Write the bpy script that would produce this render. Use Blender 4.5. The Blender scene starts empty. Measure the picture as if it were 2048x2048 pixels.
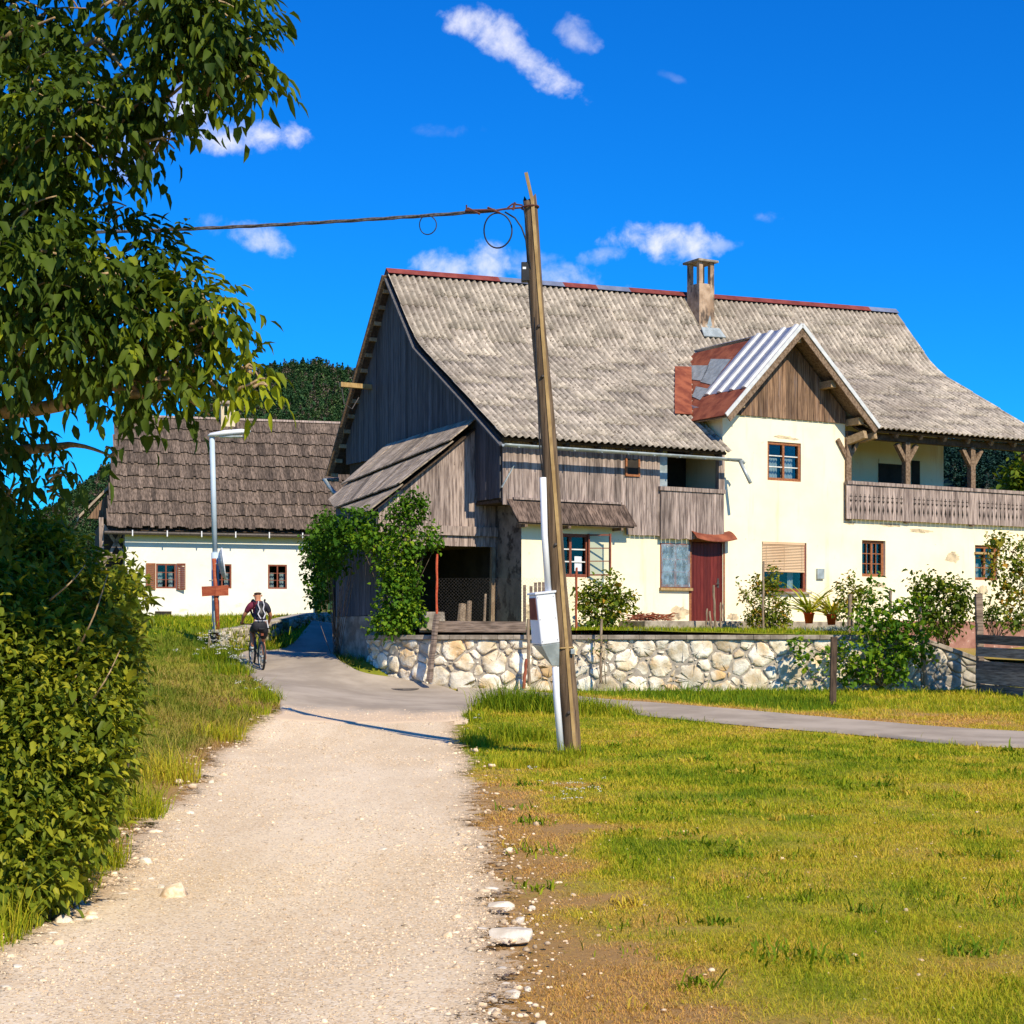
import bpy, bmesh, math, random
import numpy as np
from mathutils import Vector, Matrix
random.seed(7); RNG=np.random.default_rng(11)
C=bpy.context.scene.collection
FL=3423.0; HZ=1270.0; CX=1024.0; EYE=1.6
def at(px,py,Y): return Vector(((px-CX)/FL*Y, Y, EYE+(HZ-py)/FL*Y))
def lin(*c):
    out=[]
    for x in c:
        x=x/255.0
        out.append(x/12.92 if x<=.04045 else ((x+.055)/1.055)**2.4)
    return tuple(out)+(1.0,)

# ------------------------------------------------------------------ materials
def nodes_mat(name):
    m=bpy.data.materials.new(name); m.use_nodes=True
    nt=m.node_tree; nt.nodes.clear()
    return m,nt
def N(nt,t,**kw):
    n=nt.nodes.new(t)
    for k,v in kw.items():
        if k.startswith('i_'):
            key=k[2:]; key=int(key) if key.isdigit() else key.replace('_',' ')
            n.inputs[key].default_value=v
        else: setattr(n,k,v)
    return n
def mixc(nt,fac,a,b,mode='MIX'):
    n=nt.nodes.new('ShaderNodeMix'); n.data_type='RGBA'; n.blend_type=mode
    for sock,val in ((n.inputs[0],fac),(n.inputs[6],a),(n.inputs[7],b)):
        if isinstance(val,(int,float)): sock.default_value=val
        elif isinstance(val,tuple): sock.default_value=val
        else: nt.links.new(val,sock)
    return n.outputs[2]
def math_(nt,op,a,b=None,c=None,clamp=False):
    n=nt.nodes.new('ShaderNodeMath'); n.operation=op; n.use_clamp=clamp
    for i,val in enumerate((a,b,c)):
        if val is None: continue
        if isinstance(val,(int,float)): n.inputs[i].default_value=val
        else: nt.links.new(val,n.inputs[i])
    return n.outputs[0]
def maprange(nt,x,a,b,c=0.0,d=1.0,smooth=True):
    n=nt.nodes.new('ShaderNodeMapRange'); n.interpolation_type='SMOOTHSTEP' if smooth else 'LINEAR'
    nt.links.new(x,n.inputs[0])
    for i,v in enumerate((a,b,c,d)): n.inputs[i+1].default_value=v
    return n.outputs[0]
def noise(nt,scale=(1,1,1),s=1.0,detail=5,rough=.6,coord='Object',dist=0.0):
    tc=N(nt,'ShaderNodeTexCoord'); mp=N(nt,'ShaderNodeMapping')
    nt.links.new(tc.outputs[coord],mp.inputs[0]); mp.inputs['Scale'].default_value=scale
    n=N(nt,'ShaderNodeTexNoise'); n.inputs['Scale'].default_value=s; n.inputs['Detail'].default_value=detail
    n.inputs['Roughness'].default_value=rough; n.inputs['Distortion'].default_value=dist
    nt.links.new(mp.outputs[0],n.inputs['Vector']); return n.outputs['Fac']
def pmat(name,c1,c2,scale=(1,1,1),s=4.0,detail=6,rough=.8,bump=.3,bdist=.01,tone=.6,metal=0.0,spec=.3,
         spots=None,spots2=None,lo=.35,hi=.65,coat=0):
    """noise blend of two colours, times a per-piece tone, with optional spots of a third colour"""
    m,nt=nodes_mat(name)
    nf=noise(nt,scale,s,detail)
    col=mixc(nt,maprange(nt,nf,lo,hi),c1,c2)
    for sp in (spots,spots2):
        if sp:
            c3,sc,ss,a,b,amt=sp
            f=math_(nt,'MULTIPLY',maprange(nt,noise(nt,sc,ss,5,.65),a,b),amt)
            col=mixc(nt,f,col,c3)
    if tone:
        at_=N(nt,'ShaderNodeAttribute'); at_.attribute_name='tone'
        v=math_(nt,'MULTIPLY_ADD',at_.outputs['Fac'],tone,1-tone*.5)
        col=mixc(nt,1.0,col,v,'MULTIPLY') if False else col
        hs=N(nt,'ShaderNodeHueSaturation'); nt.links.new(col,hs.inputs['Color']); nt.links.new(v,hs.inputs['Value']); col=hs.outputs[0]
    b=N(nt,'ShaderNodeBsdfPrincipled'); nt.links.new(col,b.inputs['Base Color'])
    b.inputs['Roughness'].default_value=rough; b.inputs['Metallic'].default_value=metal
    b.inputs['Specular IOR Level'].default_value=spec
    if bump:
        bp=N(nt,'ShaderNodeBump'); bp.inputs['Strength'].default_value=bump; bp.inputs['Distance'].default_value=bdist
        nt.links.new(noise(nt,scale,s*2.2,8,.7),bp.inputs['Height']); nt.links.new(bp.outputs[0],b.inputs['Normal'])
    o=N(nt,'ShaderNodeOutputMaterial'); nt.links.new(b.outputs[0],o.inputs[0])
    return m
def leafmat(name,stops,rough=.45,trans=.3,spec=.35,tint=(1.25,1.2,.45)):
    """leaf colour from the per-leaf tone attribute, some light through the blade"""
    m,nt=nodes_mat(name)
    a=N(nt,'ShaderNodeAttribute'); a.attribute_name='tone'
    r=N(nt,'ShaderNodeValToRGB'); els=r.color_ramp.elements
    while len(els)<len(stops): els.new(.5)
    for e,(p,c) in zip(els,stops): e.position=p; e.color=c
    nt.links.new(a.outputs['Fac'],r.inputs[0])
    b=N(nt,'ShaderNodeBsdfPrincipled'); nt.links.new(r.outputs[0],b.inputs['Base Color'])
    b.inputs['Roughness'].default_value=rough; b.inputs['Specular IOR Level'].default_value=spec
    t=N(nt,'ShaderNodeBsdfTranslucent'); tc=mixc(nt,1.0,r.outputs[0],tuple(tint)+(1,),'MULTIPLY'); nt.links.new(tc,t.inputs[0])
    mx=N(nt,'ShaderNodeMixShader'); mx.inputs[0].default_value=trans
    nt.links.new(b.outputs[0],mx.inputs[1]); nt.links.new(t.outputs[0],mx.inputs[2])
    o=N(nt,'ShaderNodeOutputMaterial'); nt.links.new(mx.outputs[0],o.inputs[0]); return m
def glassmat(name,tint=(.75,.82,.85,1),refl=.12):
    m,nt=nodes_mat(name)
    t=N(nt,'ShaderNodeBsdfTransparent'); t.inputs[0].default_value=tint
    g=N(nt,'ShaderNodeBsdfGlossy'); g.inputs['Roughness'].default_value=.03
    fr=N(nt,'ShaderNodeLayerWeight'); fr.inputs[0].default_value=.35
    f=math_(nt,'MULTIPLY_ADD',fr.outputs['Fresnel'],.12,refl*.25,clamp=True)
    mx=N(nt,'ShaderNodeMixShader'); nt.links.new(f,mx.inputs[0]); nt.links.new(t.outputs[0],mx.inputs[1]); nt.links.new(g.outputs[0],mx.inputs[2])
    o=N(nt,'ShaderNodeOutputMaterial'); nt.links.new(mx.outputs[0],o.inputs[0]); return m
W3=lambda a,b,c:(a,b,c,1)
M={}
M['wood_grey']=pmat('weathered_grey_boards',W3(.135,.1,.088),W3(.4,.315,.275),(7,7,.55),3.0,rough=.85,bump=.5,tone=1.0,
   spots=(W3(.045,.03,.022),(5,5,1.6),2.6,.63,.72,.75),spots2=(W3(.42,.33,.26),(6,6,.5),2.2,.6,.75,.6))
M['wood_shaded']=pmat('shade_toned_boards',W3(.065,.065,.075),W3(.125,.122,.13),(9,9,.5),3.0,rough=.9,bump=.5,tone=.8)  # boards on the shaded sides: shade put into a darker, bluer colour
M['wood_brown']=pmat('brown_boards',W3(.1,.055,.034),W3(.27,.165,.1),(7,7,.5),3.0,rough=.8,bump=.4,tone=1.0,
   spots=(W3(.05,.025,.015),(5,5,1.2),2.6,.62,.72,.7),spots2=(W3(.2,.16,.16),(6,6,.4),2.2,.55,.75,.8))
M['wood_beam']=pmat('old_beam_wood',W3(.12,.075,.045),W3(.26,.18,.12),(3,3,3),6.0,rough=.85,bump=.4,tone=.7)
M['wood_lath']=pmat('sunlit_batten_wood',W3(.28,.19,.1),W3(.42,.3,.18),(3,3,3),6.0,rough=.8,bump=.3,tone=.5)  # paler wood, with the sunlight on the battens put into its colour
M['wood_deck']=pmat('dark_roof_deck',W3(.04,.026,.018),W3(.09,.06,.04),(3,3,3),5.0,rough=.9,bump=.3,tone=.5)
M['wood_fence']=pmat('dark_fence_planks',W3(.11,.078,.058),W3(.33,.245,.19),(1.2,1.2,14),2.0,rough=.85,bump=.5,tone=.8,
   spots=(W3(.21,.17,.15),(1.4,1.4,10),1.5,.58,.75,.6))
M['fence_plank']=pmat('weathered_brown_planks',W3(.16,.11,.08),W3(.42,.31,.235),(1.2,1.2,14),2.0,rough=.85,bump=.5,tone=.8)
M['board_roof']=pmat('silvered_roof_boards',W3(.17,.13,.095),W3(.44,.355,.27),(2.0,9,2.0),2.6,rough=.85,bump=.5,tone=.9,
   spots=(W3(.07,.05,.035),(1.6,8,1.6),2.2,.58,.7,.7),spots2=(W3(.24,.2,.07),(1,2,1),1.0,.58,.75,.4))
M['pent_roof']=pmat('dark_pent_roof_boards',W3(.05,.032,.024),W3(.2,.14,.11),(9,2,2),2.4,rough=.85,bump=.5,tone=.9)
M['shingle']=pmat('purple_brown_wood_shingles',W3(.055,.04,.029),W3(.17,.125,.096),(11,2.2,1.2),2.4,rough=.85,bump=.5,tone=1.0,
   spots=(W3(.035,.022,.018),(9,2,2),2.0,.6,.72,.7),spots2=(W3(.3,.25,.24),(14,2,1),2.0,.6,.72,.5))
M['eternit']=pmat('lichened_corrugated_sheet',W3(.27,.235,.19),W3(.48,.415,.335),(1,1,1),3.2,detail=8,rough=.95,bump=.35,tone=1.0,spec=.1,
   spots=(W3(.10,.078,.06),(1,1,1),13.0,.54,.63,.85),spots2=(W3(.2,.165,.135),(1,1,1),.7,.48,.68,.6))
M['yellow']=pmat('yellow_lime_plaster',W3(.9,.79,.53),W3(.93,.84,.61),(1,1,1),.7,detail=6,rough=.92,bump=.25,bdist=.02,tone=0,spec=.1,
   spots=(W3(.68,.5,.28),(2.2,2.2,.28),1.1,.54,.74,.6),spots2=(W3(.5,.33,.2),(1,1,1),7.0,.63,.72,.45))
M['pinkplinth']=pmat('red_brown_plinth_render',W3(.26,.12,.085),W3(.38,.2,.15),(1,1,1),3,rough=.9,tone=0,spots=(W3(.6,.45,.36),(1,1,1),6,.62,.68,.8))
M['stucco']=pmat('bare_grey_stucco',W3(.19,.155,.125),W3(.32,.27,.22),(1,1,1),2.2,rough=.95,bump=.6,bdist=.02,tone=0,spec=.1,
   spots=(W3(.055,.045,.038),(1,1,.8),3.0,.5,.6,.85))
M['white']=pmat('limewashed_plaster',W3(.84,.80,.68),W3(.88,.85,.76),(1,1,1),.8,rough=.9,bump=.25,bdist=.02,tone=0,spec=.1,
   spots=(W3(.74,.55,.3),(.7,.7,1.3),1.1,.62,.75,.6),spots2=(W3(.55,.42,.3),(1,1,1),5,.68,.78,.4))
M['concrete']=pmat('old_concrete',W3(.2,.165,.125),W3(.4,.34,.27),(1,1,1),4,rough=.95,bump=.5,tone=.3,spots=(W3(.11,.09,.07),(1,1,1),9,.6,.68,.6))
M['mortar']=pmat('grey_mortar',W3(.3,.26,.21),W3(.44,.385,.31),(1,1,1),9,rough=.95,bump=.6,tone=0)
M['stone']=pmat('pale_limestone',W3(.6,.48,.31),W3(.92,.85,.71),(1,1,1),2.6,rough=.9,bump=.9,bdist=.05,tone=.5,
   spots=(W3(.62,.38,.15),(1,1,1),1.5,.52,.66,.75),spots2=(W3(.13,.105,.085),(1,1,1),7,.6,.7,.6))
M['stone_grey']=pmat('mossy_grey_stone',W3(.28,.24,.19),W3(.6,.53,.43),(1,1,1),3,rough=.9,bump=.7,bdist=.03,tone=.8,
   spots=(W3(.1,.11,.04),(1,1,1),1.5,.5,.62,.8))
M['rock']=pmat('limestone_rock',W3(.5,.42,.32),W3(.78,.7,.58),(1,1,1),6,rough=.9,bump=.6,tone=.5)
M['pebble']=pmat('limestone_chippings',W3(.52,.37,.22),W3(.74,.59,.41),(1,1,1),30,rough=.9,bump=0,tone=1.0)
M['brown_frame']=pmat('red_brown_painted_wood',W3(.17,.045,.025),W3(.25,.075,.04),(4,4,4),5,rough=.6,bump=.15,tone=.3)
M['orange_frame']=pmat('worn_orange_brown_wood',W3(.22,.075,.03),W3(.36,.14,.055),(4,4,4),6,rough=.65,bump=.3,tone=.3)
M['door']=pmat('oxblood_painted_door',W3(.105,.012,.009),W3(.15,.022,.014),(12,12,1),3,rough=.5,bump=.2,tone=.5)
M['rust']=pmat('rusted_sheet_metal',W3(.17,.04,.02),W3(.32,.095,.045),(1,1,1),3,rough=.75,bump=.25,tone=.5,spots=(W3(.4,.2,.12),(3,1,1),3,.6,.72,.5))
M['red_post']=pmat('red_lead_painted_post',W3(.42,.055,.02),W3(.55,.11,.04),(1,1,1),20,rough=.6,bump=.2,tone=0)
M['ridge_red']=pmat('red_ridge_cap',W3(.16,.03,.022),W3(.24,.055,.04),(1,1,1),3,rough=.6,bump=.1,tone=.4)
M['galv']=pmat('galvanised_sheet',W3(.42,.45,.5),W3(.58,.6,.64),(2,2,2),2,rough=.38,bump=.08,tone=.2,metal=.75,spec=.5)
M['galv_dull']=pmat('dull_zinc',W3(.3,.34,.34),W3(.45,.5,.5),(2,2,2),3,rough=.5,bump=.08,tone=.2,metal=.35)
M['rib']=pmat('bright_zinc_rib',W3(.6,.6,.58),W3(.72,.72,.7),(2,2,2),3,rough=.5,bump=.05,tone=0,metal=.2)
M['whitepaint']=pmat('white_enamel',W3(.74,.76,.8),W3(.8,.82,.84),(1,1,1),2,rough=.45,bump=.05,tone=0)
M['lampgrey']=pmat('blue_grey_lamp_paint',W3(.42,.53,.62),W3(.5,.6,.68),(1,1,1),2,rough=.5,bump=.05,tone=0)
M['bikepaint']=pmat('dark_bicycle_paint',W3(.05,.055,.05),W3(.08,.085,.08),(1,1,1),4,rough=.5,bump=0,tone=0)
M['darkrust']=pmat('dark_rusty_iron',W3(.075,.025,.018),W3(.13,.045,.03),(1,1,1),12,rough=.7,bump=.2,tone=0)
M['black']=pmat('black_plastic',W3(.012,.012,.014),W3(.025,.025,.028),(1,1,1),8,rough=.5,bump=.05,tone=0)
M['cable']=pmat('weathered_cable',W3(.05,.045,.045),W3(.11,.1,.1),(1,1,1),20,rough=.6,bump=0,tone=0)
M['pole']=pmat('tarred_pole_wood',W3(.08,.05,.028),W3(.21,.14,.08),(10,10,.4),2.4,rough=.8,bump=.6,tone=.5,
   spots=(W3(.035,.02,.012),(14,14,.35),1.8,.6,.68,.85))
M['lath']=pmat('yellowed_cable_lath',W3(.3,.19,.075),W3(.46,.31,.13),(3,3,1),4,rough=.7,bump=.3,tone=.3)
M['dark']=pmat('unlit_room',W3(.02,.016,.013),W3(.04,.033,.027),(1,1,1),2,rough=.9,bump=0,tone=0)  # near-black puts the darkness of rooms, recesses and openings into the colour
M['curtain']=pmat('pale_curtain',W3(.6,.6,.56),W3(.75,.74,.7),(4,4,.3),3,rough=.9,bump=0,tone=.3)
M['blind']=pmat('beige_slat_blind',W3(.62,.42,.25),W3(.7,.5,.31),(1,1,1),1,rough=.6,bump=0,tone=.3)
M['film']=pmat('blue_plastic_film',W3(.2,.3,.36),W3(.5,.58,.62),(2,2,2),2.5,rough=.2,bump=.9,bdist=.06,tone=0,spec=.6)
M['terracotta']=pmat('red_plastic_pot',W3(.68,.075,.02),W3(.75,.11,.03),(1,1,1),3,rough=.5,bump=0,tone=0)
M['bark']=pmat('grey_brown_bark',W3(.1,.07,.045),W3(.25,.19,.13),(6,6,1.5),4,rough=.9,bump=.8,tone=.3)
M['bark_light']=pmat('ochre_bark',W3(.28,.18,.09),W3(.42,.3,.16),(6,6,1.5),5,rough=.8,bump=.6,tone=.3)
M['stick']=pmat('dry_garden_stake',W3(.19,.13,.085),W3(.33,.25,.17),(5,5,1),5,rough=.9,bump=.4,tone=.4)
M['skin']=pmat('tanned_skin',W3(.42,.17,.085),W3(.5,.22,.12),(1,1,1),6,rough=.5,bump=.1,tone=0)
M['shorts']=pmat('black_cycling_shorts',W3(.012,.012,.016),W3(.022,.022,.028),(1,1,1),9,rough=.7,bump=.2,tone=0)
M['jersey']=pmat('navy_jersey',W3(.02,.02,.035),W3(.035,.033,.05),(1,1,1),9,rough=.75,bump=.3,tone=0)
M['maroon']=pmat('maroon_sleeve',W3(.12,.012,.03),W3(.16,.02,.045),(1,1,1),9,rough=.75,bump=.3,tone=0)
M['strap']=pmat('grey_white_strap',W3(.4,.4,.44),W3(.5,.5,.53),(1,1,1),9,rough=.8,bump=.2,tone=0)
M['clothwhite']=pmat('white_webbing',W3(.7,.7,.75),W3(.78,.78,.8),(1,1,1),9,rough=.8,bump=.2,tone=0)
M['hair']=pmat('short_brown_hair',W3(.06,.03,.02),W3(.1,.05,.032),(1,1,1),30,rough=.6,bump=.3,tone=0)
M['iron']=pmat('dark_cast_iron',W3(.06,.05,.045),W3(.1,.085,.075),(1,1,1),14,rough=.6,bump=.4,tone=0,metal=.3)
M['glass']=glassmat('window_glass')
M['mirrorback']=pmat('mirror_shell_grey',W3(.34,.36,.36),W3(.55,.57,.55),(1,1,6),4,rough=.35,bump=.1,tone=0)
M['signrust']=pmat('rusty_brown_sign',W3(.26,.05,.02),W3(.36,.09,.035),(2,1,5),4,rough=.6,bump=.2,tone=.3)
M['asphalt']=pmat('worn_asphalt',W3(.32,.265,.205),W3(.44,.37,.29),(1,1,1),.8,rough=.95,bump=.5,bdist=.01,tone=0,spec=.1,
   spots=(W3(.19,.165,.15),(.5,.2,1),1.2,.55,.75,.5),spots2=(W3(.42,.37,.32),(1,1,1),40,.6,.7,.5))
M['grass_blade']=leafmat('meadow_grass',[(0,W3(.11,.2,.01)),(.3,W3(.33,.38,.015)),(.6,W3(.6,.48,.04)),(1,W3(.66,.38,.12))],rough=.7,trans=.35,spec=.1)
M['verge_blade']=leafmat('verge_grass',[(0,W3(.08,.15,.012)),(.35,W3(.19,.24,.02)),(.65,W3(.4,.33,.07)),(1,W3(.42,.26,.11))],rough=.7,trans=.35,spec=.1)
M['leaf_ash']=leafmat('ash_leaf',[(0,W3(.03,.06,.008)),(.55,W3(.08,.125,.012)),(1,W3(.32,.36,.015))],trans=.35,spec=.15,rough=.6)
M['leaf_hedge']=leafmat('hedge_leaf',[(0,W3(.05,.09,.009)),(.55,W3(.16,.205,.018)),(1,W3(.42,.4,.03))],trans=.35,spec=.15)
M['leaf_vine']=leafmat('vine_leaf',[(0,W3(.03,.09,.008)),(.6,W3(.09,.2,.012)),(1,W3(.32,.42,.02))],trans=.35,rough=.6,spec=.15)
M['leaf_bush']=leafmat('garden_bush_leaf',[(0,W3(.04,.08,.008)),(.5,W3(.11,.17,.014)),(.85,W3(.3,.32,.03)),(1,W3(.45,.24,.03))],trans=.35,rough=.6,spec=.15)
M['leaf_yucca']=leafmat('strap_leaf',[(0,W3(.16,.24,.02)),(.6,W3(.45,.46,.03)),(1,W3(.7,.5,.08))],trans=.2)
M['leaf_silver']=leafmat('silver_leaf',[(0,W3(.2,.24,.2)),(1,W3(.34,.38,.33))],trans=.2)
M['flower']=leafmat('white_flower',[(0,W3(.75,.75,.68)),(1,W3(.85,.85,.8))],trans=.2,tint=(1,1,1))
M['haze_blue_forest']=leafmat('haze_tinted_forest',[(0,W3(.008,.03,.026)),(.55,W3(.018,.05,.04)),(.9,W3(.03,.075,.05)),(1,W3(.08,.08,.07))],trans=.1,rough=.8,spec=.1)  # forest green shifted to blue, distance haze put into the colour
M['forest']=leafmat('forest_canopy',[(0,W3(.02,.06,.025)),(.55,W3(.045,.1,.035)),(.9,W3(.085,.14,.045)),(1,W3(.16,.125,.1))],trans=.1,rough=.8,spec=.1)
# ------------------------------------------------------------------ objects and meshes
class Frame:
    def __init__(s,loc=(0,0,0),rz=0.0):
        s.loc=Vector(loc); s.c=math.cos(rz); s.s=math.sin(rz); s.rz=rz
    def to_world(s,p): return Vector((s.loc.x+p[0]*s.c-p[1]*s.s, s.loc.y+p[0]*s.s+p[1]*s.c, s.loc.z+p[2]))
    def to_local(s,p):
        dx=p[0]-s.loc.x; dy=p[1]-s.loc.y
        return Vector((dx*s.c+dy*s.s, -dx*s.s+dy*s.c, p[2]-s.loc.z))
    def on_v(s,px,py,v):          # pixel ray meets the upright plane y=v of this frame
        k=(px-CX)/FL; x0=s.loc.x-s.s*v; y0=s.loc.y+s.c*v
        u=(k*y0-x0)/(s.c-k*s.s); Y=y0+u*s.s
        return u,EYE+(HZ-py)/FL*Y-s.loc.z
    def on_u(s,px,py,u):
        k=(px-CX)/FL; x0=s.loc.x+s.c*u; y0=s.loc.y+s.s*u
        v=(k*y0-x0)/(-s.s-k*s.c); Y=y0+v*s.c
        return v,EYE+(HZ-py)/FL*Y-s.loc.z
    def on_plane(s,px,py,p0,n):   # local plane
        d=Vector(((px-CX)/FL,1,(HZ-py)/FL)); o=s.to_local((0,0,EYE))
        dl=Vector((d.x*s.c+d.y*s.s,-d.x*s.s+d.y*s.c,d.z))
        t=(Vector(p0)-o).dot(Vector(n))/dl.dot(Vector(n)); return o+dl*t
FR={}
def link(name,me,parent=None):
    o=bpy.data.objects.new(name,me); C.objects.link(o)
    if parent is not None: o.parent=parent
    return o
def tag(o,label=None,cat=None,group=None,kind=None):
    if label: o['label']=label
    if cat: o['category']=cat
    if group: o['group']=group
    if kind: o['kind']=kind
    return o
def thing(name,label,cat,loc=(0,0,0),rz=0.0,group=None):
    o=bpy.data.objects.new(name,None); C.objects.link(o); o.empty_display_size=.3
    o.location=loc; o.rotation_euler=(0,0,rz); FR[o.name]=Frame(loc,rz)
    return tag(o,label,cat,group)
class MB:
    def __init__(s): s.V=[]; s.F=[]; s.T=[]; s.MI=[]; s.tone=.5; s.mi=0
    def add(s,vs,fs,tone=None,mi=None):
        b=len(s.V); t=s.tone if tone is None else tone
        s.V+= [tuple(v) for v in vs]; s.T+=[t]*len(vs)
        for f in fs: s.F.append(tuple(b+i for i in f)); s.MI.append(s.mi if mi is None else mi)
        return s
    def box(s,x0,x1,y0,y1,z0,z1,tone=None,mi=None):
        return s.hexa([(x0,y0,z0),(x1,y0,z0),(x1,y1,z0),(x0,y1,z0)],[(x0,y0,z1),(x1,y0,z1),(x1,y1,z1),(x0,y1,z1)],tone,mi)
    def hexa(s,a,b,tone=None,mi=None):
        n=len(a); fs=[tuple(range(n-1,-1,-1)),tuple(range(n,2*n))]+[(i,(i+1)%n,n+(i+1)%n,n+i) for i in range(n)]
        return s.add(list(a)+list(b),fs,tone,mi)
    def prism(s,poly,vec,tone=None,mi=None):
        v=Vector(vec); return s.hexa([Vector(p) for p in poly],[Vector(p)+v for p in poly],tone,mi)
    def beam(s,p,q,w,h,up=(0,0,1),tone=None,mi=None):
        p=Vector(p);q=Vector(q);d=(q-p).normalized();u=Vector(up);x=d.cross(u)
        if x.length<1e-4: x=d.cross(Vector((1,0,0)))
        x.normalize();y=x.cross(d).normalized(); x=x*w/2;y=y*h/2
        return s.hexa([p-x-y,p+x-y,p+x+y,p-x+y],[q-x-y,q+x-y,q+x+y,q-x+y],tone,mi)
    def tube(s,path,r,n=6,tone=None,mi=None,cap=True):
        path=[Vector(p) for p in path]; m=len(path); rs=r if isinstance(r,(list,tuple)) else [r]*m
        vs=[];fs=[]; ref=None
        for i,p in enumerate(path):
            d=(path[min(i+1,m-1)]-path[max(i-1,0)]).normalized()
            if ref is None: ref=d.cross(Vector((0,0,1)) if abs(d.z)<.9 else Vector((1,0,0))).normalized()
            x=(ref-d*ref.dot(d)).normalized(); ref=x; y=d.cross(x)
            for k in range(n):
                a=2*math.pi*k/n; vs.append(p+x*rs[i]*math.cos(a)+y*rs[i]*math.sin(a))
        for i in range(m-1):
            for k in range(n):
                fs.append((i*n+k,i*n+(k+1)%n,(i+1)*n+(k+1)%n,(i+1)*n+k))
        if cap: fs.append(tuple(range(n-1,-1,-1))); fs.append(tuple(range((m-1)*n,m*n)))
        return s.add(vs,fs,tone,mi)
    def ring(s,c,ax,R,r,n=20,k=5,tone=None,mi=None,squash=1.0):
        c=Vector(c);ax=Vector(ax).normalized();x=ax.cross(Vector((0,0,1)) if abs(ax.z)<.9 else Vector((1,0,0))).normalized();y=ax.cross(x)
        vs=[];fs=[]
        for i in range(n):
            a=2*math.pi*i/n; d=x*math.cos(a)+y*math.sin(a)
            for j in range(k):
                b=2*math.pi*j/k; vs.append(c+d*(R+r*math.cos(b))+ax*r*squash*math.sin(b))
        for i in range(n):
            for j in range(k): fs.append((i*k+j,((i+1)%n)*k+j,((i+1)%n)*k+(j+1)%k,i*k+(j+1)%k))
        return s.add(vs,fs,tone,mi)
    def lathe(s,prof,c,ax=(0,0,1),n=16,tone=None,mi=None):
        c=Vector(c);ax=Vector(ax).normalized();x=ax.cross(Vector((0,1,0)) if abs(ax.y)<.9 else Vector((1,0,0))).normalized();y=ax.cross(x)
        vs=[];fs=[]
        for r,h in prof:
            for i in range(n):
                a=2*math.pi*i/n; vs.append(c+ax*h+x*r*math.cos(a)+y*r*math.sin(a))
        for j in range(len(prof)-1):
            for i in range(n): fs.append((j*n+i,j*n+(i+1)%n,(j+1)*n+(i+1)%n,(j+1)*n+i))
        fs.append(tuple(range(n-1,-1,-1))); fs.append(tuple(range((len(prof)-1)*n,len(prof)*n)))
        return s.add(vs,fs,tone,mi)
    def grid(s,fn,nu,nv,tone=None,mi=None):
        vs=[fn(i/nu,j/nv) for j in range(nv+1) for i in range(nu+1)]
        fs=[(j*(nu+1)+i,j*(nu+1)+i+1,(j+1)*(nu+1)+i+1,(j+1)*(nu+1)+i) for j in range(nv) for i in range(nu)]
        return s.add(vs,fs,tone,mi)
    def build(s,name,mats,parent=None,world=False,smooth=False,bevel=0,solid=0):
        V=s.V
        if parent is not None and world:
            r=parent
            while r.name not in FR: r=r.parent
            f=FR[r.name]; V=[tuple(f.to_local(v)) for v in V]
        me=bpy.data.meshes.new(name); me.from_pydata(V,[],s.F)
        if not isinstance(mats,(list,tuple)): mats=[mats]
        for m in mats: me.materials.append(m)
        me.polygons.foreach_set('material_index',s.MI)
        if smooth: me.polygons.foreach_set('use_smooth',[True]*len(s.F))
        a=me.attributes.new('tone','FLOAT','POINT'); a.data.foreach_set('value',s.T)
        bm=bmesh.new(); bm.from_mesh(me); bmesh.ops.recalc_face_normals(bm,faces=bm.faces); bm.to_mesh(me); bm.free()
        o=link(name,me,parent)
        if solid: md=o.modifiers.new('solid','SOLIDIFY'); md.thickness=solid; md.offset=0
        if bevel: md=o.modifiers.new('bevel','BEVEL'); md.width=bevel; md.segments=2; md.limit_method='ANGLE'
        return o
def solo(name,mb,mats,label,cat,base,group=None,**k):
    """a thing that is one mesh: origin at its base"""
    base=Vector(base); mb.V=[tuple(Vector(v)-base) for v in mb.V]
    o=mb.build(name,mats,**k); o.location=base
    return tag(o,label,cat,group)
def npmesh(name,V,faces,tone,mats,parent=None,smooth=False,off=None):
    """fast mesh; faces = list of (n,k) int arrays"""
    V=np.asarray(V,dtype=np.float64)
    if off is not None: V=V-np.asarray(off)
    me=bpy.data.meshes.new(name); me.vertices.add(len(V)); me.vertices.foreach_set('co',V.astype(np.float32).ravel())
    idx=np.concatenate([f.ravel() for f in faces]).astype(np.int32)
    tot=np.concatenate([np.full(len(f),f.shape[1]) for f in faces]).astype(np.int32)
    st=np.concatenate([[0],np.cumsum(tot)[:-1]]).astype(np.int32)
    me.loops.add(len(idx)); me.loops.foreach_set('vertex_index',idx)
    me.polygons.add(len(tot)); me.polygons.foreach_set('loop_start',st); me.polygons.foreach_set('loop_total',tot)
    me.update(calc_edges=True)
    if tone is not None:
        a=me.attributes.new('tone','FLOAT','POINT'); a.data.foreach_set('value',np.asarray(tone,dtype=np.float32))
    for m in (mats if isinstance(mats,(list,tuple)) else [mats]): me.materials.append(m)
    if smooth: me.polygons.foreach_set('use_smooth',np.ones(len(tot),dtype=bool))
    return link(name,me,parent)
def norm(a): return a/np.maximum(np.linalg.norm(a,axis=-1,keepdims=True),1e-9)
def unit_rand(n): return norm(RNG.normal(size=(n,3)))
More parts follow.
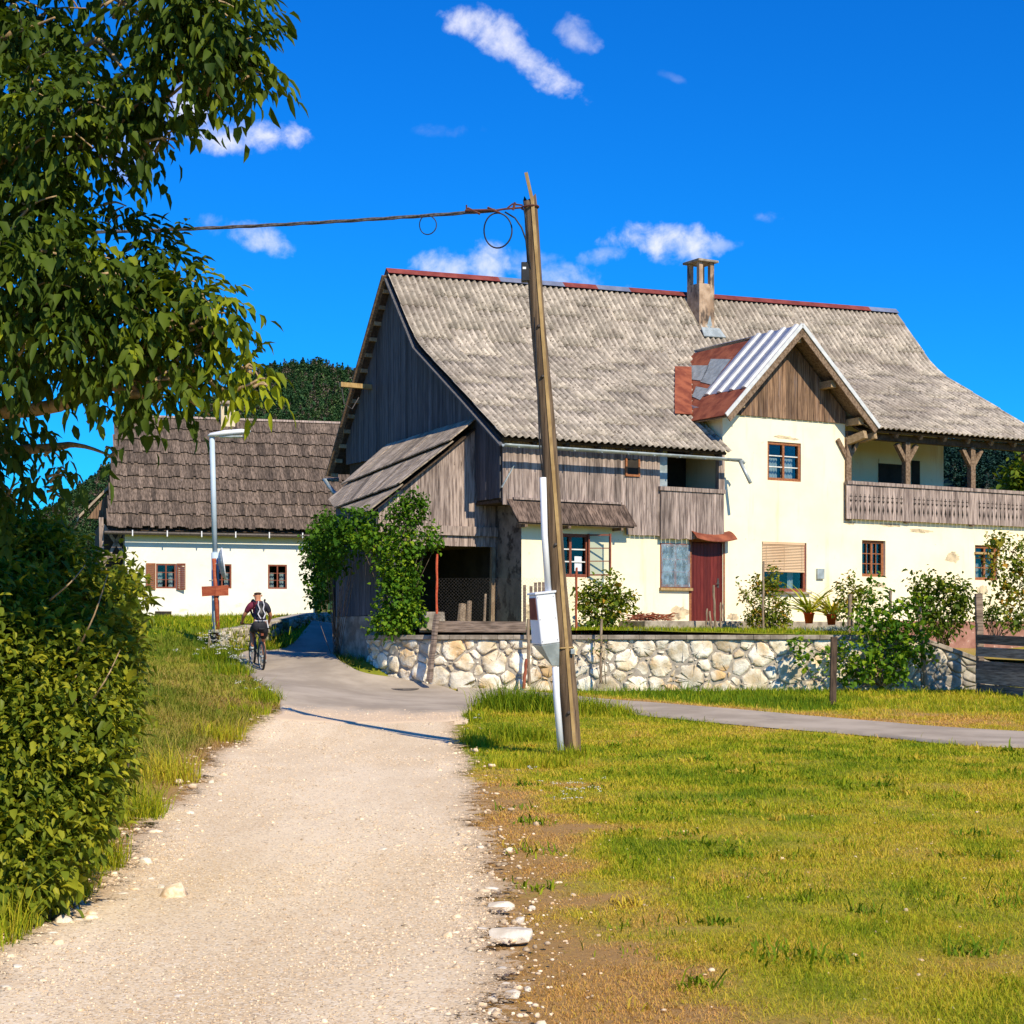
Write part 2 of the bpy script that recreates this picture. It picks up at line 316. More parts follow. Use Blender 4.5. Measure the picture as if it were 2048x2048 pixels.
# leaves: 8 points each, folded along the midrib and bent down towards the tip
def leaves(P,D,L,Wd,tone,bend=.25,fold=.25,up=None):
    n=len(P); D=norm(D)
    upv=np.tile([0,0,1.0],(n,1)) if up is None else up
    S=norm(np.cross(D,upv+unit_rand(n)*.55)); Nn=norm(np.cross(S,D))
    L=np.broadcast_to(L,(n,))[:,None]; Wd=np.broadcast_to(Wd,(n,))[:,None]
    def q(t,w,f): return P+D*L*t+S*Wd*w+Nn*(Wd*abs(w)*fold*2-L*bend*t*t*f)
    a=[q(0,0,1),q(.3,.5,1),q(.3,-.5,1),q(.68,.42,1),q(.68,-.42,1),q(.34,0,1),q(.68,0,1),q(1.0,0,1)]
    V=np.stack(a,1).reshape(-1,3); b=(np.arange(n)*8)[:,None]
    tri=np.concatenate([b+np.array([[0,5,1]]),b+np.array([[0,2,5]]),b+np.array([[3,6,7]]),b+np.array([[6,4,7]])])
    quad=np.concatenate([b+np.array([[1,5,6,3]]),b+np.array([[5,2,4,6]])])
    return V,[tri,quad],np.repeat(tone,8)
class Cloud:
    def __init__(s): s.V=[];s.F3=[];s.F4=[];s.T=[];s.n=0
    def add(s,V,faces,T):
        for f in faces:
            (s.F3 if f.shape[1]==3 else s.F4).append(f+s.n)
        s.V.append(V); s.T.append(T); s.n+=len(V)
    def build(s,name,mat,parent=None,off=None):
        fs=[]
        if s.F3: fs.append(np.concatenate(s.F3))
        if s.F4: fs.append(np.concatenate(s.F4))
        return npmesh(name,np.concatenate(s.V),fs,np.concatenate(s.T),mat,parent,off=off)
def shell_pts(c,r,n,inner=.55):
    d=unit_rand(n); rr=(inner+(1-inner)*RNG.random(n)**.6)[:,None]
    c=np.asarray(c); r=np.asarray(r,dtype=float)
    return c+d*rr*r, d
def blob_leaves(cl,c,r,n,L,W,tmean=.4,tsd=.2,inner=.5,droop=.3):
    """ordinary single leaves through an ellipsoid, in small clumps"""
    k=max(1,n//6); P0_,d0=shell_pts(c,r,k,inner)
    P=np.repeat(P0_,6,0)[:n]+RNG.normal(size=(min(n,k*6),3))*L*.9; d=np.repeat(d0,6,0)[:n]
    n=len(P); D=unit_rand(n)*.9+d*.8+np.array([0,0,-droop])
    tn=np.clip(np.repeat(RNG.normal(tmean,tsd,k),6)[:n]+RNG.normal(0,.1,n),0,1)
    k_=RNG.lognormal(-.08,.3,n); V,F,T=leaves(P,D,L*k_,W*k_*RNG.lognormal(0,.2,n),tn)
    cl.add(V,F,T)
def vnoise(x,y,s,seed=0):
    """smooth value noise on the ground plane"""
    x=np.asarray(x)/s+seed*17.3; y=np.asarray(y)/s+seed*9.1
    xi=np.floor(x).astype(int); yi=np.floor(y).astype(int); fx=x-xi; fy=y-yi
    h=lambda a,b: (np.sin(a*127.1+b*311.7+seed*74.7)*43758.5453)%1.0
    fx=fx*fx*(3-2*fx); fy=fy*fy*(3-2*fy)
    return (h(xi,yi)*(1-fx)+h(xi+1,yi)*fx)*(1-fy)+(h(xi,yi+1)*(1-fx)+h(xi+1,yi+1)*fx)*fy
def fbm(x,y,s,seed=0): return (vnoise(x,y,s,seed)+.5*vnoise(x,y,s/2.1,seed+1)+.25*vnoise(x,y,s/4.3,seed+2))/1.75
def inpoly(x,y,poly):
    x=np.asarray(x);y=np.asarray(y); r=np.zeros(x.shape,bool); n=len(poly)
    for i in range(n):
        x0,y0=poly[i][:2];x1,y1=poly[(i+1)%n][:2]
        c=((y0>y)!=(y1>y))
        with np.errstate(divide='ignore',invalid='ignore'): r^=c&(x<(x1-x0)*(y-y0)/(y1-y0)+x0)
    return r
def blades(P,h,w,lean,tone):
    """grass blades: 5 points, bent over"""
    n=len(P); a=RNG.random(n)*2*math.pi; S=np.stack([np.cos(a),np.sin(a),np.zeros(n)],1)
    b=a+RNG.normal(math.pi/2,.5,n); Dn=np.stack([np.cos(b),np.sin(b),np.zeros(n)],1)
    h=h[:,None];w=w[:,None];lean=lean[:,None]; Z=np.array([0,0,1.0])
    V=np.stack([P-S*w/2,P+S*w/2,P+S*w*.36+Z*h*.55+Dn*h*lean*.35,P-S*w*.36+Z*h*.55+Dn*h*lean*.35,P+Z*h*(1-lean*.35)+Dn*h*lean],1).reshape(-1,3)
    i=(np.arange(n)*5)[:,None]
    return V,[i+np.array([[3,2,4]]),i+np.array([[0,1,2,3]])],np.repeat(tone,5)
def catmull(pts,k):
    pts=[np.array(p,float) for p in pts]; out=[]
    for i in range(len(pts)-1):
        p0=pts[max(i-1,0)];p1=pts[i];p2=pts[i+1];p3=pts[min(i+2,len(pts)-1)]
        for j in range(k):
            t=j/k; out.append(.5*((2*p1)+(-p0+p2)*t+(2*p0-5*p1+4*p2-p3)*t*t+(-p0+3*p1-3*p2+p3)*t**3))
    out.append(pts[-1]); return out
# ------------------------------------------------------------------ carpentry
def boards(mb,O,A,Nn,s0,s1,lo,hi,bw=.16,th=.025,gap=.008,jit=.012,t0=.5,tv=.35):
    """upright boards along A, thickness along Nn, from lo(s) to hi(s) above O"""
    O=Vector(O);A=Vector(A);Nn=Vector(Nn);Z=Vector((0,0,1)); s=s0
    while s<s1-.02:
        w=min(bw*random.uniform(.75,1.25),s1-s)
        if s1-(s+w)<bw*.4: w=s1-s
        a=s;b=s+w-gap; o=random.uniform(0,jit); e=random.uniform(-.006,.006)
        la,lb,ha,hb=lo(a)+e,lo(b)+e,hi(a),hi(b)
        if max(ha-la,hb-lb)>.01:
            ha=max(ha,la+.005);hb=max(hb,lb+.005)
            q=[O+A*a+Z*la,O+A*b+Z*lb,O+A*b+Z*hb,O+A*a+Z*ha]
            q=[p+Nn*o for p in q]; mb.prism(q,Nn*th,tone=min(1,max(0,random.gauss(t0,tv*.6))))
        s+=w
def wall_holes(mb,v,u0,u1,w0,w1,holes,depth=.14,top=None,room=.9):
    """wall in the plane y=v with openings: reveals in slot 0, an unlit room box behind each in slot 1"""
    us=sorted({u0,u1,*[h[0] for h in holes],*[h[1] for h in holes]}); ws=sorted({w0,w1,*[h[2] for h in holes],*[h[3] for h in holes]})
    us=[x for x in us if u0<=x<=u1]; ws=[x for x in ws if w0<=x<=w1]
    for i in range(len(us)-1):
        for j in range(len(ws)-1):
            cu=(us[i]+us[i+1])/2;cw=(ws[j]+ws[j+1])/2
            if any(h[0]<cu<h[1] and h[2]<cw<h[3] for h in holes): continue
            mb.add([(us[i],v,ws[j]),(us[i+1],v,ws[j]),(us[i+1],v,ws[j+1]),(us[i],v,ws[j+1])],[(0,1,2,3)],mi=0)
    for h in holes:
        a,b,c,d=h[:4]; q=[(a,c),(b,c),(b,d),(a,d)]
        for k in range(4):
            p,r=q[k],q[(k+1)%4]
            mb.add([(p[0],v,p[1]),(r[0],v,r[1]),(r[0],v+depth,r[1]),(p[0],v+depth,p[1])],[(0,1,2,3)],mi=0)
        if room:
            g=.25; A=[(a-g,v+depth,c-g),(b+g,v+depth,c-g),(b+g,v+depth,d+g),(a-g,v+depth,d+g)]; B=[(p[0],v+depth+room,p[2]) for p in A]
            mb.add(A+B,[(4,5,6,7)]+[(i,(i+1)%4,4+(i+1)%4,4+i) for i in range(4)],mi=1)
def window(parent,name,u0,u1,w0,w1,v,frame,nx=2,nz=3,fw=.07,bars=.028,curtain=None,proud=.02,glass='glass',bar_mat=None,label=None,pane_v=.05):
    mb=MB(); a,b=v-proud,v+.06
    mb.box(u0,u1,a,b,w0,w0+fw); mb.box(u0,u1,a,b,w1-fw,w1)
    mb.box(u0,u0+fw,a,b,w0+fw,w1-fw); mb.box(u1-fw,u1,a,b,w0+fw,w1-fw)
    iu0,iu1,iw0,iw1=u0+fw,u1-fw,w0+fw,w1-fw
    if nx>=2: c=(iu0+iu1)/2; mb.box(c-fw*.45,c+fw*.45,a+.006,b-.006,iw0,iw1)
    f=mb.build(name,M[frame],parent,bevel=.006)
    if label: f['label']=label
    bb=MB()
    for i in range(1,nz):
        z=iw0+(iw1-iw0)*i/nz; bb.box(iu0,iu1,a+.018,b-.014,z-bars/2,z+bars/2)
    if nx>2:
        for i in (1,3): x=iu0+(iu1-iu0)*i/4; bb.box(x-bars/2,x+bars/2,a+.022,b-.018,iw0,iw1)
    if bb.V: bb.build('glazing_bars',M[bar_mat or frame],f)
    p=MB(); p.box(iu0-.01,iu1+.01,v+pane_v-.012,v+pane_v-.008,iw0-.01,iw1+.01); p.build('pane',M[glass],f)
    if curtain:
        c=MB()
        for (x0,x1,z0,z1) in curtain:
            X0=iu0+(iu1-iu0)*x0;X1=iu0+(iu1-iu0)*x1;Z0=iw0+(iw1-iw0)*z0;Z1=iw0+(iw1-iw0)*z1
            c.grid(lambda s,t:(X0+(X1-X0)*s,v+.17+.018*math.sin(s*(X1-X0)*70),Z0+(Z1-Z0)*t),max(8,int((X1-X0)*60)),2)
        c.build('curtain',M['curtain'],f)
    return f
def box_of(fr,pa,pb,v):
    u0,w1=fr.on_v(*pa,v); u1,w0=fr.on_v(*pb,v); return (u0,u1,w0,w1)
# ------------------------------------------------------------------ terrain
CP=[(0,0,0),(-6,0,.05),(8,0,0),(0,8,0),(-3,8,0),(6,8,0),(0,15,0),(6,15,0),(12,15,0),(-2.5,15,0),(.9,23.3,0),(8,24,.03),(14,24,.06),
    (-3,21,.0),(20,15,0),(-6,10,.12),(-9,14,.35),(-5.6,20,.32),(-12,22,.7),(-14,10,.4),(25,0,0),(-20,0,.3)]
for px,py,Y in [(700,1440,29.8),(930,1435,29.8),(470,1480,25.3),(808,1382,37.2),(900,1378,37.2),(1100,1378,37.5),(1400,1378,37.5),(1700,1378,37.5),
                (740,1328,38.8),(515,1345,38.8),(570,1410,31.5),(520,1370,34.5),(620,1300,44.5),(690,1279,51),(430,1290,44),(430,1236,61),(600,1233,62.5),
                (280,1236,61.5),(310,1300,42),(300,1400,28),(270,1500,21),(400,1400,30),(480,1370,33),(150,1800,10.5),(1300,1410,33),(2048,1478,26.2),
                (2048,1402,34),(1955,1378,37.5),(650,1310,41.5)]:
    p=at(px,py,Y); CP.append(tuple(p))
CP+=[(-12,44,1.55),(-20,60,2.2),(-20,22,.9),(0,42,.7),(7,43,.7),(12,46,1.0),(18,46,1.2),(20,36,.5),(5,50,1.5),(10,60,2),(-5,64,2.2),(22,52,1.5),(0,78,2.7),(-20,80,2.9),(25,78,2.3),
     (-5.6,48.8,1.98),(-7.3,47.5,1.85),(-4.9,58,2.0),(-25,40,1.6),(30,30,.4)]
CP=np.array(CP,float)
def _tps(xy):
    n=len(CP); d=lambda A,B: ((A[:,None,:]-B[None])**2).sum(-1)
    r2=d(xy,CP[:,:2]); return np.where(r2>0,.5*r2*np.log(np.maximum(r2,1e-12)),0)
_n=len(CP); _K=_tps(CP[:,:2])+np.eye(_n)*.4; _P=np.c_[np.ones(_n),CP[:,:2]]
_A=np.block([[_K,_P],[_P.T,np.zeros((3,3))]]); _W=np.linalg.solve(_A,np.r_[CP[:,2],0,0,0])
def smooth(x,a,b): t=np.clip((np.asarray(x,float)-a)/(b-a),0,1); return t*t*(3-2*t)
def TZ(x,y):
    x=np.atleast_1d(np.asarray(x,float)); y=np.atleast_1d(np.asarray(y,float)); sh=x.shape
    X=np.clip(x.ravel(),-26,30); Y=np.clip(y.ravel(),0,80); out=np.empty(len(X))
    for i in range(0,len(X),20000):
        q=np.c_[X[i:i+20000],Y[i:i+20000]]; out[i:i+20000]=_tps(q)@_W[:_n]+np.c_[np.ones(len(q)),q]@_W[_n:]
    far=smooth(np.hypot(np.maximum(np.abs(x.ravel()-2)-26,0),np.maximum(y.ravel()-80,0)),0,40)
    return (out*(1-far)+2.4*far).reshape(sh)
def tz(x,y): return float(TZ([x],[y])[0])
def gp(px,py,lo=5.0,hi=60.0):
    d=np.array([(px-CX)/FL,1,(HZ-py)/FL]); Ys=np.linspace(lo,hi,900)
    h=EYE+d[2]*Ys-TZ(d[0]*Ys,Ys); i=np.argmax(h<0)
    if h[i]>=0: i=len(Ys)-1
    return np.array([d[0]*Ys[i],Ys[i],EYE+d[2]*Ys[i]])
# roads: paired left and right edges
GRAVEL=[((-3.9,-4),(.75,-4)),((-3.7,0),(.6,0)),((-3.3,4),(.25,4))]+[(gp(*l)[:2],gp(*r)[:2]) for l,r in
  [((-190,2048),(985,2048)),((0,1925),(1000,1925)),((110,1850),(993,1850)),((200,1790),(980,1790)),((268,1720),(965,1720)),((330,1640),(950,1640)),
   ((392,1580),(942,1580)),((448,1510),(928,1510)),((515,1455),(905,1455)),((562,1424),(915,1428))]]
ASPH=[(gp(*l)[:2],gp(*r)[:2]) for l,r in [((556,1443),(925,1443)),((572,1428),(930,1425)),((566,1398),(935,1400)),((541,1378),(860,1374)),((508,1349),(730,1352)),((481,1318),(690,1334)),((505,1305),(672,1322))]]
ASPH+=[((at(560,1294,43.5)[0],43.5),(at(668,1310,41.5)[0],41.8)),((at(615,1284,47)[0],47.0),(at(690,1295,44)[0],44.2)),((at(650,1278,52)[0],52.0),(at(712,1280,47)[0],47.5)),((-4.6,57.5),(-2.2,52)),((-2,62),(0.5,56))]
PATH=[(gp(*l)[:2],gp(*r)[:2]) for l,r in [((915,1380),(925,1412)),((1010,1384),(1010,1412)),((1110,1392),(1110,1417)),((1280,1408),(1290,1430)),((1500,1426),(1500,1450)),((1750,1448),(1750,1471)),((2048,1469),(2048,1494))]]+[((12.5,24.2),(12.0,22.6)),((20,20),(19,18.5))]
def road_poly(pairs,k=6):
    L=catmull([p[0] for p in pairs],k); R=catmull([p[1] for p in pairs],k); return L,R
def ribbon(name,pairs,mat,dz,k=8,nc=14,rag=.12,skirt=.3,end_rag=False):
    """road sheet draped on the terrain; its tone attribute is 1 inside, .5 at the edge line and 0 at the outer fringe"""
    L,R=road_poly(pairs,k); V=[];F=[]; fr=(1,.66,.33)
    for i,(a,b) in enumerate(zip(L,R)):
        d=(b-a)/np.linalg.norm(b-a); a=a+d*(fbm(a[0]*1.0,a[1],.9,5)-.5)*rag*2; b=b+d*(fbm(b[0],b[1],.9,9)-.5)*rag*2; W_=np.linalg.norm(b-a)
        for o_ in fr: V.append((*(a-d*skirt*o_),-skirt*o_))
        for j in range(nc+1): t=j/nc; p=a*(1-t)+b*t; V.append((p[0],p[1],min(t,1-t)*W_))
        for o_ in fr[::-1]: V.append((*(b+d*skirt*o_),-skirt*o_))
    V=np.array(V); n=nc+7; row=np.repeat(np.arange(len(L)),n)
    if end_rag:
        f0=np.clip(1-row/8,0,1); V[:,1]+=f0*((fbm(V[:,0],V[:,0]*0+3,.8,33)-.45)*1.5+(fbm(V[:,0],V[:,0]*0+7,.2,35)-.5)*.4)
    z=TZ(V[:,0],V[:,1])+dz-.05*(V[:,2]<=-skirt*.99)-(.07*(row==0) if end_rag else 0)
    for i in range(len(L)-1):
        for j in range(n-1): F.append((i*n+j,i*n+j+1,(i+1)*n+j+1,(i+1)*n+j))
    o=npmesh(name,np.c_[V[:,:2],z],[np.array(F)],np.clip(.5+V[:,2]/(2*skirt),0,1),mat,smooth=True); tag(o,kind='structure'); return o
_pl=lambda pr:(lambda LR:[tuple(p) for p in LR[0]]+[tuple(p) for p in reversed(LR[1])])(road_poly(pr))
POLY_G,POLY_A,POLY_P=_pl(GRAVEL),_pl(ASPH),_pl(PATH)
_GR=np.array([p for p in road_poly(GRAVEL)[1]]); _GL=np.array([p for p in road_poly(GRAVEL)[0]]); _PU=np.array([p for p in road_poly(PATH)[0]])
def gr_right(y): return np.interp(y,_GR[:,1],_GR[:,0])
def gr_left(y): return np.interp(y,_GL[:,1],_GL[:,0])
def dryness(x,y):
    """0 lush .. 1 straw / bare; also used for the soil under the grass"""
    x=np.asarray(x,float);y=np.asarray(y,float)
    n=fbm(x,y,2.2,3); n2=fbm(x,y,.55,8)
    d=.45+.5*(n-.5)*(.35+.65*smooth(y,8,13))+.75*(n2-.5)
    e=x-gr_right(y); near=(1-smooth(e,.3,1.15+1.2*(n2-.5)))*(1-smooth(y,17,22)); d=d+near*.58*(e>-.5)
    mid=(1-smooth(np.abs(x-gr_right(y)-4.0),1.2,3.0))*smooth(y,13,17)*(1-smooth(y,20,24)); d=d-.08*mid
    yu=np.interp(x,_PU[:,0],_PU[:,1],left=-99); s=y-yu
    strip=smooth(s,0,.2)*(1-smooth(s,1.2+1.2*smooth(x,5,7)*2,2.0+2.6*smooth(x,5,7)))*(x>1.5); d=d+strip*.45
    lush=smooth(s,1.4,2.2)*(x>1.0)*(1-smooth(x,5.5,8)); d=d-.42*lush
    left=(x<gr_left(y))|((y>29)&(x<-3.6)); far=smooth(y,38,44)*left; d=np.where(left,d+(.1+.5*(fbm(x,y,1.6,77)-.5))*(1-far)-.22*far,d)
    el=gr_left(y)-x; d=d+(1-smooth(el,.2,.55))*(el>-.5)*(x<gr_left(y)+.5)*.6*(y<26)
    return np.clip(d,0,1)
# the ground: one sheet out to the horizon
def axis(a,b,step,far,grow=1.35):
    xs=list(np.arange(a,b+1e-6,step)); s=step; x=b
    while x<far: s*=grow; x+=s; xs.append(x)
    s=step; x=a
    while x>-far: s*=grow; x-=s; xs.insert(0,x)
    return np.array(xs)
gx=axis(-18,16,.3,2600); gy=axis(2,66,.3,2600)
GX,GY=np.meshgrid(gx,gy); GZ=TZ(GX,GY)
micro=(fbm(GX,GY,.8,21)-.5)*.05*(1-smooth(np.hypot(GX,GY-25),45,60)); GZ=GZ+micro-.025
ny,nx=GX.shape; ii=(np.arange(ny-1)[:,None]*nx+np.arange(nx-1)[None]).ravel()
def ground_mat():
    m,nt=nodes_mat('meadow_soil'); a=N(nt,'ShaderNodeAttribute'); a.attribute_name='tone'
    n=noise(nt,(1,1,1),9,6,.7); f=math_(nt,'ADD',a.outputs['Fac'],math_(nt,'MULTIPLY_ADD',n,.7,-.35),clamp=True)
    r=N(nt,'ShaderNodeValToRGB'); e=r.color_ramp.elements; e.new(.5)
    for el,(p,c) in zip(e,[(.1,W3(.13,.18,.014)),(.5,W3(.31,.27,.035)),(.95,W3(.35,.21,.085))]): el.position=p; el.color=c
    nt.links.new(f,r.inputs[0]); b=N(nt,'ShaderNodeBsdfPrincipled'); nt.links.new(r.outputs[0],b.inputs[0]); b.inputs['Roughness'].default_value=1; b.inputs['Specular IOR Level'].default_value=.05
    bp=N(nt,'ShaderNodeBump'); bp.inputs['Strength'].default_value=.7; bp.inputs['Distance'].default_value=.03
    nt.links.new(noise(nt,(1,1,1),14,8,.7),bp.inputs['Height']); nt.links.new(bp.outputs[0],b.inputs['Normal'])
    o=N(nt,'ShaderNodeOutputMaterial'); nt.links.new(b.outputs[0],o.inputs[0]); return m
ground=npmesh('ground',np.c_[GX.ravel(),GY.ravel(),GZ.ravel()],[np.c_[ii,ii+1,ii+nx+1,ii+nx]],dryness(GX.ravel(),GY.ravel()),ground_mat(),smooth=True)
tag(ground,kind='structure')
def gravel_mat():
    m,nt=nodes_mat('pale_limestone_gravel')
    big=noise(nt,(.55,.12,1),1.6,5,.6); fine=noise(nt,(1,1,1),60,4,.8); mid=noise(nt,(1,1,1),5,6,.75)
    tc=N(nt,'ShaderNodeTexCoord'); vo=N(nt,'ShaderNodeTexVoronoi'); vo.inputs['Scale'].default_value=80; nt.links.new(tc.outputs['Object'],vo.inputs['Vector'])
    sp=N(nt,'ShaderNodeSeparateColor'); nt.links.new(vo.outputs['Color'],sp.inputs[0])
    c=mixc(nt,maprange(nt,big,.35,.65),W3(.67,.505,.31),W3(.82,.66,.45))
    c=mixc(nt,math_(nt,'MULTIPLY',maprange(nt,mid,.5,.75),.5),c,W3(.56,.36,.2))
    c=mixc(nt,math_(nt,'MULTIPLY',maprange(nt,sp.outputs[0],.72,.8),.75),c,W3(.84,.72,.55))
    c=mixc(nt,math_(nt,'MULTIPLY',maprange(nt,sp.outputs[1],.84,.9),.7),c,W3(.33,.25,.18))
    c=mixc(nt,math_(nt,'MULTIPLY',maprange(nt,fine,.56,.7),.5),c,W3(.4,.29,.19))
    ta=N(nt,'ShaderNodeAttribute'); ta.attribute_name='tone'; ed=math_(nt,'SUBTRACT',1.0,ta.outputs['Fac']); ed=math_(nt,'ADD',ed,math_(nt,'MULTIPLY_ADD',mid,1.2,-.6)); c=mixc(nt,math_(nt,'MULTIPLY',maprange(nt,ed,.1,.8),.7),c,W3(.46,.31,.17))
    al=math_(nt,'ADD',ta.outputs['Fac'],math_(nt,'ADD',math_(nt,'MULTIPLY_ADD',mid,1.5,-.75),math_(nt,'MULTIPLY_ADD',fine,1.2,-.6))); al=maprange(nt,al,.42,.56)
    b=N(nt,'ShaderNodeBsdfPrincipled'); nt.links.new(c,b.inputs[0]); b.inputs['Roughness'].default_value=1; b.inputs['Specular IOR Level'].default_value=.05
    bp=N(nt,'ShaderNodeBump'); bp.inputs['Strength'].default_value=.3; bp.inputs['Distance'].default_value=.02
    h=math_(nt,'ADD',math_(nt,'MULTIPLY',vo.outputs['Distance'],-.8),math_(nt,'ADD',math_(nt,'MULTIPLY',mid,1.5),fine)); nt.links.new(h,bp.inputs['Height']); nt.links.new(bp.outputs[0],b.inputs['Normal'])
    nt.links.new(al,b.inputs['Alpha'])   # thin scattered gravel along the fringe, bare soil between
    o=N(nt,'ShaderNodeOutputMaterial'); nt.links.new(b.outputs[0],o.inputs[0]); return m
M['gravel']=gravel_mat()
ribbon('gravel_road',GRAVEL,M['gravel'],.035,rag=.16,nc=20,skirt=.4,k=14)
_m=M['asphalt']; _nt=_m.node_tree; _b=[n for n in _nt.nodes if n.type=='BSDF_PRINCIPLED'][0]; _src=_b.inputs['Base Color'].links[0].from_socket
_tc=N(_nt,'ShaderNodeTexCoord'); _sp=N(_nt,'ShaderNodeSeparateXYZ'); _nt.links.new(_tc.outputs['Object'],_sp.inputs[0])
_f=math_(_nt,'ADD',maprange(_nt,_sp.outputs[1],28.8,33.5,1.0,0.0),math_(_nt,'MULTIPLY_ADD',noise(_nt,(1,.4,1),1.6,6,.7),1.3,-.85)); _f=math_(_nt,'MULTIPLY',maprange(_nt,_f,.1,.75,0,.9),maprange(_nt,_sp.outputs[0],.2,1.4,1,0))
_nt.links.new(mixc(_nt,_f,_src,W3(.68,.51,.34)),_b.inputs['Base Color'])   # gravel dust dragged onto the start of the asphalt
ribbon('asphalt_road',ASPH,M['asphalt'],.05,nc=40,rag=.08,skirt=.12,end_rag=True)
ribbon('side_path',PATH,M['asphalt'],.042,rag=.05,skirt=.15)
# ------------------------------------------------------------------ grass, gravel, stones
def on_road(x,y,grow=0): return inpoly(x,y,POLY_G)|inpoly(x,y,POLY_A)|inpoly(x,y,POLY_P)
HOUSE_A=math.radians(31); HU=(math.cos(HOUSE_A),math.sin(HOUSE_A)); HV=(-HU[1],HU[0]); HP0=(at(1043,0,40)[0],40.0); ZB=1.7
def behind_wall(x,y): return (x>-3.4)&(y>37.25+0*x)&(x<13)
def scatter(n,x0,x1,y0,y1,keep=None):
    """random ground points seen inside a widened view of the photograph"""
    x=RNG.uniform(x0,x1,n); y=RNG.uniform(y0,y1,n)
    k=~on_road(x,y)&~behind_wall(x,y)&(x<y*.33+4)&(x>-y*.33-4)
    if keep is not None: k&=keep(x,y)
    return x[k],y[k]
gc=Cloud(); gl=Cloud()
def sow(dens,y0,y1,x0,x1,h,w,keep=None,lean=.6,tsh=0.0,hv=.35,into=None):
    x,y=scatter(int(dens*(x1-x0)*(y1-y0)),x0,x1,y0,y1,keep)
    d=dryness(x,y); bare=smooth(fbm(x,y,.35,31)*.6+d*.5,.62,1.0); k=RNG.random(len(x))>bare*.35
    x,y,d=x[k],y[k],d[k]; n=len(x)
    z=TZ(x,y)-.03
    tuft=.6+.8*fbm(x,y,.28,41)
    hh=h*tuft*RNG.lognormal(0,hv,n)*(1.2-.75*d); lean=lean+.35*d; t=np.clip(d+RNG.normal(0,.15,n)+tsh,0,1)
    V,F,T=blades(np.c_[x,y,z],hh,w*RNG.uniform(.6,1.3,n),np.clip(RNG.normal(lean,.25,n),.05,1.2),t); (into or gc).add(V,F,T)
right=lambda x,y: x>gr_right(y)-.25
left=lambda x,y: x<gr_left(y)-.12-.25*fbm(x,y,.7,51)*smooth(22-y,0,6)
sow(7500,5.5,10,-.6,7,.04,.0036,right,lean=.85)
sow(3800,10,15,-.6,9,.043,.005,right,lean=.8)
sow(1800,15,22,-.6,11.5,.048,.0075,right,lean=.7)
sow(950,22,31,-.8,14.5,.055,.0105,lambda x,y:(x>-1.5),lean=.65)
sow(420,30,37.6,-2,18,.10,.013,lambda x,y:(x>-1.9),lean=.55)
sow(1300,9,20,-7.5,-1.8,.15,.006,left,lean=.9,tsh=.1,into=gl)
sow(850,20,31,-9,-2.5,.18,.009,left,lean=.9,tsh=.1,into=gl)
sow(330,29,45,-14,-3.2,.14,.015,lambda x,y:x<-3.2,lean=.7,into=gl)
sow(130,45,64,-20,-4.0,.12,.026,lambda x,y:x<-4.3,lean=.5)
# tall dark clumps round the pole and at the tip of the island
def clump(px,py,r,n,h,w,t,lean=.5):
    p=gp(px,py); x=p[0]+RNG.normal(0,r*.5,n); y=p[1]+RNG.normal(0,r*.5,n); k=~on_road(x,y); x,y=x[k],y[k]
    V,F,T=blades(np.c_[x,y,TZ(x,y)-.03],h*RNG.lognormal(0,.3,len(x)),w*RNG.uniform(.6,1.3,len(x)),np.clip(RNG.normal(lean,.2,len(x)),.05,1.1),np.clip(RNG.normal(t,.14,len(x)),0,1)); gc.add(V,F,T)
for a in [(965,1408,.5,1100,.3,.014,.1),(1010,1418,.55,1500,.38,.014,.08),(1070,1422,.55,1500,.36,.014,.1),(1120,1424,.5,900,.32,.014,.12),(1180,1425,.6,1000,.28,.014,.25),(1240,1428,.5,500,.2,.014,.3),
          (1000,1480,.45,900,.26,.012,.15),(1060,1478,.35,500,.22,.012,.25),(960,1490,.4,500,.2,.012,.3),(1150,1512,.25,300,.16,.01,.3),(1095,1530,.4,500,.16,.01,.4),(1040,1530,.5,600,.15,.01,.4),
          (930,1440,.35,400,.2,.013,.2),(300,1640,.35,500,.32,.008,.3),(230,1740,.3,500,.28,.007,.35),(160,1800,.3,500,.26,.007,.35),(60,1890,.4,600,.25,.006,.35),(0,1930,.3,300,.2,.006,.35),(340,1560,.4,500,.3,.009,.5),
          (440,1480,.4,400,.28,.01,.45),(500,1430,.4,400,.22,.012,.3),(530,1400,.4,400,.25,.013,.25),(470,1350,.5,500,.3,.015,.2),(430,1320,.5,500,.3,.015,.15),(700,1370,.3,60,.2,.014,.9),(545,1297,.3,150,.22,.018,.3),(600,1292,.3,120,.2,.018,.25)]: clump(*a)
def weeds():
    for _ in range(240):
        y=6+20*random.random()**.8; x=random.uniform(gr_right(y)+.3,y*.33+2); n=random.randint(12,60); sp=random.uniform(.04,.16)
        xs=x+RNG.normal(0,sp,n); ys=y+RNG.normal(0,sp,n); k=~on_road(xs,ys); xs,ys=xs[k],ys[k]; n=len(xs)
        if n<4: continue
        t=random.choice((.02,.05,.1,.15,.2,.7)); w=.004+.0005*y
        V,F,T=blades(np.c_[xs,ys,TZ(xs,ys)-.03],random.uniform(.04,.085)*RNG.lognormal(0,.35,n),np.full(n,w*random.uniform(.8,2.2)),np.clip(RNG.normal(.8,.25,n),.05,1.2),np.clip(RNG.normal(t,.08,n),0,1)); gc.add(V,F,T)
weeds()
g=gl.build('verge_grass',M['verge_blade']); tag(g,'long olive and straw coloured grass on the bank left of the road','grass',kind='stuff')
g=gc.build('grass',M['grass_blade']); tag(g,'short green and straw coloured grass over the lawn right of the road','grass',kind='stuff')
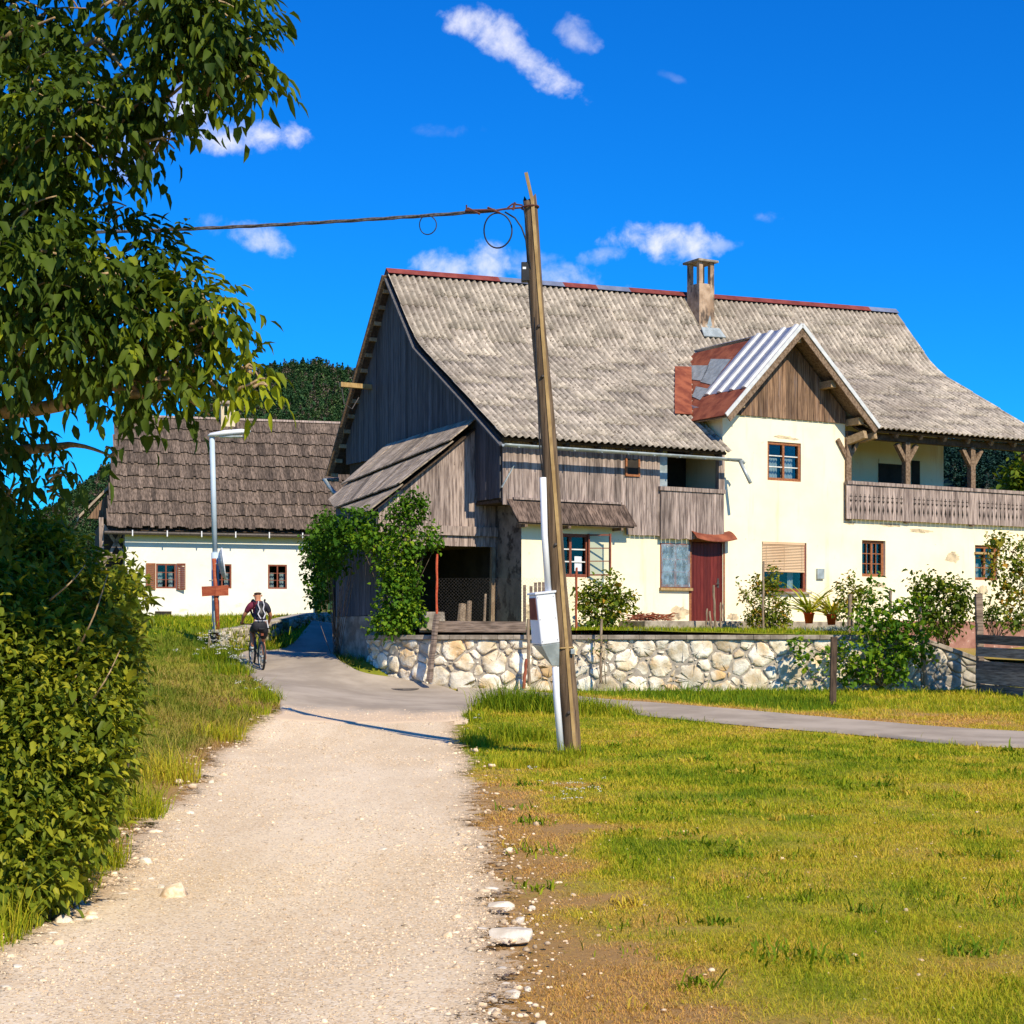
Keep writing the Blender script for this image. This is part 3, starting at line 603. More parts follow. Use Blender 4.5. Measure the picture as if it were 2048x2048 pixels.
_g=(1+5**.5)/2; _IV=norm(np.array([(-1,_g,0),(1,_g,0),(-1,-_g,0),(1,-_g,0),(0,-1,_g),(0,1,_g),(0,-1,-_g),(0,1,-_g),(_g,0,-1),(_g,0,1),(-_g,0,-1),(-_g,0,1)],float))
_IT=np.array([(0,11,5),(0,5,1),(0,1,7),(0,7,10),(0,10,11),(1,5,9),(5,11,4),(11,10,2),(10,7,6),(7,1,8),(3,9,4),(3,4,2),(3,2,6),(3,6,8),(3,8,9),(4,9,5),(2,4,11),(6,2,10),(8,6,7),(9,8,1)])
def pebbles(P,r,tone):
    n=len(P); sc=r[:,None]*RNG.uniform(.6,1.3,(n,3))*np.array([1,1,.62]); a=RNG.random(n)*6.28; ca,sa=np.cos(a)[:,None],np.sin(a)[:,None]
    V=_IV[None]*sc[:,None]*RNG.uniform(.78,1.15,(n,12,1)); X=V[...,0]*ca-V[...,1]*sa; Y=V[...,0]*sa+V[...,1]*ca
    V=np.stack([X,Y,V[...,2]],-1)+P[:,None]; return V.reshape(-1,3),[((np.arange(n)*12)[:,None,None]+_IT[None]).reshape(-1,3)],np.repeat(tone,12)
pc=Cloud()
def strew(n,x0,x1,y0,y1,keep,r,rs=.45,lift=.03,t=.6):
    x=RNG.uniform(x0,x1,n);y=RNG.uniform(y0,y1,n); k=keep(x,y); x,y=x[k],y[k]; m=len(x)
    lf=np.where(inpoly(x,y,POLY_G)|inpoly(x,y,POLY_A),lift,np.where(np.minimum(np.abs(x-gr_right(y)),np.abs(x-gr_left(y)))<.35,.02,-.02)); V,F,T=pebbles(np.c_[x,y,TZ(x,y)+lf],r*RNG.lognormal(0,rs,m),np.clip(RNG.normal(t,.25,m),0,1)); pc.add(V,F,T)
ing=lambda x,y: inpoly(x,y,POLY_G)&(RNG.random(len(x))<np.clip((fbm(x,y*.45,.9,61)-.3)*2.6,.08,1))
strew(60000,-4,1,5.5,13,ing,.0048,rs=.35,lift=.036,t=.5); strew(16000,-4.5,.5,13,22,ing,.0065,rs=.35,lift=.036,t=.5); strew(7000,-4.8,0,22,29.5,ing,.0085,rs=.35,lift=.036,t=.5)
edge=lambda x,y:(np.abs(x-gr_right(y)+.1)<np.abs(RNG.normal(.08,.27,len(x))))|(np.abs(x-gr_left(y)+.05)<np.abs(RNG.normal(0,.28,len(x))))
strew(15000,-4,1,5.5,14,edge,.0105,.55,.03); strew(3500,-4.5,.5,14,29,edge,.014,.5,.03); strew(2500,-4.5,0,29,31.5,lambda x,y:inpoly(x,y,POLY_A)&(RNG.random(len(x))<np.clip((31.5-y)/2.5,0,1)),.0085,.35,.05); strew(500,-1,6,6,16,lambda x,y:x>gr_right(y),.009)
o=pc.build('loose_gravel',M['pebble']); tag(o,'pale limestone chippings lying loose on the gravel road and its edges','gravel',kind='stuff')
def rock(px,py,w,h,label,group=None,name='rock',flat=1.0):
    p=gp(px,py); sc=p[1]/FL; W=w*sc/2; Hh=h*sc/2; bm=bmesh.new(); rnd=random.Random(px*7+py)
    for i in range(26):
        v=Vector((rnd.gauss(0,1),rnd.gauss(0,1),rnd.gauss(0,1))).normalized()
        v=Vector((math.copysign(abs(v.x)**.92,v.x),math.copysign(abs(v.y)**.92,v.y),math.copysign(abs(v.z)**.65,v.z)))*rnd.uniform(.86,1.06)
        bm.verts.new((v.x*W*1.05,v.y*W*rnd.uniform(.8,.95)*flat,v.z*Hh*1.05))
    r_=bmesh.ops.convex_hull(bm,input=bm.verts); bmesh.ops.delete(bm,geom=list({g for g in r_['geom_unused']+r_['geom_interior'] if isinstance(g,bmesh.types.BMVert)}),context='VERTS')
    bmesh.ops.bevel(bm,geom=list(bm.edges),offset=min(W,Hh)*.13,segments=2,affect='EDGES',clamp_overlap=True)
    me=bpy.data.meshes.new(name); bm.to_mesh(me); bm.free(); me.materials.append(M['rock'])
    a=me.attributes.new('tone','FLOAT','POINT'); a.data.foreach_set('value',[rnd.uniform(.3,.75)]*len(me.vertices))
    on=bool(inpoly(np.array([p[0]]),np.array([p[1]]),POLY_G)[0])
    o=link(name,me); o.location=(p[0],p[1],p[2]+Hh*.45+.02); o.rotation_euler=(rnd.uniform(-.15,.15),rnd.uniform(-.2,.2),0); tag(o,label,'rock',group); return o
rock(290,1736,32,25,'largest round pale rock on the left gravel edge below the tall grass tuft')
rock(127,1858,36,30,'rounded cream rock on the left road verge, close to the foot of the hedge')
rock(380,1636,20,14,'pale rock on the left verge beside the green grass tuft')
rock(1022,1885,96,34,'long flat pale slab of rock on the right edge of the gravel road',flat=.8)
rock(1002,1826,60,24,'flat grey rock on the right road edge just beyond the long slab',flat=.8)
rock(355,2010,34,16,'reddish tan flat stone lying in the gravel near the bottom of the picture')
rock(1026,2003,34,20,'angular pale rock at the bottom right corner of the gravel road edge')
rock(766,1708,22,10,'single grey stone lying out on the gravel road right of its middle')
rock(423,1573,13,13,'small white stone standing clear on the left gravel edge far up the road')
rock(215,2036,40,14,'dark tan stone at the bottom left of the gravel')
GRP='small pale rocks along the edges of the gravel road'
for px,py,w,h in [(322,1788,22,18),(300,1770,18,14),(245,1800,26,14),(80,1865,24,14),(155,1855,24,16),(105,1880,22,14),(60,1890,22,14),(190,1840,18,12),(215,1815,22,12),(330,1752,16,10),(35,1950,26,18),(92,1960,22,14),(15,1990,28,16),(340,1710,16,10),(395,1620,14,10),(412,1660,14,9),(440,1610,12,9),(355,1668,16,10),(268,1812,16,12),(18,1925,20,14),(130,1905,18,11),
    (985,1790,40,14),(1040,1850,24,12),(965,1870,26,12),(1010,1985,30,16),(985,2010,26,14),(960,1960,24,12),(1005,1955,36,18),(940,1985,22,12),(975,1935,20,10),(1055,1990,14,12),(960,1705,18,12),(990,2035,30,14),(1064,1825,16,10),(578,1424,18,8),(566,1420,14,7),(910,1988,18,9),(945,2030,20,10)]:
    rock(px,py,w,h,'small pale limestone rock lying at the edge of the gravel road',GRP)
def flowers(name,label,spots,r):
    cl=Cloud()
    for px,py,sp,n,h in spots:
        p=gp(px,py); x=p[0]+RNG.normal(0,sp,n); y=p[1]+RNG.normal(0,sp*.6,n); k_=~on_road(x,y); x,y=x[k_],y[k_]; n=len(x); z=TZ(x,y)+h*RNG.uniform(.6,1.1,n)
        for k in range(n):
            m=9; Q=np.array([x[k],y[k],z[k]])+RNG.normal(0,r,(m,3))*np.array([1,1,.25]); D=unit_rand(m)*np.array([1,1,.2])
            V,F,T=leaves(Q,D,r*.9,r*.7,RNG.random(m)); cl.add(V,F,T)
    o=cl.build(name,M['flower']); tag(o,label,'flowers',kind='stuff')
flowers('verge_flowers','white flower heads scattered in the grass bank left of the cyclist',[(412,1306,.1,8,.5),(440,1308,.22,26,.5),(452,1322,.35,20,.35),(480,1335,.3,16,.3),(500,1345,.2,10,.25),(420,1325,.4,10,.3),(560,1400,.4,8,.2),(530,1390,.5,8,.25)],.032)
flowers('meadow_flowers','white yarrow heads in the lawn below the leaning pole',[(1150,1600,.14,14,.12),(1165,1585,.1,6,.14),(1130,1615,.12,6,.1),(1110,1580,.1,4,.1),(1035,1550,.15,5,.1),(950,1455,.1,5,.2)],.014)
# ------------------------------------------------------------------ the farmhouse; local axes: x along the front, y into depth, z up
H=thing('farmhouse','large old farmhouse with yellow walls, weathered boards and a corrugated roof behind the stone wall','house',(HP0[0],HP0[1],ZB),HOUSE_A)
hf=FR[H.name]; q=lambda w:w-ZB
PROF0=[(5.4,10.94),(3.82,8.9),(1.5,7.38),(-.45,6.07)]
UL=-.81
def chaikin(p,k=1,c=.13):
    for _ in range(k):
        o=[p[0]]
        for a,b in zip(p[:-1],p[1:]): o+= [(a[0]*(1-c)+b[0]*c,a[1]*(1-c)+b[1]*c),(a[0]*c+b[0]*(1-c),a[1]*c+b[1]*(1-c))]
        p=o+[p[-1]]
    return p
PR=np.array(chaikin(PROF0)); _al=np.r_[0,np.cumsum(np.hypot(*np.diff(PR,axis=0).T))]; SL=_al[-1]
def prof(d): return np.interp(d,_al,PR[:,0]),np.interp(d,_al,PR[:,1])
def rise(u,w):
    rr=.68*np.clip((u-UL)/17.72,0,1.1); k=np.clip(1-(w-6.07)/2.78,0,1); return rr*(1-k)+(.05+.9*smooth(u,6.0,10.4))*k
def d_of_v(v): return float(np.interp(-v,-PR[:,0],_al))
def roofp(u,d,lift=0.0):
    v,w=prof(d); v2,w2=prof(min(d+.02,SL)); v1,w1=prof(max(d-.02,0)); tx,tz_=(v2-v1),(w2-w1); l=math.hypot(tx,tz_)
    nv,nw=tz_/l,-tx/l      # outward (front/up) normal
    if nw<0: nv,nw=-nv,-nw
    t=(u-UL)/17.72; ud=u+ (max(0,t)**3)*.45*(1-(w-6.07)/4.87)   # the far verge splays a little
    return (ud,float(v+nv*lift),float(w+nw*lift+rise(u,w)-ZB))
mb=MB(); PIT=.195
def sheet(u0,u1,d0,d1,mb,lift0,lift1):
    nw=NW; nu=nw*8; tone=random.gauss(.5,.06); nd=3; dz=0; b=len(mb.V)
    mb.grid(lambda s,t: roofp(u0+(u1-u0)*s, d0+(d1-d0)*t, lift0+(lift1-lift0)*t+dz+.032*math.cos(2*math.pi*nw*s)),nu,nd,tone=tone)
    for k in range(b,len(mb.V)):   # troughs darker and crests paler, so the corrugation shows
        mb.T[k]=min(1,max(0,tone+.30*math.cos(2*math.pi*nw*((k-b)%(nu+1))/nu)-.04))
cols=[UL+i*(5.8-UL)/6.0 for i in range(7)]+[5.8+1.1*i for i in range(1,5)]+[10.2+1.115*i for i in range(1,7)]
for i in range(len(cols)-1):
    a,b=cols[i],cols[i+1]; NW=max(1,round((b-a)/PIT)); c=(a+b)/2; end=SL if not 5.75<c<10.1 else d_of_v(.2)
    off=(i%2)*.5; d=-.0; first=True
    while d<end-.03:
        L=1.22 if not first else 1.22-off*(.9 if i%4==1 else 1.3)
        d1=min(d+L,end); sheet(a,b,max(d-.08,0),d1,mb,.038,.056); d=d1; first=False
mb.build('roof_sheets',M['eternit'],H,smooth=True,solid=.012)
# boarded deck under the sheets (front and rear slopes), closed so that no sun leaks in
mb=MB()
def slab(ua,ub,da,db,n=24):
    ds=[da+(db-da)*k/n for k in range(n+1)]
    for k in range(n):
        A=[roofp(ua,ds[k],-.12),roofp(ub,ds[k],-.12),roofp(ub,ds[k+1],-.12),roofp(ua,ds[k+1],-.12)]
        B=[roofp(ua,ds[k],-.06),roofp(ub,ds[k],-.06),roofp(ub,ds[k+1],-.06),roofp(ua,ds[k+1],-.06)]
        mb.hexa(A,B)
slab(UL+.06,5.78,0,SL-.12); slab(5.78,10.1,0,d_of_v(.3)); slab(10.1,16.8,0,SL-.12)
mb.build('roof_deck',M['wood_deck'],H)
mb=MB()
R0=(UL,4.75,10.78); RR=(16.29,4.75,11.45)
rear=[(UL,5.37,q(10.9)),(16.9,5.37,q(11.58)),(17.2,8.9,q(6.6)),(UL,8.82,q(6.06))]
mb.prism(rear,(0,.05,.05)); mb.build('rear_roof_slope',M['eternit'],H)
mb=MB(); mb.prism([(p[0]+.03*(1 if p[0]<0 else -1),p[1]-.02,p[2]-.03) for p in rear],(0,.02,.02)); mb.build('rear_roof_deck',M['wood_deck'],H)
# ridge cap: red and bare zinc lengths, each a part
for u0,u1,kk in [(UL,2.55,0),(2.55,4.6,1),(4.6,5.7,0),(5.7,6.8,1),(6.8,13.6,0),(13.6,14.5,0),(14.5,15.8,0),(15.8,16.95,1)]:
    m_=MB(); f=lambda u:10.985+.68*(u-UL)/17.72; t=random.uniform(.2,.8)
    us=list(np.arange(u0,u1-.3,.9))+[u1]; vs=[]; fs=[]
    for u in us:
        for dv,dw in ((-.15,-.05),(-.13,-.035),(0,.1),(.13,-.08),(.15,-.1),(0,.085)): vs.append((u,5.4+dv,q(f(u)+dw)))
    for i in range(len(us)-1):
        for k in range(6): fs.append((i*6+k,i*6+(k+1)%6,(i+1)*6+(k+1)%6,(i+1)*6+k))
    fs+=[tuple(range(5,-1,-1)),tuple(range(len(vs)-6,len(vs)))]
    m_.add(vs,fs,tone=t); r_=m_.build('ridge_cap',M['galv'] if kk else M['ridge_red'],H); r_['label']='bare zinc ridge capping' if kk else 'red ridge capping'
# ---- walls
holes=[]
W_OPEN=box_of(hf,(1106,1066),(1177,1155),0); W_PLAST=box_of(hf,(1320,1086),(1380,1176),0); W_UP=box_of(hf,(1535,882),(1602,964),0); W_BLIND=box_of(hf,(1524,1083),(1613,1184),0)
W_R1=box_of(hf,(1724,1080),(1771,1154),0); W_R2=box_of(hf,(1950,1090),(1995,1161),0); DOOR=box_of(hf,(1382,1083),(1446,1243),0)
mb=MB()
wall_holes(mb,0.0,0.0,5.92,-.6,q(4.75),[W_OPEN,W_PLAST,DOOR])
wall_holes(mb,0.0,5.92,9.99,-.6,q(7.17),[W_UP,W_BLIND])
wall_holes(mb,0.0,9.99,17.2,-1.0,q(4.75),[W_R1,W_R2],depth=.2)
def quad(mb,*p,mi=0): mb.add(p,[(0,1,2,3)],mi=mi)
# return faces of the taller middle block, rear and side walls
quad(mb,(5.92,.0,q(4.7)),(5.92,2.6,q(4.7)),(5.92,2.6,q(7.9)),(5.92,.0,q(7.17)))
quad(mb,(9.99,.0,q(4.7)),(9.99,2.0,q(4.7)),(9.99,2.0,q(8.3)),(9.99,.0,q(7.17)))
quad(mb,(17.2,0,-1),(17.2,8.2,-1),(17.2,8.2,q(4.7)),(17.2,0,q(4.7)))
quad(mb,(0,8.2,-1),(17.2,8.2,-1),(17.2,8.2,q(4.7)),(0,8.2,q(4.7)))
quad(mb,(0,8.2,q(4.7)),(15.55,8.2,q(4.7)),(15.55,8.2,q(6.6)),(0,8.2,q(6.6)))
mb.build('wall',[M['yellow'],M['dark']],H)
mb=MB(); mb.box(10.0,15.55,1.98,2.1,q(4.62),q(8.1)); mb.box(15.45,15.55,2.1,8.15,q(4.62),q(7.0))
mb.build('porch_back_wall',M['yellow'],H)
mb=MB(); mb.box(10.0,17.15,.02,8.15,q(4.55),q(4.62)); mb.build('porch_floor',M['wood_deck'],H)
mb=MB(); mb.box(11.2,17.25,-.035,-.004,-1.0,q(1.98)); mb.build('plinth',M['pinkplinth'],H)
# stucco end wall below, boarded gable above
mb=MB(); quad(mb,(0,0,-.8),(0,8.2,-.8),(0,8.2,q(4.75)),(0,0,q(4.75))); mb.build('end_wall',M['stucco'],H)
UG=-.56
def gtop(v):
    if v<=5.4: d=d_of_v(v); return q(float(np.interp(d,_al,PR[:,1])))-.12
    return q(10.94-(v-5.4)*(10.94-6.08)/3.42)-.12
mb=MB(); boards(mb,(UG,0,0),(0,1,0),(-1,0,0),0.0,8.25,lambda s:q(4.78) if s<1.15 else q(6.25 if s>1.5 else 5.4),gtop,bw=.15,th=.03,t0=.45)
mb.build('gable_boards',M['wood_shaded'],H)
mb=MB(); vsg=list(np.linspace(.05,8.15,30)); mb.add([(UG+.03,.05,q(4.7))]+[(UG+.03,v,gtop(v)-.03) for v in vsg]+[(UG+.03,8.15,q(4.7))],[tuple(range(len(vsg)+2))])
mb.box(UG,0,.02,8.2,q(4.68),q(4.75)); mb.build('gable_lining',M['wood_deck'],H)
# verge battens under the rear slope: what shows as a ladder
for k in range(13):
    t=.06+.93*k/12; v=5.4+3.42*t; w=10.94-4.86*t-.13
    b_=MB(); b_.box(UL+.02,UG-.03,v-.035,v+.035,q(w)-.05,q(w)+.05,tone=random.random()); b_.build('verge_batten',M['wood_lath'],H)
mb=MB(); mb.beam((UL-.02,5.4,q(10.88)),(UL-.02,8.85,q(5.98)),.04,.2,up=(1,0,0)); mb.build('bargeboard',M['wood_beam'],H)
mb=MB()
for a,b in zip(PROF0[:-1],PROF0[1:]): mb.beam((UL+.0,a[0],q(a[1])-.13),(UL+.0,b[0],q(b[1])-.13),.035,.13,up=(1,0,0))
mb.build('bargeboard',M['wood_shaded'],H)
# hoist beam sticking out of the gable
mb=MB(); v,w=hf.on_u(680,769,-1.5); mb.beam((-1.5,v,w),(UG,v,w),.13,.12); hb=mb.build('hoist_beam',M['lath'],H)
mb=MB(); mb.tube([(-1.45,v,w-.06),(-1.38,v,w-.5),(-1.15,v,w-.62),(-.95,v,w-.3)],.015,5); mb.build('rope',M['cable'],hb)
# ---- front boarding of the left part
mb=MB(); boards(mb,(0,-.06,0),(1,0,0),(0,-1,0),-.56,2.92,lambda s:q(4.62),lambda s:q(6.32),bw=.2,t0=.5)
boards(mb,(0,-.065,0),(1,0,0),(0,-1,0),2.92,3.92,lambda s:q(4.03),lambda s:q(6.3) if not 2.98<s<-3 else 0,bw=.17,t0=.5)
fb=mb.build('front_boarding',M['wood_grey'],H)
mb=MB(); mb.box(-.56,3.92,-.055,-.02,q(4.7),q(6.35)); mb.box(-.56,-.5,-.02,.1,q(4.7),q(6.3)); mb.build('boarding_lining',M['wood_deck'],fb)
# small square hatch
u0,u1,w0,w1=box_of(hf,(1250,916),(1279,954),-.1)
mb=MB(); mb.box(u0+.05,u1-.05,-.112,-.102,w0+.05,w1-.02,mi=1); mb.box(u0,u0+.05,-.135,-.095,w0,w1); mb.box(u1-.05,u1,-.135,-.095,w0,w1); mb.box(u0+.05,u1-.05,-.135,-.095,w0,w0+.05)
mb.build('hatch',[M['orange_frame'],M['dark']],H)
# recess with boarded parapet beside the yellow block
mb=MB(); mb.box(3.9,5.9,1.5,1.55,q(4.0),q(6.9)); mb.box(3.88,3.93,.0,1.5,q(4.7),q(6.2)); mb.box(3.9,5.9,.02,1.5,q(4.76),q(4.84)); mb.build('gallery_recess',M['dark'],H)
mb=MB(); mb.box(3.93,4.18,-.03,.02,q(4.8),q(6.3)); mb.build('gallery_panel',M['galv_dull'],H)
mb=MB(); boards(mb,(0,-.12,0),(1,0,0),(0,-1,0),3.9,5.86,lambda s:q(3.97)+.05*((s*9)%1-.5),lambda s:q(5.14),bw=.155,t0=.5)
gp_=mb.build('gallery_parapet',M['wood_grey'],H)
mb=MB(); mb.box(3.86,5.88,-.19,-.08,q(5.14),q(5.24)); mb.build('handrail',M['wood_grey'],gp_)
mb=MB(); mb.box(5.72,5.9,-.11,.03,q(5.24),q(6.3)); mb.build('gallery_post',M['wood_grey'],H)
# pent roof over the open window
mb=MB(); s=-.45
while s<2.86:
    w_=random.uniform(.2,.32); e=min(s+w_,2.88); o=random.uniform(0,.012)
    mb.hexa([(s,-.1,q(4.71)+o),(e-.012,-.1,q(4.71)+o),(e-.012+.12,-.42,q(4.2)+o),(s+.12,-.42,q(4.2)+o)],[(s,-.1,q(4.745)+o),(e-.012,-.1,q(4.745)+o),(e-.012+.12,-.42,q(4.235)+o),(s+.12,-.42,q(4.235)+o)],tone=random.random()); s+=w_
pr_=mb.build('pent_roof',M['pent_roof'],H)
mb=MB(); mb.hexa([(-.42,-.1,q(4.66)),(2.84,-.1,q(4.66)),(2.94,-.39,q(4.17)),(-.32,-.39,q(4.17))],[(-.42,-.1,q(4.7)),(2.84,-.1,q(4.7)),(2.94,-.39,q(4.2)),(-.32,-.39,q(4.2))]); mb.build('pent_deck',M['wood_deck'],pr_)
mb=MB(); mb.box(-.3,2.75,-.16,-.09,q(4.75),q(4.8)); mb.build('batten',M['wood_grey'],pr_)
mb=MB()
for u in (-.1,1.1,2.6):
    mb=MB(); mb.beam((u,-.0,q(4.14)),(u,-.38,q(4.14)),.07,.07); mb.build('bracket',M['wood_beam'],pr_)
# ---- gutter and its broken outlet
mb=MB(); P=[]; u0,wg0=hf.on_v(1006,889,-.55); u1,wg1=hf.on_v(1480,919,-.55)
def gut(s,t):
    a=math.pi*(1+t); u=u0+(u1-u0)*s; w=wg0+(wg1-wg0)*s; return (u,-.56+.07*math.cos(a),w+.07*math.sin(a)+.02)
mb.grid(gut,30,8); gt=mb.build('gutter',M['galv_dull'],H,smooth=True,solid=.006)
for k in range(9):
    u=u0+(u1-u0)*(k+.5)/9; b_=MB(); b_.box(u-.015,u+.015,-.64,-.48,wg0-.055+(wg1-wg0)*k/9,wg0-.04+(wg1-wg0)*k/9); b_.build('gutter_bracket',M['galv_dull'],gt)
mb=MB(); mb.tube([(u1-.5,-.56,wg1-.02),(u1+.06,-.56,wg1-.03),(u1+.12,-.58,wg1-.1)],.04,8); a=hf.on_v(1480,922,-.58); b=hf.on_v(1501,966,-.85)
mb.tube([(a[0],-.58,a[1]),(b[0],-.85,b[1])],.05,8); mb.build('downpipe',M['galv_dull'],H,smooth=True)
mb=MB(); mb.tube([(UL+.3,8.9,q(5.9)),(UL-.1,8.95,q(5.88)),(UL-.0,8.55,q(5.5)),(UL+.4,8.25,q(5.35))],.06,8); mb.build('rear_downpipe',M['galv_dull'],H,smooth=True)
# ---- windows and doors
bf='brown_frame'
fr_=window(H,'window',*W_OPEN,.03,bf,2,3,fw=.075,curtain=[(.55,.62,.0,1),(.1,.22,0,1)],bars=.03,bar_mat='curtain')
sx0=W_OPEN[1]; a=hf.on_v(1205,1155,-.25)
mb=MB(); A=Vector((sx0-.02,-.04,0)); B=Vector((sx0+.42,-.3,0)); z0,z1=W_OPEN[2]+.06,W_OPEN[3]-.02
for zz in (z0,z0+(z1-z0)*.345,z0+(z1-z0)*.67,z1): mb.beam(A+Vector((0,0,zz)),B+Vector((0,0,zz)),.03,.035 if zz in(z0,z1) else .022)
for pp in (A,B): mb.beam(pp+Vector((0,0,z0-.03)),pp+Vector((0,0,z1+.03)),.05,.04,up=(1,0,0))
sash=mb.build('open_sash',M[bf],fr_)
mb=MB(); mb.add([A+Vector((0,0,z0)),B+Vector((0,0,z0)),B+Vector((0,0,z1)),A+Vector((0,0,z1))],[(0,1,2,3)]); mb.build('sash_pane',M['glass'],fr_)
mb=MB(); x=(W_OPEN[0]+W_OPEN[1])/2+.14; mb.box(x,x+.2,.055,.06,W_OPEN[2]+.15,W_OPEN[2]+.5); mb.build('paper_notice',M['clothwhite'],fr_)
window(H,'window',*W_PLAST,.0,bf,2,3,fw=.08,curtain=[(.05,.4,0,1),(.6,.95,0,1)],label='window covered with clear plastic film')
mb=MB(); u0,u1,w0,w1=W_PLAST; mb.grid(lambda s,t:(u0+.02+(u1-u0-.04)*s,-.032-.012*math.sin(s*9+t*14)*math.sin(t*11-s*6),w0+.02+(w1-w0-.04)*t),24,32)
def film():
    m,nt=nodes_mat('clear_wrinkled_film'); t=N(nt,'ShaderNodeBsdfTransparent'); t.inputs[0].default_value=(.9,.93,.95,1)
    g=N(nt,'ShaderNodeBsdfPrincipled'); g.inputs['Base Color'].default_value=(.35,.5,.6,1); g.inputs['Roughness'].default_value=.12
    mx=N(nt,'ShaderNodeMixShader'); nz=noise(nt,(1,1,.5),7,5,.7); nt.links.new(maprange(nt,nz,.35,.75,.25,.75),mx.inputs[0]); nt.links.new(t.outputs[0],mx.inputs[1]); nt.links.new(g.outputs[0],mx.inputs[2])
    bp=N(nt,'ShaderNodeBump'); bp.inputs['Strength'].default_value=1; bp.inputs['Distance'].default_value=.05; nt.links.new(noise(nt,(2,1,.7),4,4,.6,dist=1.5),bp.inputs['Height']); nt.links.new(bp.outputs[0],g.inputs['Normal'])
    o=N(nt,'ShaderNodeOutputMaterial'); nt.links.new(mx.outputs[0],o.inputs[0]); return m
mb.build('plastic_film',film(),H,smooth=True)
mb=MB(); mb.box(u0-.03,u1+.03,-.09,-.003,w0-.07,w0-.004); mb.build('window_sill',M['lath'],H)
window(H,'window',*W_UP,.05,'orange_frame',2,3,fw=.075,curtain=[(.03,.44,.0,.62),(.56,.97,.0,.62),(.0,.12,.6,1)],bars=.026,bar_mat='curtain')
# window with the half lowered blind
u0,u1,w0,w1=W_BLIND; wf=window(H,'window',u0,u1,w0,w1,.06,bf,1,1,fw=.085,curtain=[(.72,.85,0,.6)],label='wide window with blind half down')
mb=MB(); zb_=w0+(w1-w0)*.42; n=17
for k in range(n):
    z=zb_+(w1-.05-zb_)*k/n; mb.hexa([(u0+.02,.005,z),(u1-.06,.005,z),(u1-.06,.03,z+.03),(u0+.02,.03,z+.03)],[(u0+.02,.007,z+.006),(u1-.06,.007,z+.006),(u1-.06,.032,z+.036),(u0+.02,.032,z+.036)],tone=random.uniform(.4,.6))
mb.box(u0+.02,u1-.06,-.005,.035,w1-.06,w1-.005,tone=.5); mb.box(u0+.02,u1-.06,.0,.035,zb_-.03,zb_-.004,tone=.2)
for uu in (.1,.5,.9): x=u0+(u1-u0)*uu; mb.box(x-.004,x+.004,-.001,.003,zb_,w1-.05,tone=0)
mb.build('blind',M['blind'],wf)
mb=MB(); mb.box(u0-.03,u1+.1,-.1,-.003,w0-.05,w0-.004); mb.build('window_sill',M['concrete'],wf)
window(H,'window',*W_R1,.1,'orange_frame',4,3,fw=.08,bars=.022,curtain=[(.55,.8,.05,.12)])
wr=window(H,'window',*W_R2,.08,'orange_frame',2,3,fw=.08,bars=.03,curtain=[(.05,.4,0,.5),(.6,.95,0,.5)],label='window with an orange bar across its top')
mb=MB(); u0,u1,w0,w1=W_R2; mb.box(u0-.03,u1+.06,-.05,.05,w0+(w1-w0)*.74,w0+(w1-w0)*.8); mb.build('cross_bar',M['lath'],wr)
# plank door under a curved metal hood
u0,u1,w0,w1=DOOR; mb=MB(); s=u0
while s<u1-.02: mb.box(s,min(s+.105,u1)-.006,.03,.07,w0,w1-.02,tone=random.random()); s+=.105
dr=mb.build('door',M['door'],H); mb=MB(); mb.box(u0,u1,.065,.1,w0,w1); mb.build('door_backing',M['door'],dr)
mb=MB(); mb.tube([(u1-.14,.03,w0+.95),(u1-.14,-.03,w0+.95),(u1-.26,-.035,w0+.94)],.012,6); mb.box(u1-.17,u1-.11,.02,.03,w0+.85,w0+1.08); mb.build('door_handle',M['iron'],dr)
mb=MB(); mb.box(u0-.06,u0-.002,-.02,.09,w0,w1+.06); mb.box(u1+.002,u1+.05,-.02,.09,w0,w1+.06); mb.box(u0-.002,u1+.002,-.02,.09,w1,w1+.06); mb.build('door_frame',M['orange_frame'],dr)
mb=MB(); mb.grid(lambda s,t:(u0-.1+(u1-u0+.26)*s,-.02-.36*t,w1+.26-.02*t-.2*t*t+.08*(2*s-1)**2-.05),14,6); mb.build('door_hood',M['rust'],H,smooth=True,solid=.012)
# grey meter box on the wall
a=hf.on_v(1635,1137,-.06); b=hf.on_v(1649,1158,-.06)
mb=MB(); mb.box(a[0],b[0],-.07,-.002,b[1],a[1]); mb.build('meter_box',M['galv_dull'],H,bevel=.008)
# patches where the paint is worn off the plaster
M['patch']=pmat('worn_plaster_patch',W3(.5,.4,.26),W3(.74,.6,.38),(1,1,1),5,rough=.95,bump=.5,tone=0,spots=(W3(.22,.18,.13),(1,1,1),6,.5,.62,.7))
for px,py,rx,ry in ((1360,1225,22,15),(1340,1236,26,6),(1466,1234,14,9),(1564,874,22,4),(1584,878,18,3),(1780,1050,30,5),(1700,1046,16,4),(1905,1115,22,14),(1965,1180,16,12),(1060,1225,12,22),(1840,1062,34,5),(1290,1236,18,6),(1760,1170,18,6)):
    u,w=hf.on_v(px,py,0); ku=44/FL*rx*1.2; kw=44/FL*ry; rn=random.Random(px); pts=[]
    for k in range(26):
        a=2*math.pi*k/26; r=.6+.4*rn.random(); pts.append((u+ku*r*math.cos(a),-.0025,w+kw*r*math.sin(a)))
    m_=MB(); m_.add([(u,-.0025,w)]+pts,[(0,1+k,1+(k+1)%26) for k in range(26)]); m_.build('plaster_patch',M['patch'],H)
# doorstep slab
mb=MB(); mb.box(2.75,10.3,-1.1,-.003,-.5,DOOR[2]-.0); mb.build('doorstep',M['concrete'],H,bevel=.02)
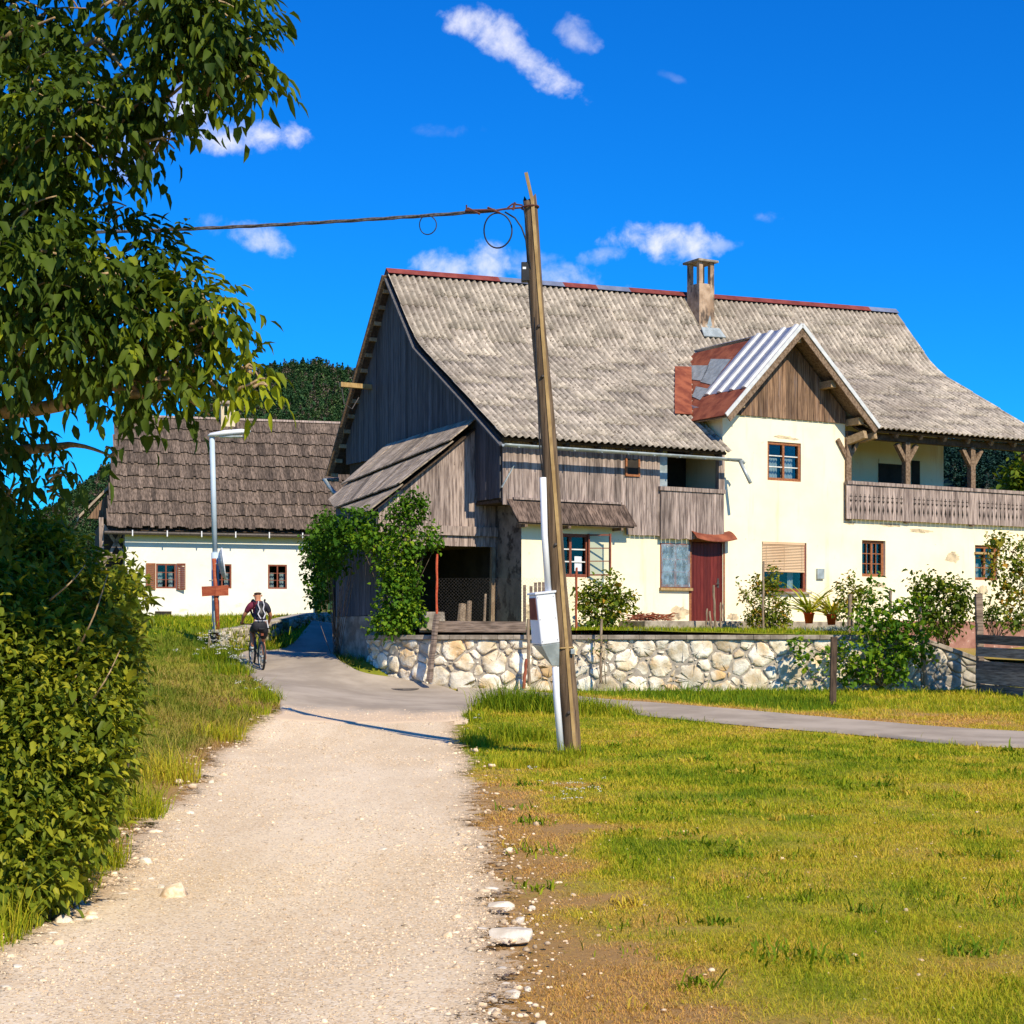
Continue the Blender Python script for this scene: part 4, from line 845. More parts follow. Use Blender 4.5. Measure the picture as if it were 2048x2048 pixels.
# ---- dormer gable over the middle block
AP=(7.98,q(9.5)); BL=(5.53,q(7.04)); BR=(10.61,q(7.05)); VF=-.6
mb=MB()
def lotop(s):
    l=AP[1]-(AP[0]-s)*1.0-.2 if s<AP[0] else AP[1]-(s-AP[0])*.931-.2
    return l
boards(mb,(0,-.02,0),(1,0,0),(0,-1,0),5.95,9.97,lambda s:q(7.17),lambda s:max(q(7.18),lotop(s)),bw=.16,th=.025,t0=.55)
mb.build('gable_cladding',M['wood_brown'],H)
mb=MB(); mb.add([(5.92,.01,q(7.17)),(9.99,.01,q(7.17)),(9.99,.01,q(7.2)),(7.98,.01,AP[1]-.15),(5.92,.01,q(7.3))],[(0,1,2,3,4)]); mb.build('gable_backing',M['wood_deck'],H)
def valley_v(u,w):   # where the main roof reaches height w (local) at u
    vs_=np.linspace(-.4,5.3,115); hs_=np.array([prof(d_of_v(v))[1] for v in vs_]); hs_=hs_+np.array([float(rise(u,h)) for h in hs_])-ZB
    return float(np.interp(w,hs_,vs_))
def dl(s,t,lift=0.0):   # left slope: s from front edge to valley, t from ridge to eave
    u=AP[0]+(BL[0]-AP[0])*t; w=AP[1]+(BL[1]-AP[1])*t; v=VF+(valley_v(u,w)+.15-VF)*s; return (u-.7*lift,v,w+.7*lift)
def drt(s,t,lift=0.0):
    u=AP[0]+(BR[0]-AP[0])*t; w=AP[1]+(BR[1]-AP[1])*t; v=VF+(valley_v(u,w)+.2-VF)*s; return (u+.7*lift,v,w+.7*lift)
def vs(v,t):  # s for a given v on the left slope
    u=AP[0]+(BL[0]-AP[0])*t; w=AP[1]+(BL[1]-AP[1])*t; return (v-VF)/(valley_v(u,w)+.15-VF)
TG=.70
mb=MB(); mb.grid(lambda s,t: dl(vs(VF+(1.35-VF)*s,t*TG),t*TG),8,6); mb.build('metal_roof',M['galv'],H,solid=.02)
mb=MB()
for v in (-.53,-.03,.47,.97):
    A=[dl(vs(v,t),t,.012) for t in (0,.25,.5,TG)]; B=[dl(vs(v+.2,t),t,.012) for t in (0,.25,.5,TG)]
    for k in range(3):
        up=Vector((-.035,0,.035)); i1=Vector((0,.05,0))
        a0,a1,b0,b1=map(Vector,(A[k],A[k+1],B[k],B[k+1])); mb.hexa([a0,b0,b1,a1],[a0+up+i1,b0+up-i1,b1+up-i1,a1+up+i1],tone=.9)
mb.build('roof_rib',M['rib'],H)
mb=MB(); mb.grid(lambda s,t: dl(vs(VF+(1.35-VF)*s,TG+(1-TG)*t),TG+(1-TG)*t,-.004),8,4); mb.build('rusty_eave_sheet',M['rust'],H,solid=.02)
mb=MB(); mb.grid(lambda s,t: dl(vs(1.35,.05+.95*t)+(1-vs(1.35,.05+.95*t))*s,.05+.95*t,-.006),6,12); mb.build('rusty_valley_sheet',M['rust'],H,solid=.02)
mb=MB()   # pale patches nailed over the rusty sheet
for s0,s1,t0,t1 in ((.08,.5,.2,.5),(.5,.95,.22,.42),(.05,.6,.55,.68)):
    mb.grid(lambda s,t:dl(vs(1.35,t0+(t1-t0)*t)+(1-vs(1.35,t0+(t1-t0)*t))*(s0+(s1-s0)*s),t0+(t1-t0)*t+.07*(1-s),.018),4,4)
mb.build('patch_sheet',M['galv_dull'],H)
mb=MB()   # flashing on the main roof along the valley
vv=[(t,dl(1,t)) for t in np.linspace(.3,.97,10)]
for (t0,a),(t1,b) in zip(vv[:-1],vv[1:]):
    for k,(x0,x1) in enumerate(((0.05,-.5),)):
        da,db=d_of_v(a[1]-.1),d_of_v(b[1]-.1)
        A0=roofp(a[0]+x0,da,.1);A1=roofp(a[0]+x1,da,.1);B0=roofp(b[0]+x0,db,.1);B1=roofp(b[0]+x1,db,.1)
        mb.add([A0,A1,B1,B0],[(0,1,2,3)],tone=.4)
mb.build('valley_flashing',M['rust'],H,solid=.012)
mb=MB(); mb.grid(lambda s,t:drt(s,t),8,6); mb.build('metal_roof',M['galv'],H,solid=.02)
mb=MB()
mb.grid(lambda s,t:dl(vs(VF+.03+(.9-VF)*s,t),t,-.06),6,5); mb.grid(lambda s,t:drt(s*.45+.005,t,-.06),6,5); mb.build('soffit',M['wood_beam'],H,solid=.03)
for e,nm in ((BL,-1),(BR,1)):
    mb=MB(); d=Vector((e[0]-AP[0],0,e[1]-AP[1])); L=d.length; d.normalize(); nrm=Vector((-d.z,0,d.x)); nrm=nrm if nrm.z>0 else -nrm
    mb.beam(Vector((AP[0],VF-.01,AP[1]))-nrm*.13,Vector((e[0],VF-.01,e[1]))-nrm*.13,.17,.035,up=(0,1,0)); mb.build('bargeboard',M['wood_beam'],H)
    mb=MB(); mb.beam(Vector((AP[0],VF-.045,AP[1]))-nrm*.0,Vector((e[0],VF-.045,e[1]))-nrm*.0,.1,.03,up=(0,1,0)); mb.build('verge_trim',M['rib'],H)
for e in ((10.1,q(7.2)),(6.15,q(7.38)),(7.98,AP[1]-.34),(9.15,q(8.1))):
    b_=MB(); b_.box(e[0]-.09,e[0]+.09,VF+.1,.0,e[1]-.09,e[1]+.09); b_.build('purlin_end',M['wood_lath'],H)
b_=MB(); b_.beam((10.05,.0,q(6.7)),(10.2,-.55,q(6.85)),.16,.2); b_.build('carved_bracket',M['wood_lath'],H)
b_=MB(); b_.beam((10.45,.0,q(6.75)),(10.6,-.5,q(6.85)),.14,.16); b_.build('carved_bracket',M['wood_lath'],H)
# ---- gallery on the right: parapet with cut-outs, posts, beams
def cutboards(mb):
    u=9.93
    while u<17.1:
        w=random.uniform(.145,.175); mb.prism([(u,-.1,q(4.66)),(u+w-.006,-.1,q(4.66)),(u+w-.006,-.1,q(5.56)),(u,-.1,q(5.56))],(0,-.028+random.uniform(-.006,.004),0),tone=min(1,max(0,random.gauss(.55,.2))))
        u+=w
mb=MB(); cutboards(mb); mb.mi=1; u=10.08
while u<17.0:
    if not any(abs(u-c)<.14 for c in (12.15,14.6)):
        y=-.1345; c=q(5.16); S=lambda pts: mb.add([(u+a,y,c+b) for a,b in pts],[tuple(range(len(pts)))],tone=.2)
        S([(-.008,.02),(.008,.02),(.008,.17),(-.008,.17)]); S([(-.045,.09),(-.009,.09),(-.009,.11),(-.045,.11)]); S([(.009,.09),(.045,.09),(.045,.11),(.009,.11)])
        S([(0,-.06),(.04,-.01),(.03,.018),(0,.005),(-.03,.018),(-.04,-.01)]); S([(0,-.1),(.032,-.25),(.014,-.3),(0,-.36),(-.014,-.3),(-.032,-.25)])
    u+=.163
pb=mb.build('parapet',[M['wood_grey'],M['dark']],H)
mb=MB(); mb.box(9.93,17.2,-.17,-.04,q(5.57),q(5.66)); mb.build('handrail',M['wood_grey'],pb)
def post(u,v,wt,dark=False):
    m_=M['wood_beam'] if not dark else M['wood_deck']
    p=MB(); p.box(u-.085,u+.085,v-.085,v+.085,q(4.62),q(wt)); p_=p.build('gallery_post',m_,H,bevel=.012)
    b=MB()
    for sg in (-1,1): b.beam((u+sg*.05,v,q(wt)-.5),(u+sg*.36,v,q(wt)-.06),.11,.13,up=(0,1,0))
    b.build('brace',m_,p_)
for u in (12.15,14.6,17.0): post(u,-.02,6.8)
post(10.06,.0,6.8); post(15.6,3.9,7.6,True); post(17.0,7.8,6.6,True)
mb=MB(); mb.box(9.99,17.3,-.1,.08,q(6.8),q(6.98)); mb.build('eave_beam',M['wood_deck'],H)
for k in range(7):
    u=10.6+k*.85; b_=MB(); pts=[roofp(u,d,-.17) for d in (d_of_v(2.4),d_of_v(.8),SL-.1)]
    for a,b in zip(pts[:-1],pts[1:]): b_.beam(a,b,.1,.13)
    b_.build('rafter',M['wood_beam'],H)
for k in range(8):
    u=-.7+k*.9; b_=MB(); b_.beam(roofp(u,d_of_v(.3),-.16),roofp(u,SL-.1,-.16),.09,.12); b_.build('rafter',M['wood_deck'],H)
# door at the back of the gallery
a=hf.on_v(1757,918,1.97); b=hf.on_v(1806,975,1.97)
mb=MB(); mb.box(a[0],b[0],1.95,1.978,q(4.64),a[1]-.12,mi=1); mb.box(a[0],b[0],1.94,1.978,a[1]-.118,a[1]); mb.build('gallery_door',[M['yellow'],M['dark']],H)
a=hf.on_v(1823,921,1.97); b=hf.on_v(1839,975,1.97)
mb=MB(); mb.box(a[0],b[0],1.95,1.978,q(4.64),a[1]); mb.build('gallery_door',M['dark'],H)
# ---- chimney
cx0,_=hf.on_v(1388,560,4.85); cx1,_=hf.on_v(1418,560,4.85); ct=hf.on_v(1391,521,4.85)[1]
mb=MB(); x0,x1=cx0,cx1; y0=4.6; y1=y0+(x1-x0)*1.1; z1=ct-.68
mb.box(x0,x1,y0,y1,q(10.3),z1)
for (a,b) in ((x0,y0),(x1-.14,y0),(x0,y1-.14),(x1-.14,y1-.14)): mb.box(a+.002,a+.138,b+.002,b+.138,z1-.002,ct-.07)
pass
M['chim']=pmat('sooty_chimney_render',W3(.3,.2,.13),W3(.5,.36,.25),(1,1,1),3,rough=.95,bump=.6,tone=0,spots=(W3(.05,.04,.035),(2,2,.7),2.2,.5,.62,.85))
ch=mb.build('chimney',M['chim'],H,bevel=.012); mb=MB(); mb.box(x0-.09,x1+.09,y0-.09,y1+.09,ct-.07,ct); mb.build('chimney_cap',M['concrete'],ch,bevel=.015)
mb=MB(); d0=d_of_v(y0-.05); A=[roofp(x0-.05,d0,.1),roofp(x1+.05,d0,.1),roofp(x1+.12,d0+.35,.09),roofp(x0-.12,d0+.35,.09)]
mb.prism(A,(0,-.02,.02)); mb.add([(x0+.2,y0-.015,A[0][2]-.05),(x1-.05,y0-.015,A[0][2]-.05),((x0+x1)/2+.1,y0-.015,A[0][2]+.42)],[(0,1,2)]); mb.build('chimney_flashing',M['galv_dull'],ch)
# ---- annex on the left: boarded lean-to over a dark passage
VA=1.2; A_=Vector((-.58,.85,q(6.62))); B_=Vector((-.58,5.6,q(6.5))); ux,wx=hf.on_v(733,1025,.85); D_=Vector((ux,.85,wx)); nr=(B_-A_).cross(D_-A_).normalized(); nr=nr if nr.z>0 else -nr
pl=lambda px,py: hf.on_plane(px,py,A_,nr)
fr_pts=[pl(963,840),pl(906,886),pl(806,968),pl(737,1024)]; bk_pts=[pl(778,897),pl(690,974),pl(674,1018),pl(664,1003)]
C1=pl(660,1002)
mb=MB()
def course(a0,a1,b0,b1,l0,l1,nb):
    """strip of boards running a->b (down the slope) between edge 0 (front) and edge 1 (back)"""
    s=0
    while s<1-1e-3:
        e=min(1,s+random.uniform(.7,1.3)/nb); o=nr*random.uniform(0,.012)
        p=[a0.lerp(a1,s)+nr*l0,a0.lerp(a1,e)+nr*l0,b0.lerp(b1,e)+nr*l1,b0.lerp(b1,s)+nr*l1]
        mb.prism([x+o for x in p],nr*.03,tone=min(1,max(0,random.gauss(.55,.22)))); s=e+.0
# three lapped courses; the lowest ends in the corner by the road
course(pl(963,840),pl(778,897),pl(906,890),pl(688,978),.09,.12,20)
course(pl(909,886),pl(702,966),pl(803,972),pl(672,1021),.03,.06,18)
course(pl(806,968),pl(676,1016),pl(733,1027),pl(664,1012),-.03,.0,12)
course(pl(702,966),pl(693,974),pl(672,1020),pl(660,1004),.025,.05,3)
mb.build('lean_to_roof',M['board_roof'],H)
mb=MB(); mb.prism([p-nr*.1 for p in (pl(960,842),pl(780,897),pl(664,1004),pl(734,1023))],nr*.03); mb.build('lean_to_deck',M['wood_deck'],H)
ul=-3.15
def underroof(s): # height of lean-to underside at x=s, y=VA
    p=A_; return p.z-(nr.x*(s-p.x)+nr.y*(VA-p.y))/nr.z-.14
mb=MB(); boards(mb,(0,VA,0),(1,0,0),(0,-1,0),ul,0.0,lambda s:q(3.7),lambda s:underroof(s),bw=.23,t0=.6,tv=.3)
lw=mb.build('lean_to_boarding',M['wood_grey'],H)
mb=MB(); mb.box(ul-.02,.02,VA-.1,VA-.032,q(3.95),q(4.17),tone=.6); mb.build('cross_beam',M['wood_grey'],lw)
mb=MB(); quad(mb,(ul,VA+.03,q(3.75)),(0,VA+.03,q(3.75)),(0,VA+.03,underroof(0)),(ul,VA+.03,underroof(ul))); mb.box(ul,-.02,VA+.04,4.5,q(3.72),q(3.78)); mb.build('lean_to_lining',M['wood_deck'],H)
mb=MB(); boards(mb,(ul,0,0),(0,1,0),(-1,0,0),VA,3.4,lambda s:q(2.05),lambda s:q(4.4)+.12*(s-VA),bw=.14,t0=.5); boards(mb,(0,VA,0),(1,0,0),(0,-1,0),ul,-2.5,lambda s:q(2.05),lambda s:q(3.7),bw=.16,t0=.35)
mb.build('lean_to_side_boarding',M['wood_shaded'],H)
mb=MB(); mb.box(ul-.03,ul+.2,VA-.03,3.4,q(.9),q(2.04)); mb.box(ul+.2,-2.5,VA-.03,VA+.1,q(.9),q(2.04)); mb.build('lean_to_footing',M['concrete'],H)
mb=MB(); mb.box(ul+.22,0,4.0,4.1,q(1.5),q(3.72)); mb.box(-.05,-.004,VA+.05,4.0,q(1.2),q(3.72)); mb.build('passage_shade_panels',M['dark'],H)  # near-black panels added so the passage looks deep in shade
mb=MB(); mb.beam((-.12,VA-.02,q(1.75)),(-.08,VA-.02,q(3.7)),.1,.1); mb.build('passage_post',M['stick'],H)
# light steel brace
mb=MB(); a=hf.on_v(1003,975,-.13); b=hf.on_v(1028,930,-.13); mb.beam((a[0],-.13,a[1]),(b[0],-.13,b[1]),.05,.02); mb.build('steel_brace',M['galv_dull'],H)
# ------------------------------------------------------------------ white house behind, left
M['chim2']=pmat('cream_chimney_render',W3(.6,.48,.3),W3(.72,.6,.42),(1,1,1),4,rough=.9,bump=.3,tone=0)
WA=math.radians(16); W0=at(250,1231,63)
WH=thing('white_house','low white house with a dark shingled roof beyond the street lamp','house',tuple(W0),WA); wf_=FR[WH.name]
g_=lambda px,py,v=0: wf_.on_v(px,py,v)
ur=g_(632,1228)[0]; we=g_(440,1061,-.35)[1]
whs=[box_of(wf_,(312,1127),(352,1177),0),box_of(wf_,(425,1128),(463,1177),0),box_of(wf_,(536,1129),(574,1178),0)]
mb=MB(); wall_holes(mb,0,0,ur,-.8,we+.25,whs,depth=.16)
quad(mb,(0,0,-.8),(0,7.2,-.8),(0,7.2,we+.25),(0,0,we+.25)); quad(mb,(ur,0,-.8),(ur,7.2,-.8),(ur,7.2,we+.25),(ur,0,we+.25)); quad(mb,(0,7.2,-.8),(ur,7.2,-.8),(ur,7.2,we+.25),(0,7.2,we+.25))
mb.build('wall',[M['white'],M['dark']],WH)
for b in whs: window(WH,'window',*b,.04,'brown_frame',2,3,fw=.06,bars=.025,curtain=[(.03,.3,0,.7),(.68,.97,0,.7)])
b=whs[0]
for x0,x1,y1 in ((b[0]-.02,b[0]-.36,-.05),(b[1]+.02,b[1]+.33,-.16)):
    m_=MB(); A=Vector((x0,-.03,0)); B=Vector((x1,y1,0))
    for zz in (b[2]-.02,b[3]-.02): m_.beam(A+Vector((0,0,zz)),B+Vector((0,0,zz)),.03,.06)
    for t in (.05,.95): P_=A.lerp(B,t); m_.beam(P_+Vector((0,0,b[2]-.05)),P_+Vector((0,0,b[3]+.01)),.05,.035,up=(1,0,0))
    for k in range(12):
        zz=b[2]+.06+(b[3]-b[2]-.12)*k/11; m_.beam(A.lerp(B,.08)+Vector((0,0,zz)),A.lerp(B,.92)+Vector((0,0,zz)),.012,.045)
    m_.build('shutter',M['orange_frame'] if x1<x0 else M['brown_frame'],WH)
m_=MB(); p0=g_(310,1228); m_.box(p0[0],p0[0]+.6,-.03,-.003,-.1,.16); m_.build('cellar_vent',M['dark'],WH)
# shingled roof: eight lapped courses
ule=g_(214,1054,-.32)[0]; ue=ur+2.2; ev=-.32; ez=g_(430,1060,-.32)[1]; rv=3.75; rz=g_(480,842,rv)[1]
mb=MB(); NC=9; prevb=[0.0]+[ (k+random.uniform(-.04,.04))/NC for k in range(1,NC)]+[1.0]
for k in range(NC):
    t0,t1=prevb[k],prevb[k+1]   # 0 ridge .. 1 eave
    s=ule+ (0.55*(1-t1)); 
    while s<ue:
        w=random.uniform(.09,.17); e=random.uniform(-.035,.045); tt=random.gauss(.5,.24); l=.075+random.uniform(0,.025)
        P=lambda u,t,lf:(u,rv+(ev-rv)*t-.7*lf,rz+(ez-rz)*t+.7*lf)
        a=max(t0-.05,0); b_=t1+e*.25; mb.hexa([P(s,a,.01),P(s+w-.006,a,.01),P(s+w-.006,b_,l),P(s,b_,l)],[P(s,a,.035),P(s+w-.006,a,.035),P(s+w-.006,b_,l+.028),P(s,b_,l+.028)],tone=min(1,max(0,tt))); s+=w
mb.build('shingle_roof',M['shingle'],WH)
mb=MB(); mb.prism([(ule+.6,rv,rz),(ue,rv,rz),(ue,8.3,ez-.1),(ule+.1,8.3,ez-.1)],(0,.05,.06)); mb.prism([(ule+.58,rv,rz-.05),(ue,rv,rz-.05),(ue,ev+.1,ez-.06),(ule+.06,ev+.1,ez-.06)],(0,.02,.035)); mb.build('rear_roof_slope',M['wood_deck'],WH)
mb=MB(); mb.box(ule+.5,ue,rv-.09,rv+.09,rz+.02,rz+.1,tone=.9); mb.build('ridge_board',M['wood_grey'],WH)
mb=MB(); mb.add([(.02,0,we+.2),(.02,7.2,we+.2),(.02,rv,rz-.1)],[(0,1,2)]); mb.build('gable_boards',M['wood_brown'],WH)
mb=MB(); mb.add([(ur,0,we+.2),(ur,7.2,we+.2),(ur,rv,rz-.1)],[(0,1,2)]); mb.build('gable_boards',M['wood_deck'],WH)
mb=MB(); mb.box(ule,ue,ev-.02,0,ez-.16,ez-.1); mb.build('eave_soffit',M['wood_deck'],WH)
gy0=g_(232,1064,-.45)[1]
mb=MB(); mb.tube([(ule-.1,-.45,gy0-.02),(ue-.6,-.45,gy0-.05)],.065,8); gt=mb.build('gutter',M['iron'],WH)
for k in range(7):
    b_=MB(); u=ule+.9+k*1.25; b_.box(u-.02,u+.02,-.535,-.505,gy0-.14,gy0+.08); b_.build('gutter_bracket',M['whitepaint'],gt)
mb=MB(); mb.tube([(ur-.15,-.42,gy0-.05),(ur-.05,-.3,gy0-.3),(ur-.02,-.12,gy0-.55),(ur-.02,-.1,.1)],.055,8); mb.build('downpipe',M['iron'],WH,smooth=True)
c0=g_(441,805,3.6); c1=g_(469,840,3.6); mb=MB(); x0,x1,z0,z1=c0[0],c1[0],c1[1]-1.0,c0[1]
mb.box(x0,x1,3.4,4.0,z0,z1-.52)
for (a,b_) in ((x0,3.4),(x1-.12,3.4),(x0,3.88),(x1-.12,3.88)): mb.box(a+.001,a+.119,b_+.001,b_+.119,z1-.52,z1-.08)
mb.box((x0+x1)/2-.02,(x0+x1)/2+.1,3.402,3.52,z1-.52,z1-.08)
ch=mb.build('chimney',M['chim2'],WH); mb=MB(); mb.box(x0-.1,x1+.1,3.3,4.1,z1-.08,z1-.02); mb.box(x0-.04,x1+.04,3.36,4.04,z1-.02,z1+.05); mb.build('chimney_cap',M['board_roof'],ch)
# open timber porch on its left gable with crossed braces
px_=lambda x,y,v=.3: (lambda r:Vector((r[0],v,r[1])))(g_(x,y,v))
mb=MB()
for a,b_,w in (((202,1035),(204,1135),.16),((250,1040),(250,1130),.12),((204,1112),(250,1112),.12),((200,1062),(250,1066),.12)): mb.beam(px_(*a),px_(*b_),w,w,up=(0,1,0))
tp=mb.build('timber_porch',M['wood_grey'],WH)
for a,b_ in (((206,1050),(250,1110)),((250,1052),(206,1132))):
    m_=MB(); m_.beam(px_(*a,.25),px_(*b_,.25),.12,.08,up=(0,1,0)); m_.build('cross_brace',M['wood_grey'],tp)
mb=MB(); a=g_(198,1050,1.2); mb.box(a[0],-.02,1.2,5,-.8,a[1]); mb.build('porch_backing',M['wood_deck'],tp)
mb=MB(); A=px_(228,960,2.2); B=px_(158,1030,2.2); mb.prism([A,B,B+Vector((0,2.5,0)),A+Vector((0,2.5,0))],(0,0,-.12)); mb.build('porch_roof',M['board_roof'],WH)
mb=MB(); mb.add([A-Vector((-.05,-.1,.12)),B-Vector((-.3,-.1,.12)),Vector((.0,2.3,B.z-.1)),Vector((0,2.3,A.z-.12))],[(0,1,2,3)]); mb.build('porch_gable',M['wood_brown'],WH)
# ------------------------------------------------------------------ garden behind the stone wall
def gz(X,Y):
    v=hf.to_local((X,Y,0)); t=smooth(v.x,9,16); return float(1.585*(1-t)+1.25*t+.12*smooth(-v.y,6,2.5)*(1-t))
front=[(-3.25,39.3),(-2.6,38.35),(-1.7,37.7),(0,37.65),(7.3,37.75),(9.0,37.75),(10.2,37.8)]
fx=np.linspace(-3.2,14,60); V=[];F=[]
for x in fx:
    y0=np.interp(x,[p[0] for p in front],[p[1] for p in front]); 
    for t in np.linspace(0,1,14):
        y=y0+(52-y0)*t; zz=gz(x,y)
        if x>8.9: zz=min(zz,float(np.interp(x,[8.9,10.4,14],[1.5,1.08,.95]))+.35*t)
        V.append((x,y,zz+.03*float(fbm(x,y,.6,3)-.5)))
n=14
F=[(i*n+j,(i+1)*n+j,(i+1)*n+j+1,i*n+j+1) for i in range(len(fx)-1) for j in range(n-1)]
V=np.array(V); gd=npmesh('garden_ground',V,[np.array(F)],np.clip(.25+.5*(fbm(V[:,0],V[:,1],1.2,4)-.5)+.5*(V[:,0]>8.6),0,1),bpy.data.materials['meadow_soil'],smooth=True); tag(gd,kind='structure')
c_=Cloud(); x=RNG.uniform(-1,12,9000); y0=np.interp(x,[p[0] for p in front],[p[1] for p in front]); y=y0+.35+RNG.random(9000)**1.5*3.5; z=np.array([gz(a,b) for a,b in zip(x,y)])
k=(x<8.6); x,y,z=x[k],y[k],z[k]; V_,F_,T_=blades(np.c_[x,y,z],.09*RNG.lognormal(0,.3,len(x)),np.full(len(x),.014),np.full(len(x),.5),np.clip(RNG.normal(.25,.15,len(x)),0,1)); c_.add(V_,F_,T_)
o=c_.build('garden_grass',M['grass_blade']); tag(o,'short green grass of the raised garden above the stone wall','grass',kind='stuff')
# ------------------------------------------------------------------ rubble walls, every stone modelled
def clip_poly(poly,nx_,ny_,d):
    out=[]
    for i in range(len(poly)):
        a=poly[i];b=poly[(i+1)%len(poly)]; da=a[0]*nx_+a[1]*ny_-d; db=b[0]*nx_+b[1]*ny_-d
        if da<=0: out.append(a)
        if (da<0)!=(db<0): t=da/(da-db); out.append((a[0]+(b[0]-a[0])*t,a[1]+(b[1]-a[1])*t))
    return out
def rubble(L,Hh,n,seed,joint=.02,rmin=.05,rmax=.3,elong=1.15):
    """power diagram of discs of mixed size: list of (polygon, radius)"""
    rnd=random.Random(seed); S=[]; tries=0
    sizes=sorted([rmin+(rmax-rmin)*rnd.random()**2.2 for _ in range(n)],reverse=True)
    for r in sizes:
        for _ in range(60):
            x,y=rnd.uniform(0,L),rnd.uniform(0,Hh)
            if all((x-a)**2/elong**2+(y-b)**2>(r+c)**2*.5 for a,b,c in S): S.append((x,y,r)); break
    out=[]
    for i,(x,y,r) in enumerate(S):
        p=[(x-1.2,y-1),(x+1.2,y-1),(x+1.2,y+1),(x-1.2,y+1)]
        p=clip_poly(p,-1,0,0);p=clip_poly(p,1,0,L);p=clip_poly(p,0,-1,0);p=clip_poly(p,0,1,Hh)
        for j,(a,b,c) in enumerate(S):
            if j!=i and abs(a-x)<2 and len(p)>2:
                dx,dy=a-x,b-y; dd=math.hypot(dx,dy); h=(dd*dd+r*r-c*c)/(2*dd); ux,uy=dx/dd,dy/dd
                p=clip_poly(p,ux,uy,x*ux+y*uy+h-joint*rnd.uniform(.6,1.7)*.5)
        if len(p)<3: continue
        cx=sum(a for a,_ in p)/len(p);cy=sum(b for _,b in p)/len(p)
        # keep stones near their own size so that mortar fills the rest
        lim=r*2.6+.05; p=[(cx+(a-cx)*min(1,lim/max(1e-6,math.hypot(a-cx,b-cy))),cy+(b-cy)*min(1,lim/max(1e-6,math.hypot(a-cx,b-cy)))) for a,b in p]
        for cc in (.16,.2):
            o=[]
            for k in range(len(p)):
                a=p[k];b=p[(k+1)%len(p)]; j=lambda:rnd.uniform(-.06,.06)*r
                o+=[(a[0]*(1-cc)+b[0]*cc+j(),a[1]*(1-cc)+b[1]*cc+j()),(a[0]*cc+b[0]*(1-cc)+j(),a[1]*cc+b[1]*(1-cc)+j())]
            p=o
        out.append((p,r))
    return out
def stone_wall_mesh(path,base,top,n,seed,bulge=.07,**kw):
    """stones set out along a ground path [(x,y)], between base(s) and top(s)"""
    P=[np.array(p) for p in path]; cum=[0]
    for a,b in zip(P[:-1],P[1:]): cum.append(cum[-1]+np.linalg.norm(b-a))
    L=cum[-1]; Hm=max(top(s)-base(s) for s in np.linspace(0,L,30))
    def pos(s,h,o):
        s=min(max(s,0),L); i=min(max(int(np.searchsorted(cum,s))-1,0),len(P)-2); d=(P[i+1]-P[i])/max(1e-6,(cum[i+1]-cum[i])); p=P[i]+d*(s-cum[i]); nr_=np.array([d[1],-d[0]])
        z=base(s)+(top(s)-base(s))*h/Hm; return (p[0]+nr_[0]*o,p[1]+nr_[1]*o,z)
    mb=MB(); rnd=random.Random(seed+5)
    for p,r in rubble(L,Hm,n,seed,**kw):
        cx=sum(a for a,_ in p)/len(p);cy=sum(b for _,b in p)/len(p); m=len(p); bl=bulge*rnd.uniform(.55,1.2)*min(1.5,.6+r*3); vs=[]
        tx,ty=rnd.uniform(-.35,.35),rnd.uniform(-.35,.35)
        ox,oy=rnd.uniform(-.3,.3)*r,rnd.uniform(-.3,.3)*r; k1,k2,p1,p2=rnd.uniform(6,16),rnd.uniform(6,16),rnd.uniform(0,6),rnd.uniform(0,6); am=min(.012,r*.09)
        hump=lambda x,y:(tx*(x-cx)+ty*(y-cy))*.22+am*(math.sin(x*k1+y*k2*.5+p1)+math.sin(y*k2-x*k1*.4+p2))
        for sc,o in ((1.0,-.02),(.97,bl*.45),(.86,bl*.85),(.6,bl*.97),(.3,bl)):
            for a,b in p:
                w=1-sc; x=cx+ox*w+(a-cx)*sc; y=cy+oy*w+(b-cy)*sc; vs.append(pos(x,y,o+hump(x,y)*(0 if sc>.99 else .5 if sc>.95 else 1)))
        vs.append(pos(cx+ox,cy+oy,bl+hump(cx+ox,cy+oy))); fs=[]
        for k in range(4):
            for i in range(m): fs.append((k*m+i,k*m+(i+1)%m,(k+1)*m+(i+1)%m,(k+1)*m+i))
        for i in range(m): fs.append((4*m+i,4*m+(i+1)%m,5*m))
        mb.add(vs,fs,tone=min(1,max(0,rnd.gauss(.55,.25))))
    bk=MB(); N_=40
    bk.grid(lambda s,t:pos(s*L,t*Hm,0.0),N_,6); bk.grid(lambda s,t:pos(s*L,t*Hm,-.35),N_,1); bk.grid(lambda s,t:pos(s*L,Hm,-.35*t),N_,1)
    return mb,bk,pos,L,Hm
def coping(pos,L,Hm,a,b,z0=.0,z1=.085,over=.09,step=1.5):
    mb=MB(); s=a
    while s<b-.05:
        e=min(s+step*random.uniform(.8,1.2),b); k=max(1,int((e-s)/.3)); xs=[s+(e-s-.006)*i/k for i in range(k+1)]
        for x0,x1 in zip(xs[:-1],xs[1:]):
            A=[Vector(pos(x0,Hm,over)),Vector(pos(x1,Hm,over)),Vector(pos(x1,Hm,-.36)),Vector(pos(x0,Hm,-.36))]; mb.hexa([p+Vector((0,0,z0)) for p in A],[p+Vector((0,0,z1)) for p in A],tone=.5)
        s=e
    return mb
GW=thing('stone_wall','garden retaining wall of pale rubble stones under a concrete coping','wall',(2.5,37.5,.4))
path=[(-3.32,39.6),(-3.15,38.9),(-2.7,38.2),(-2.1,37.7),(-1.4,37.45),(0,37.4),(3,37.4),(6,37.45),(8.95,37.5)]
top=lambda s:1.50; base_=lambda s: .78-.55*float(smooth(s,.3,2.6)) 
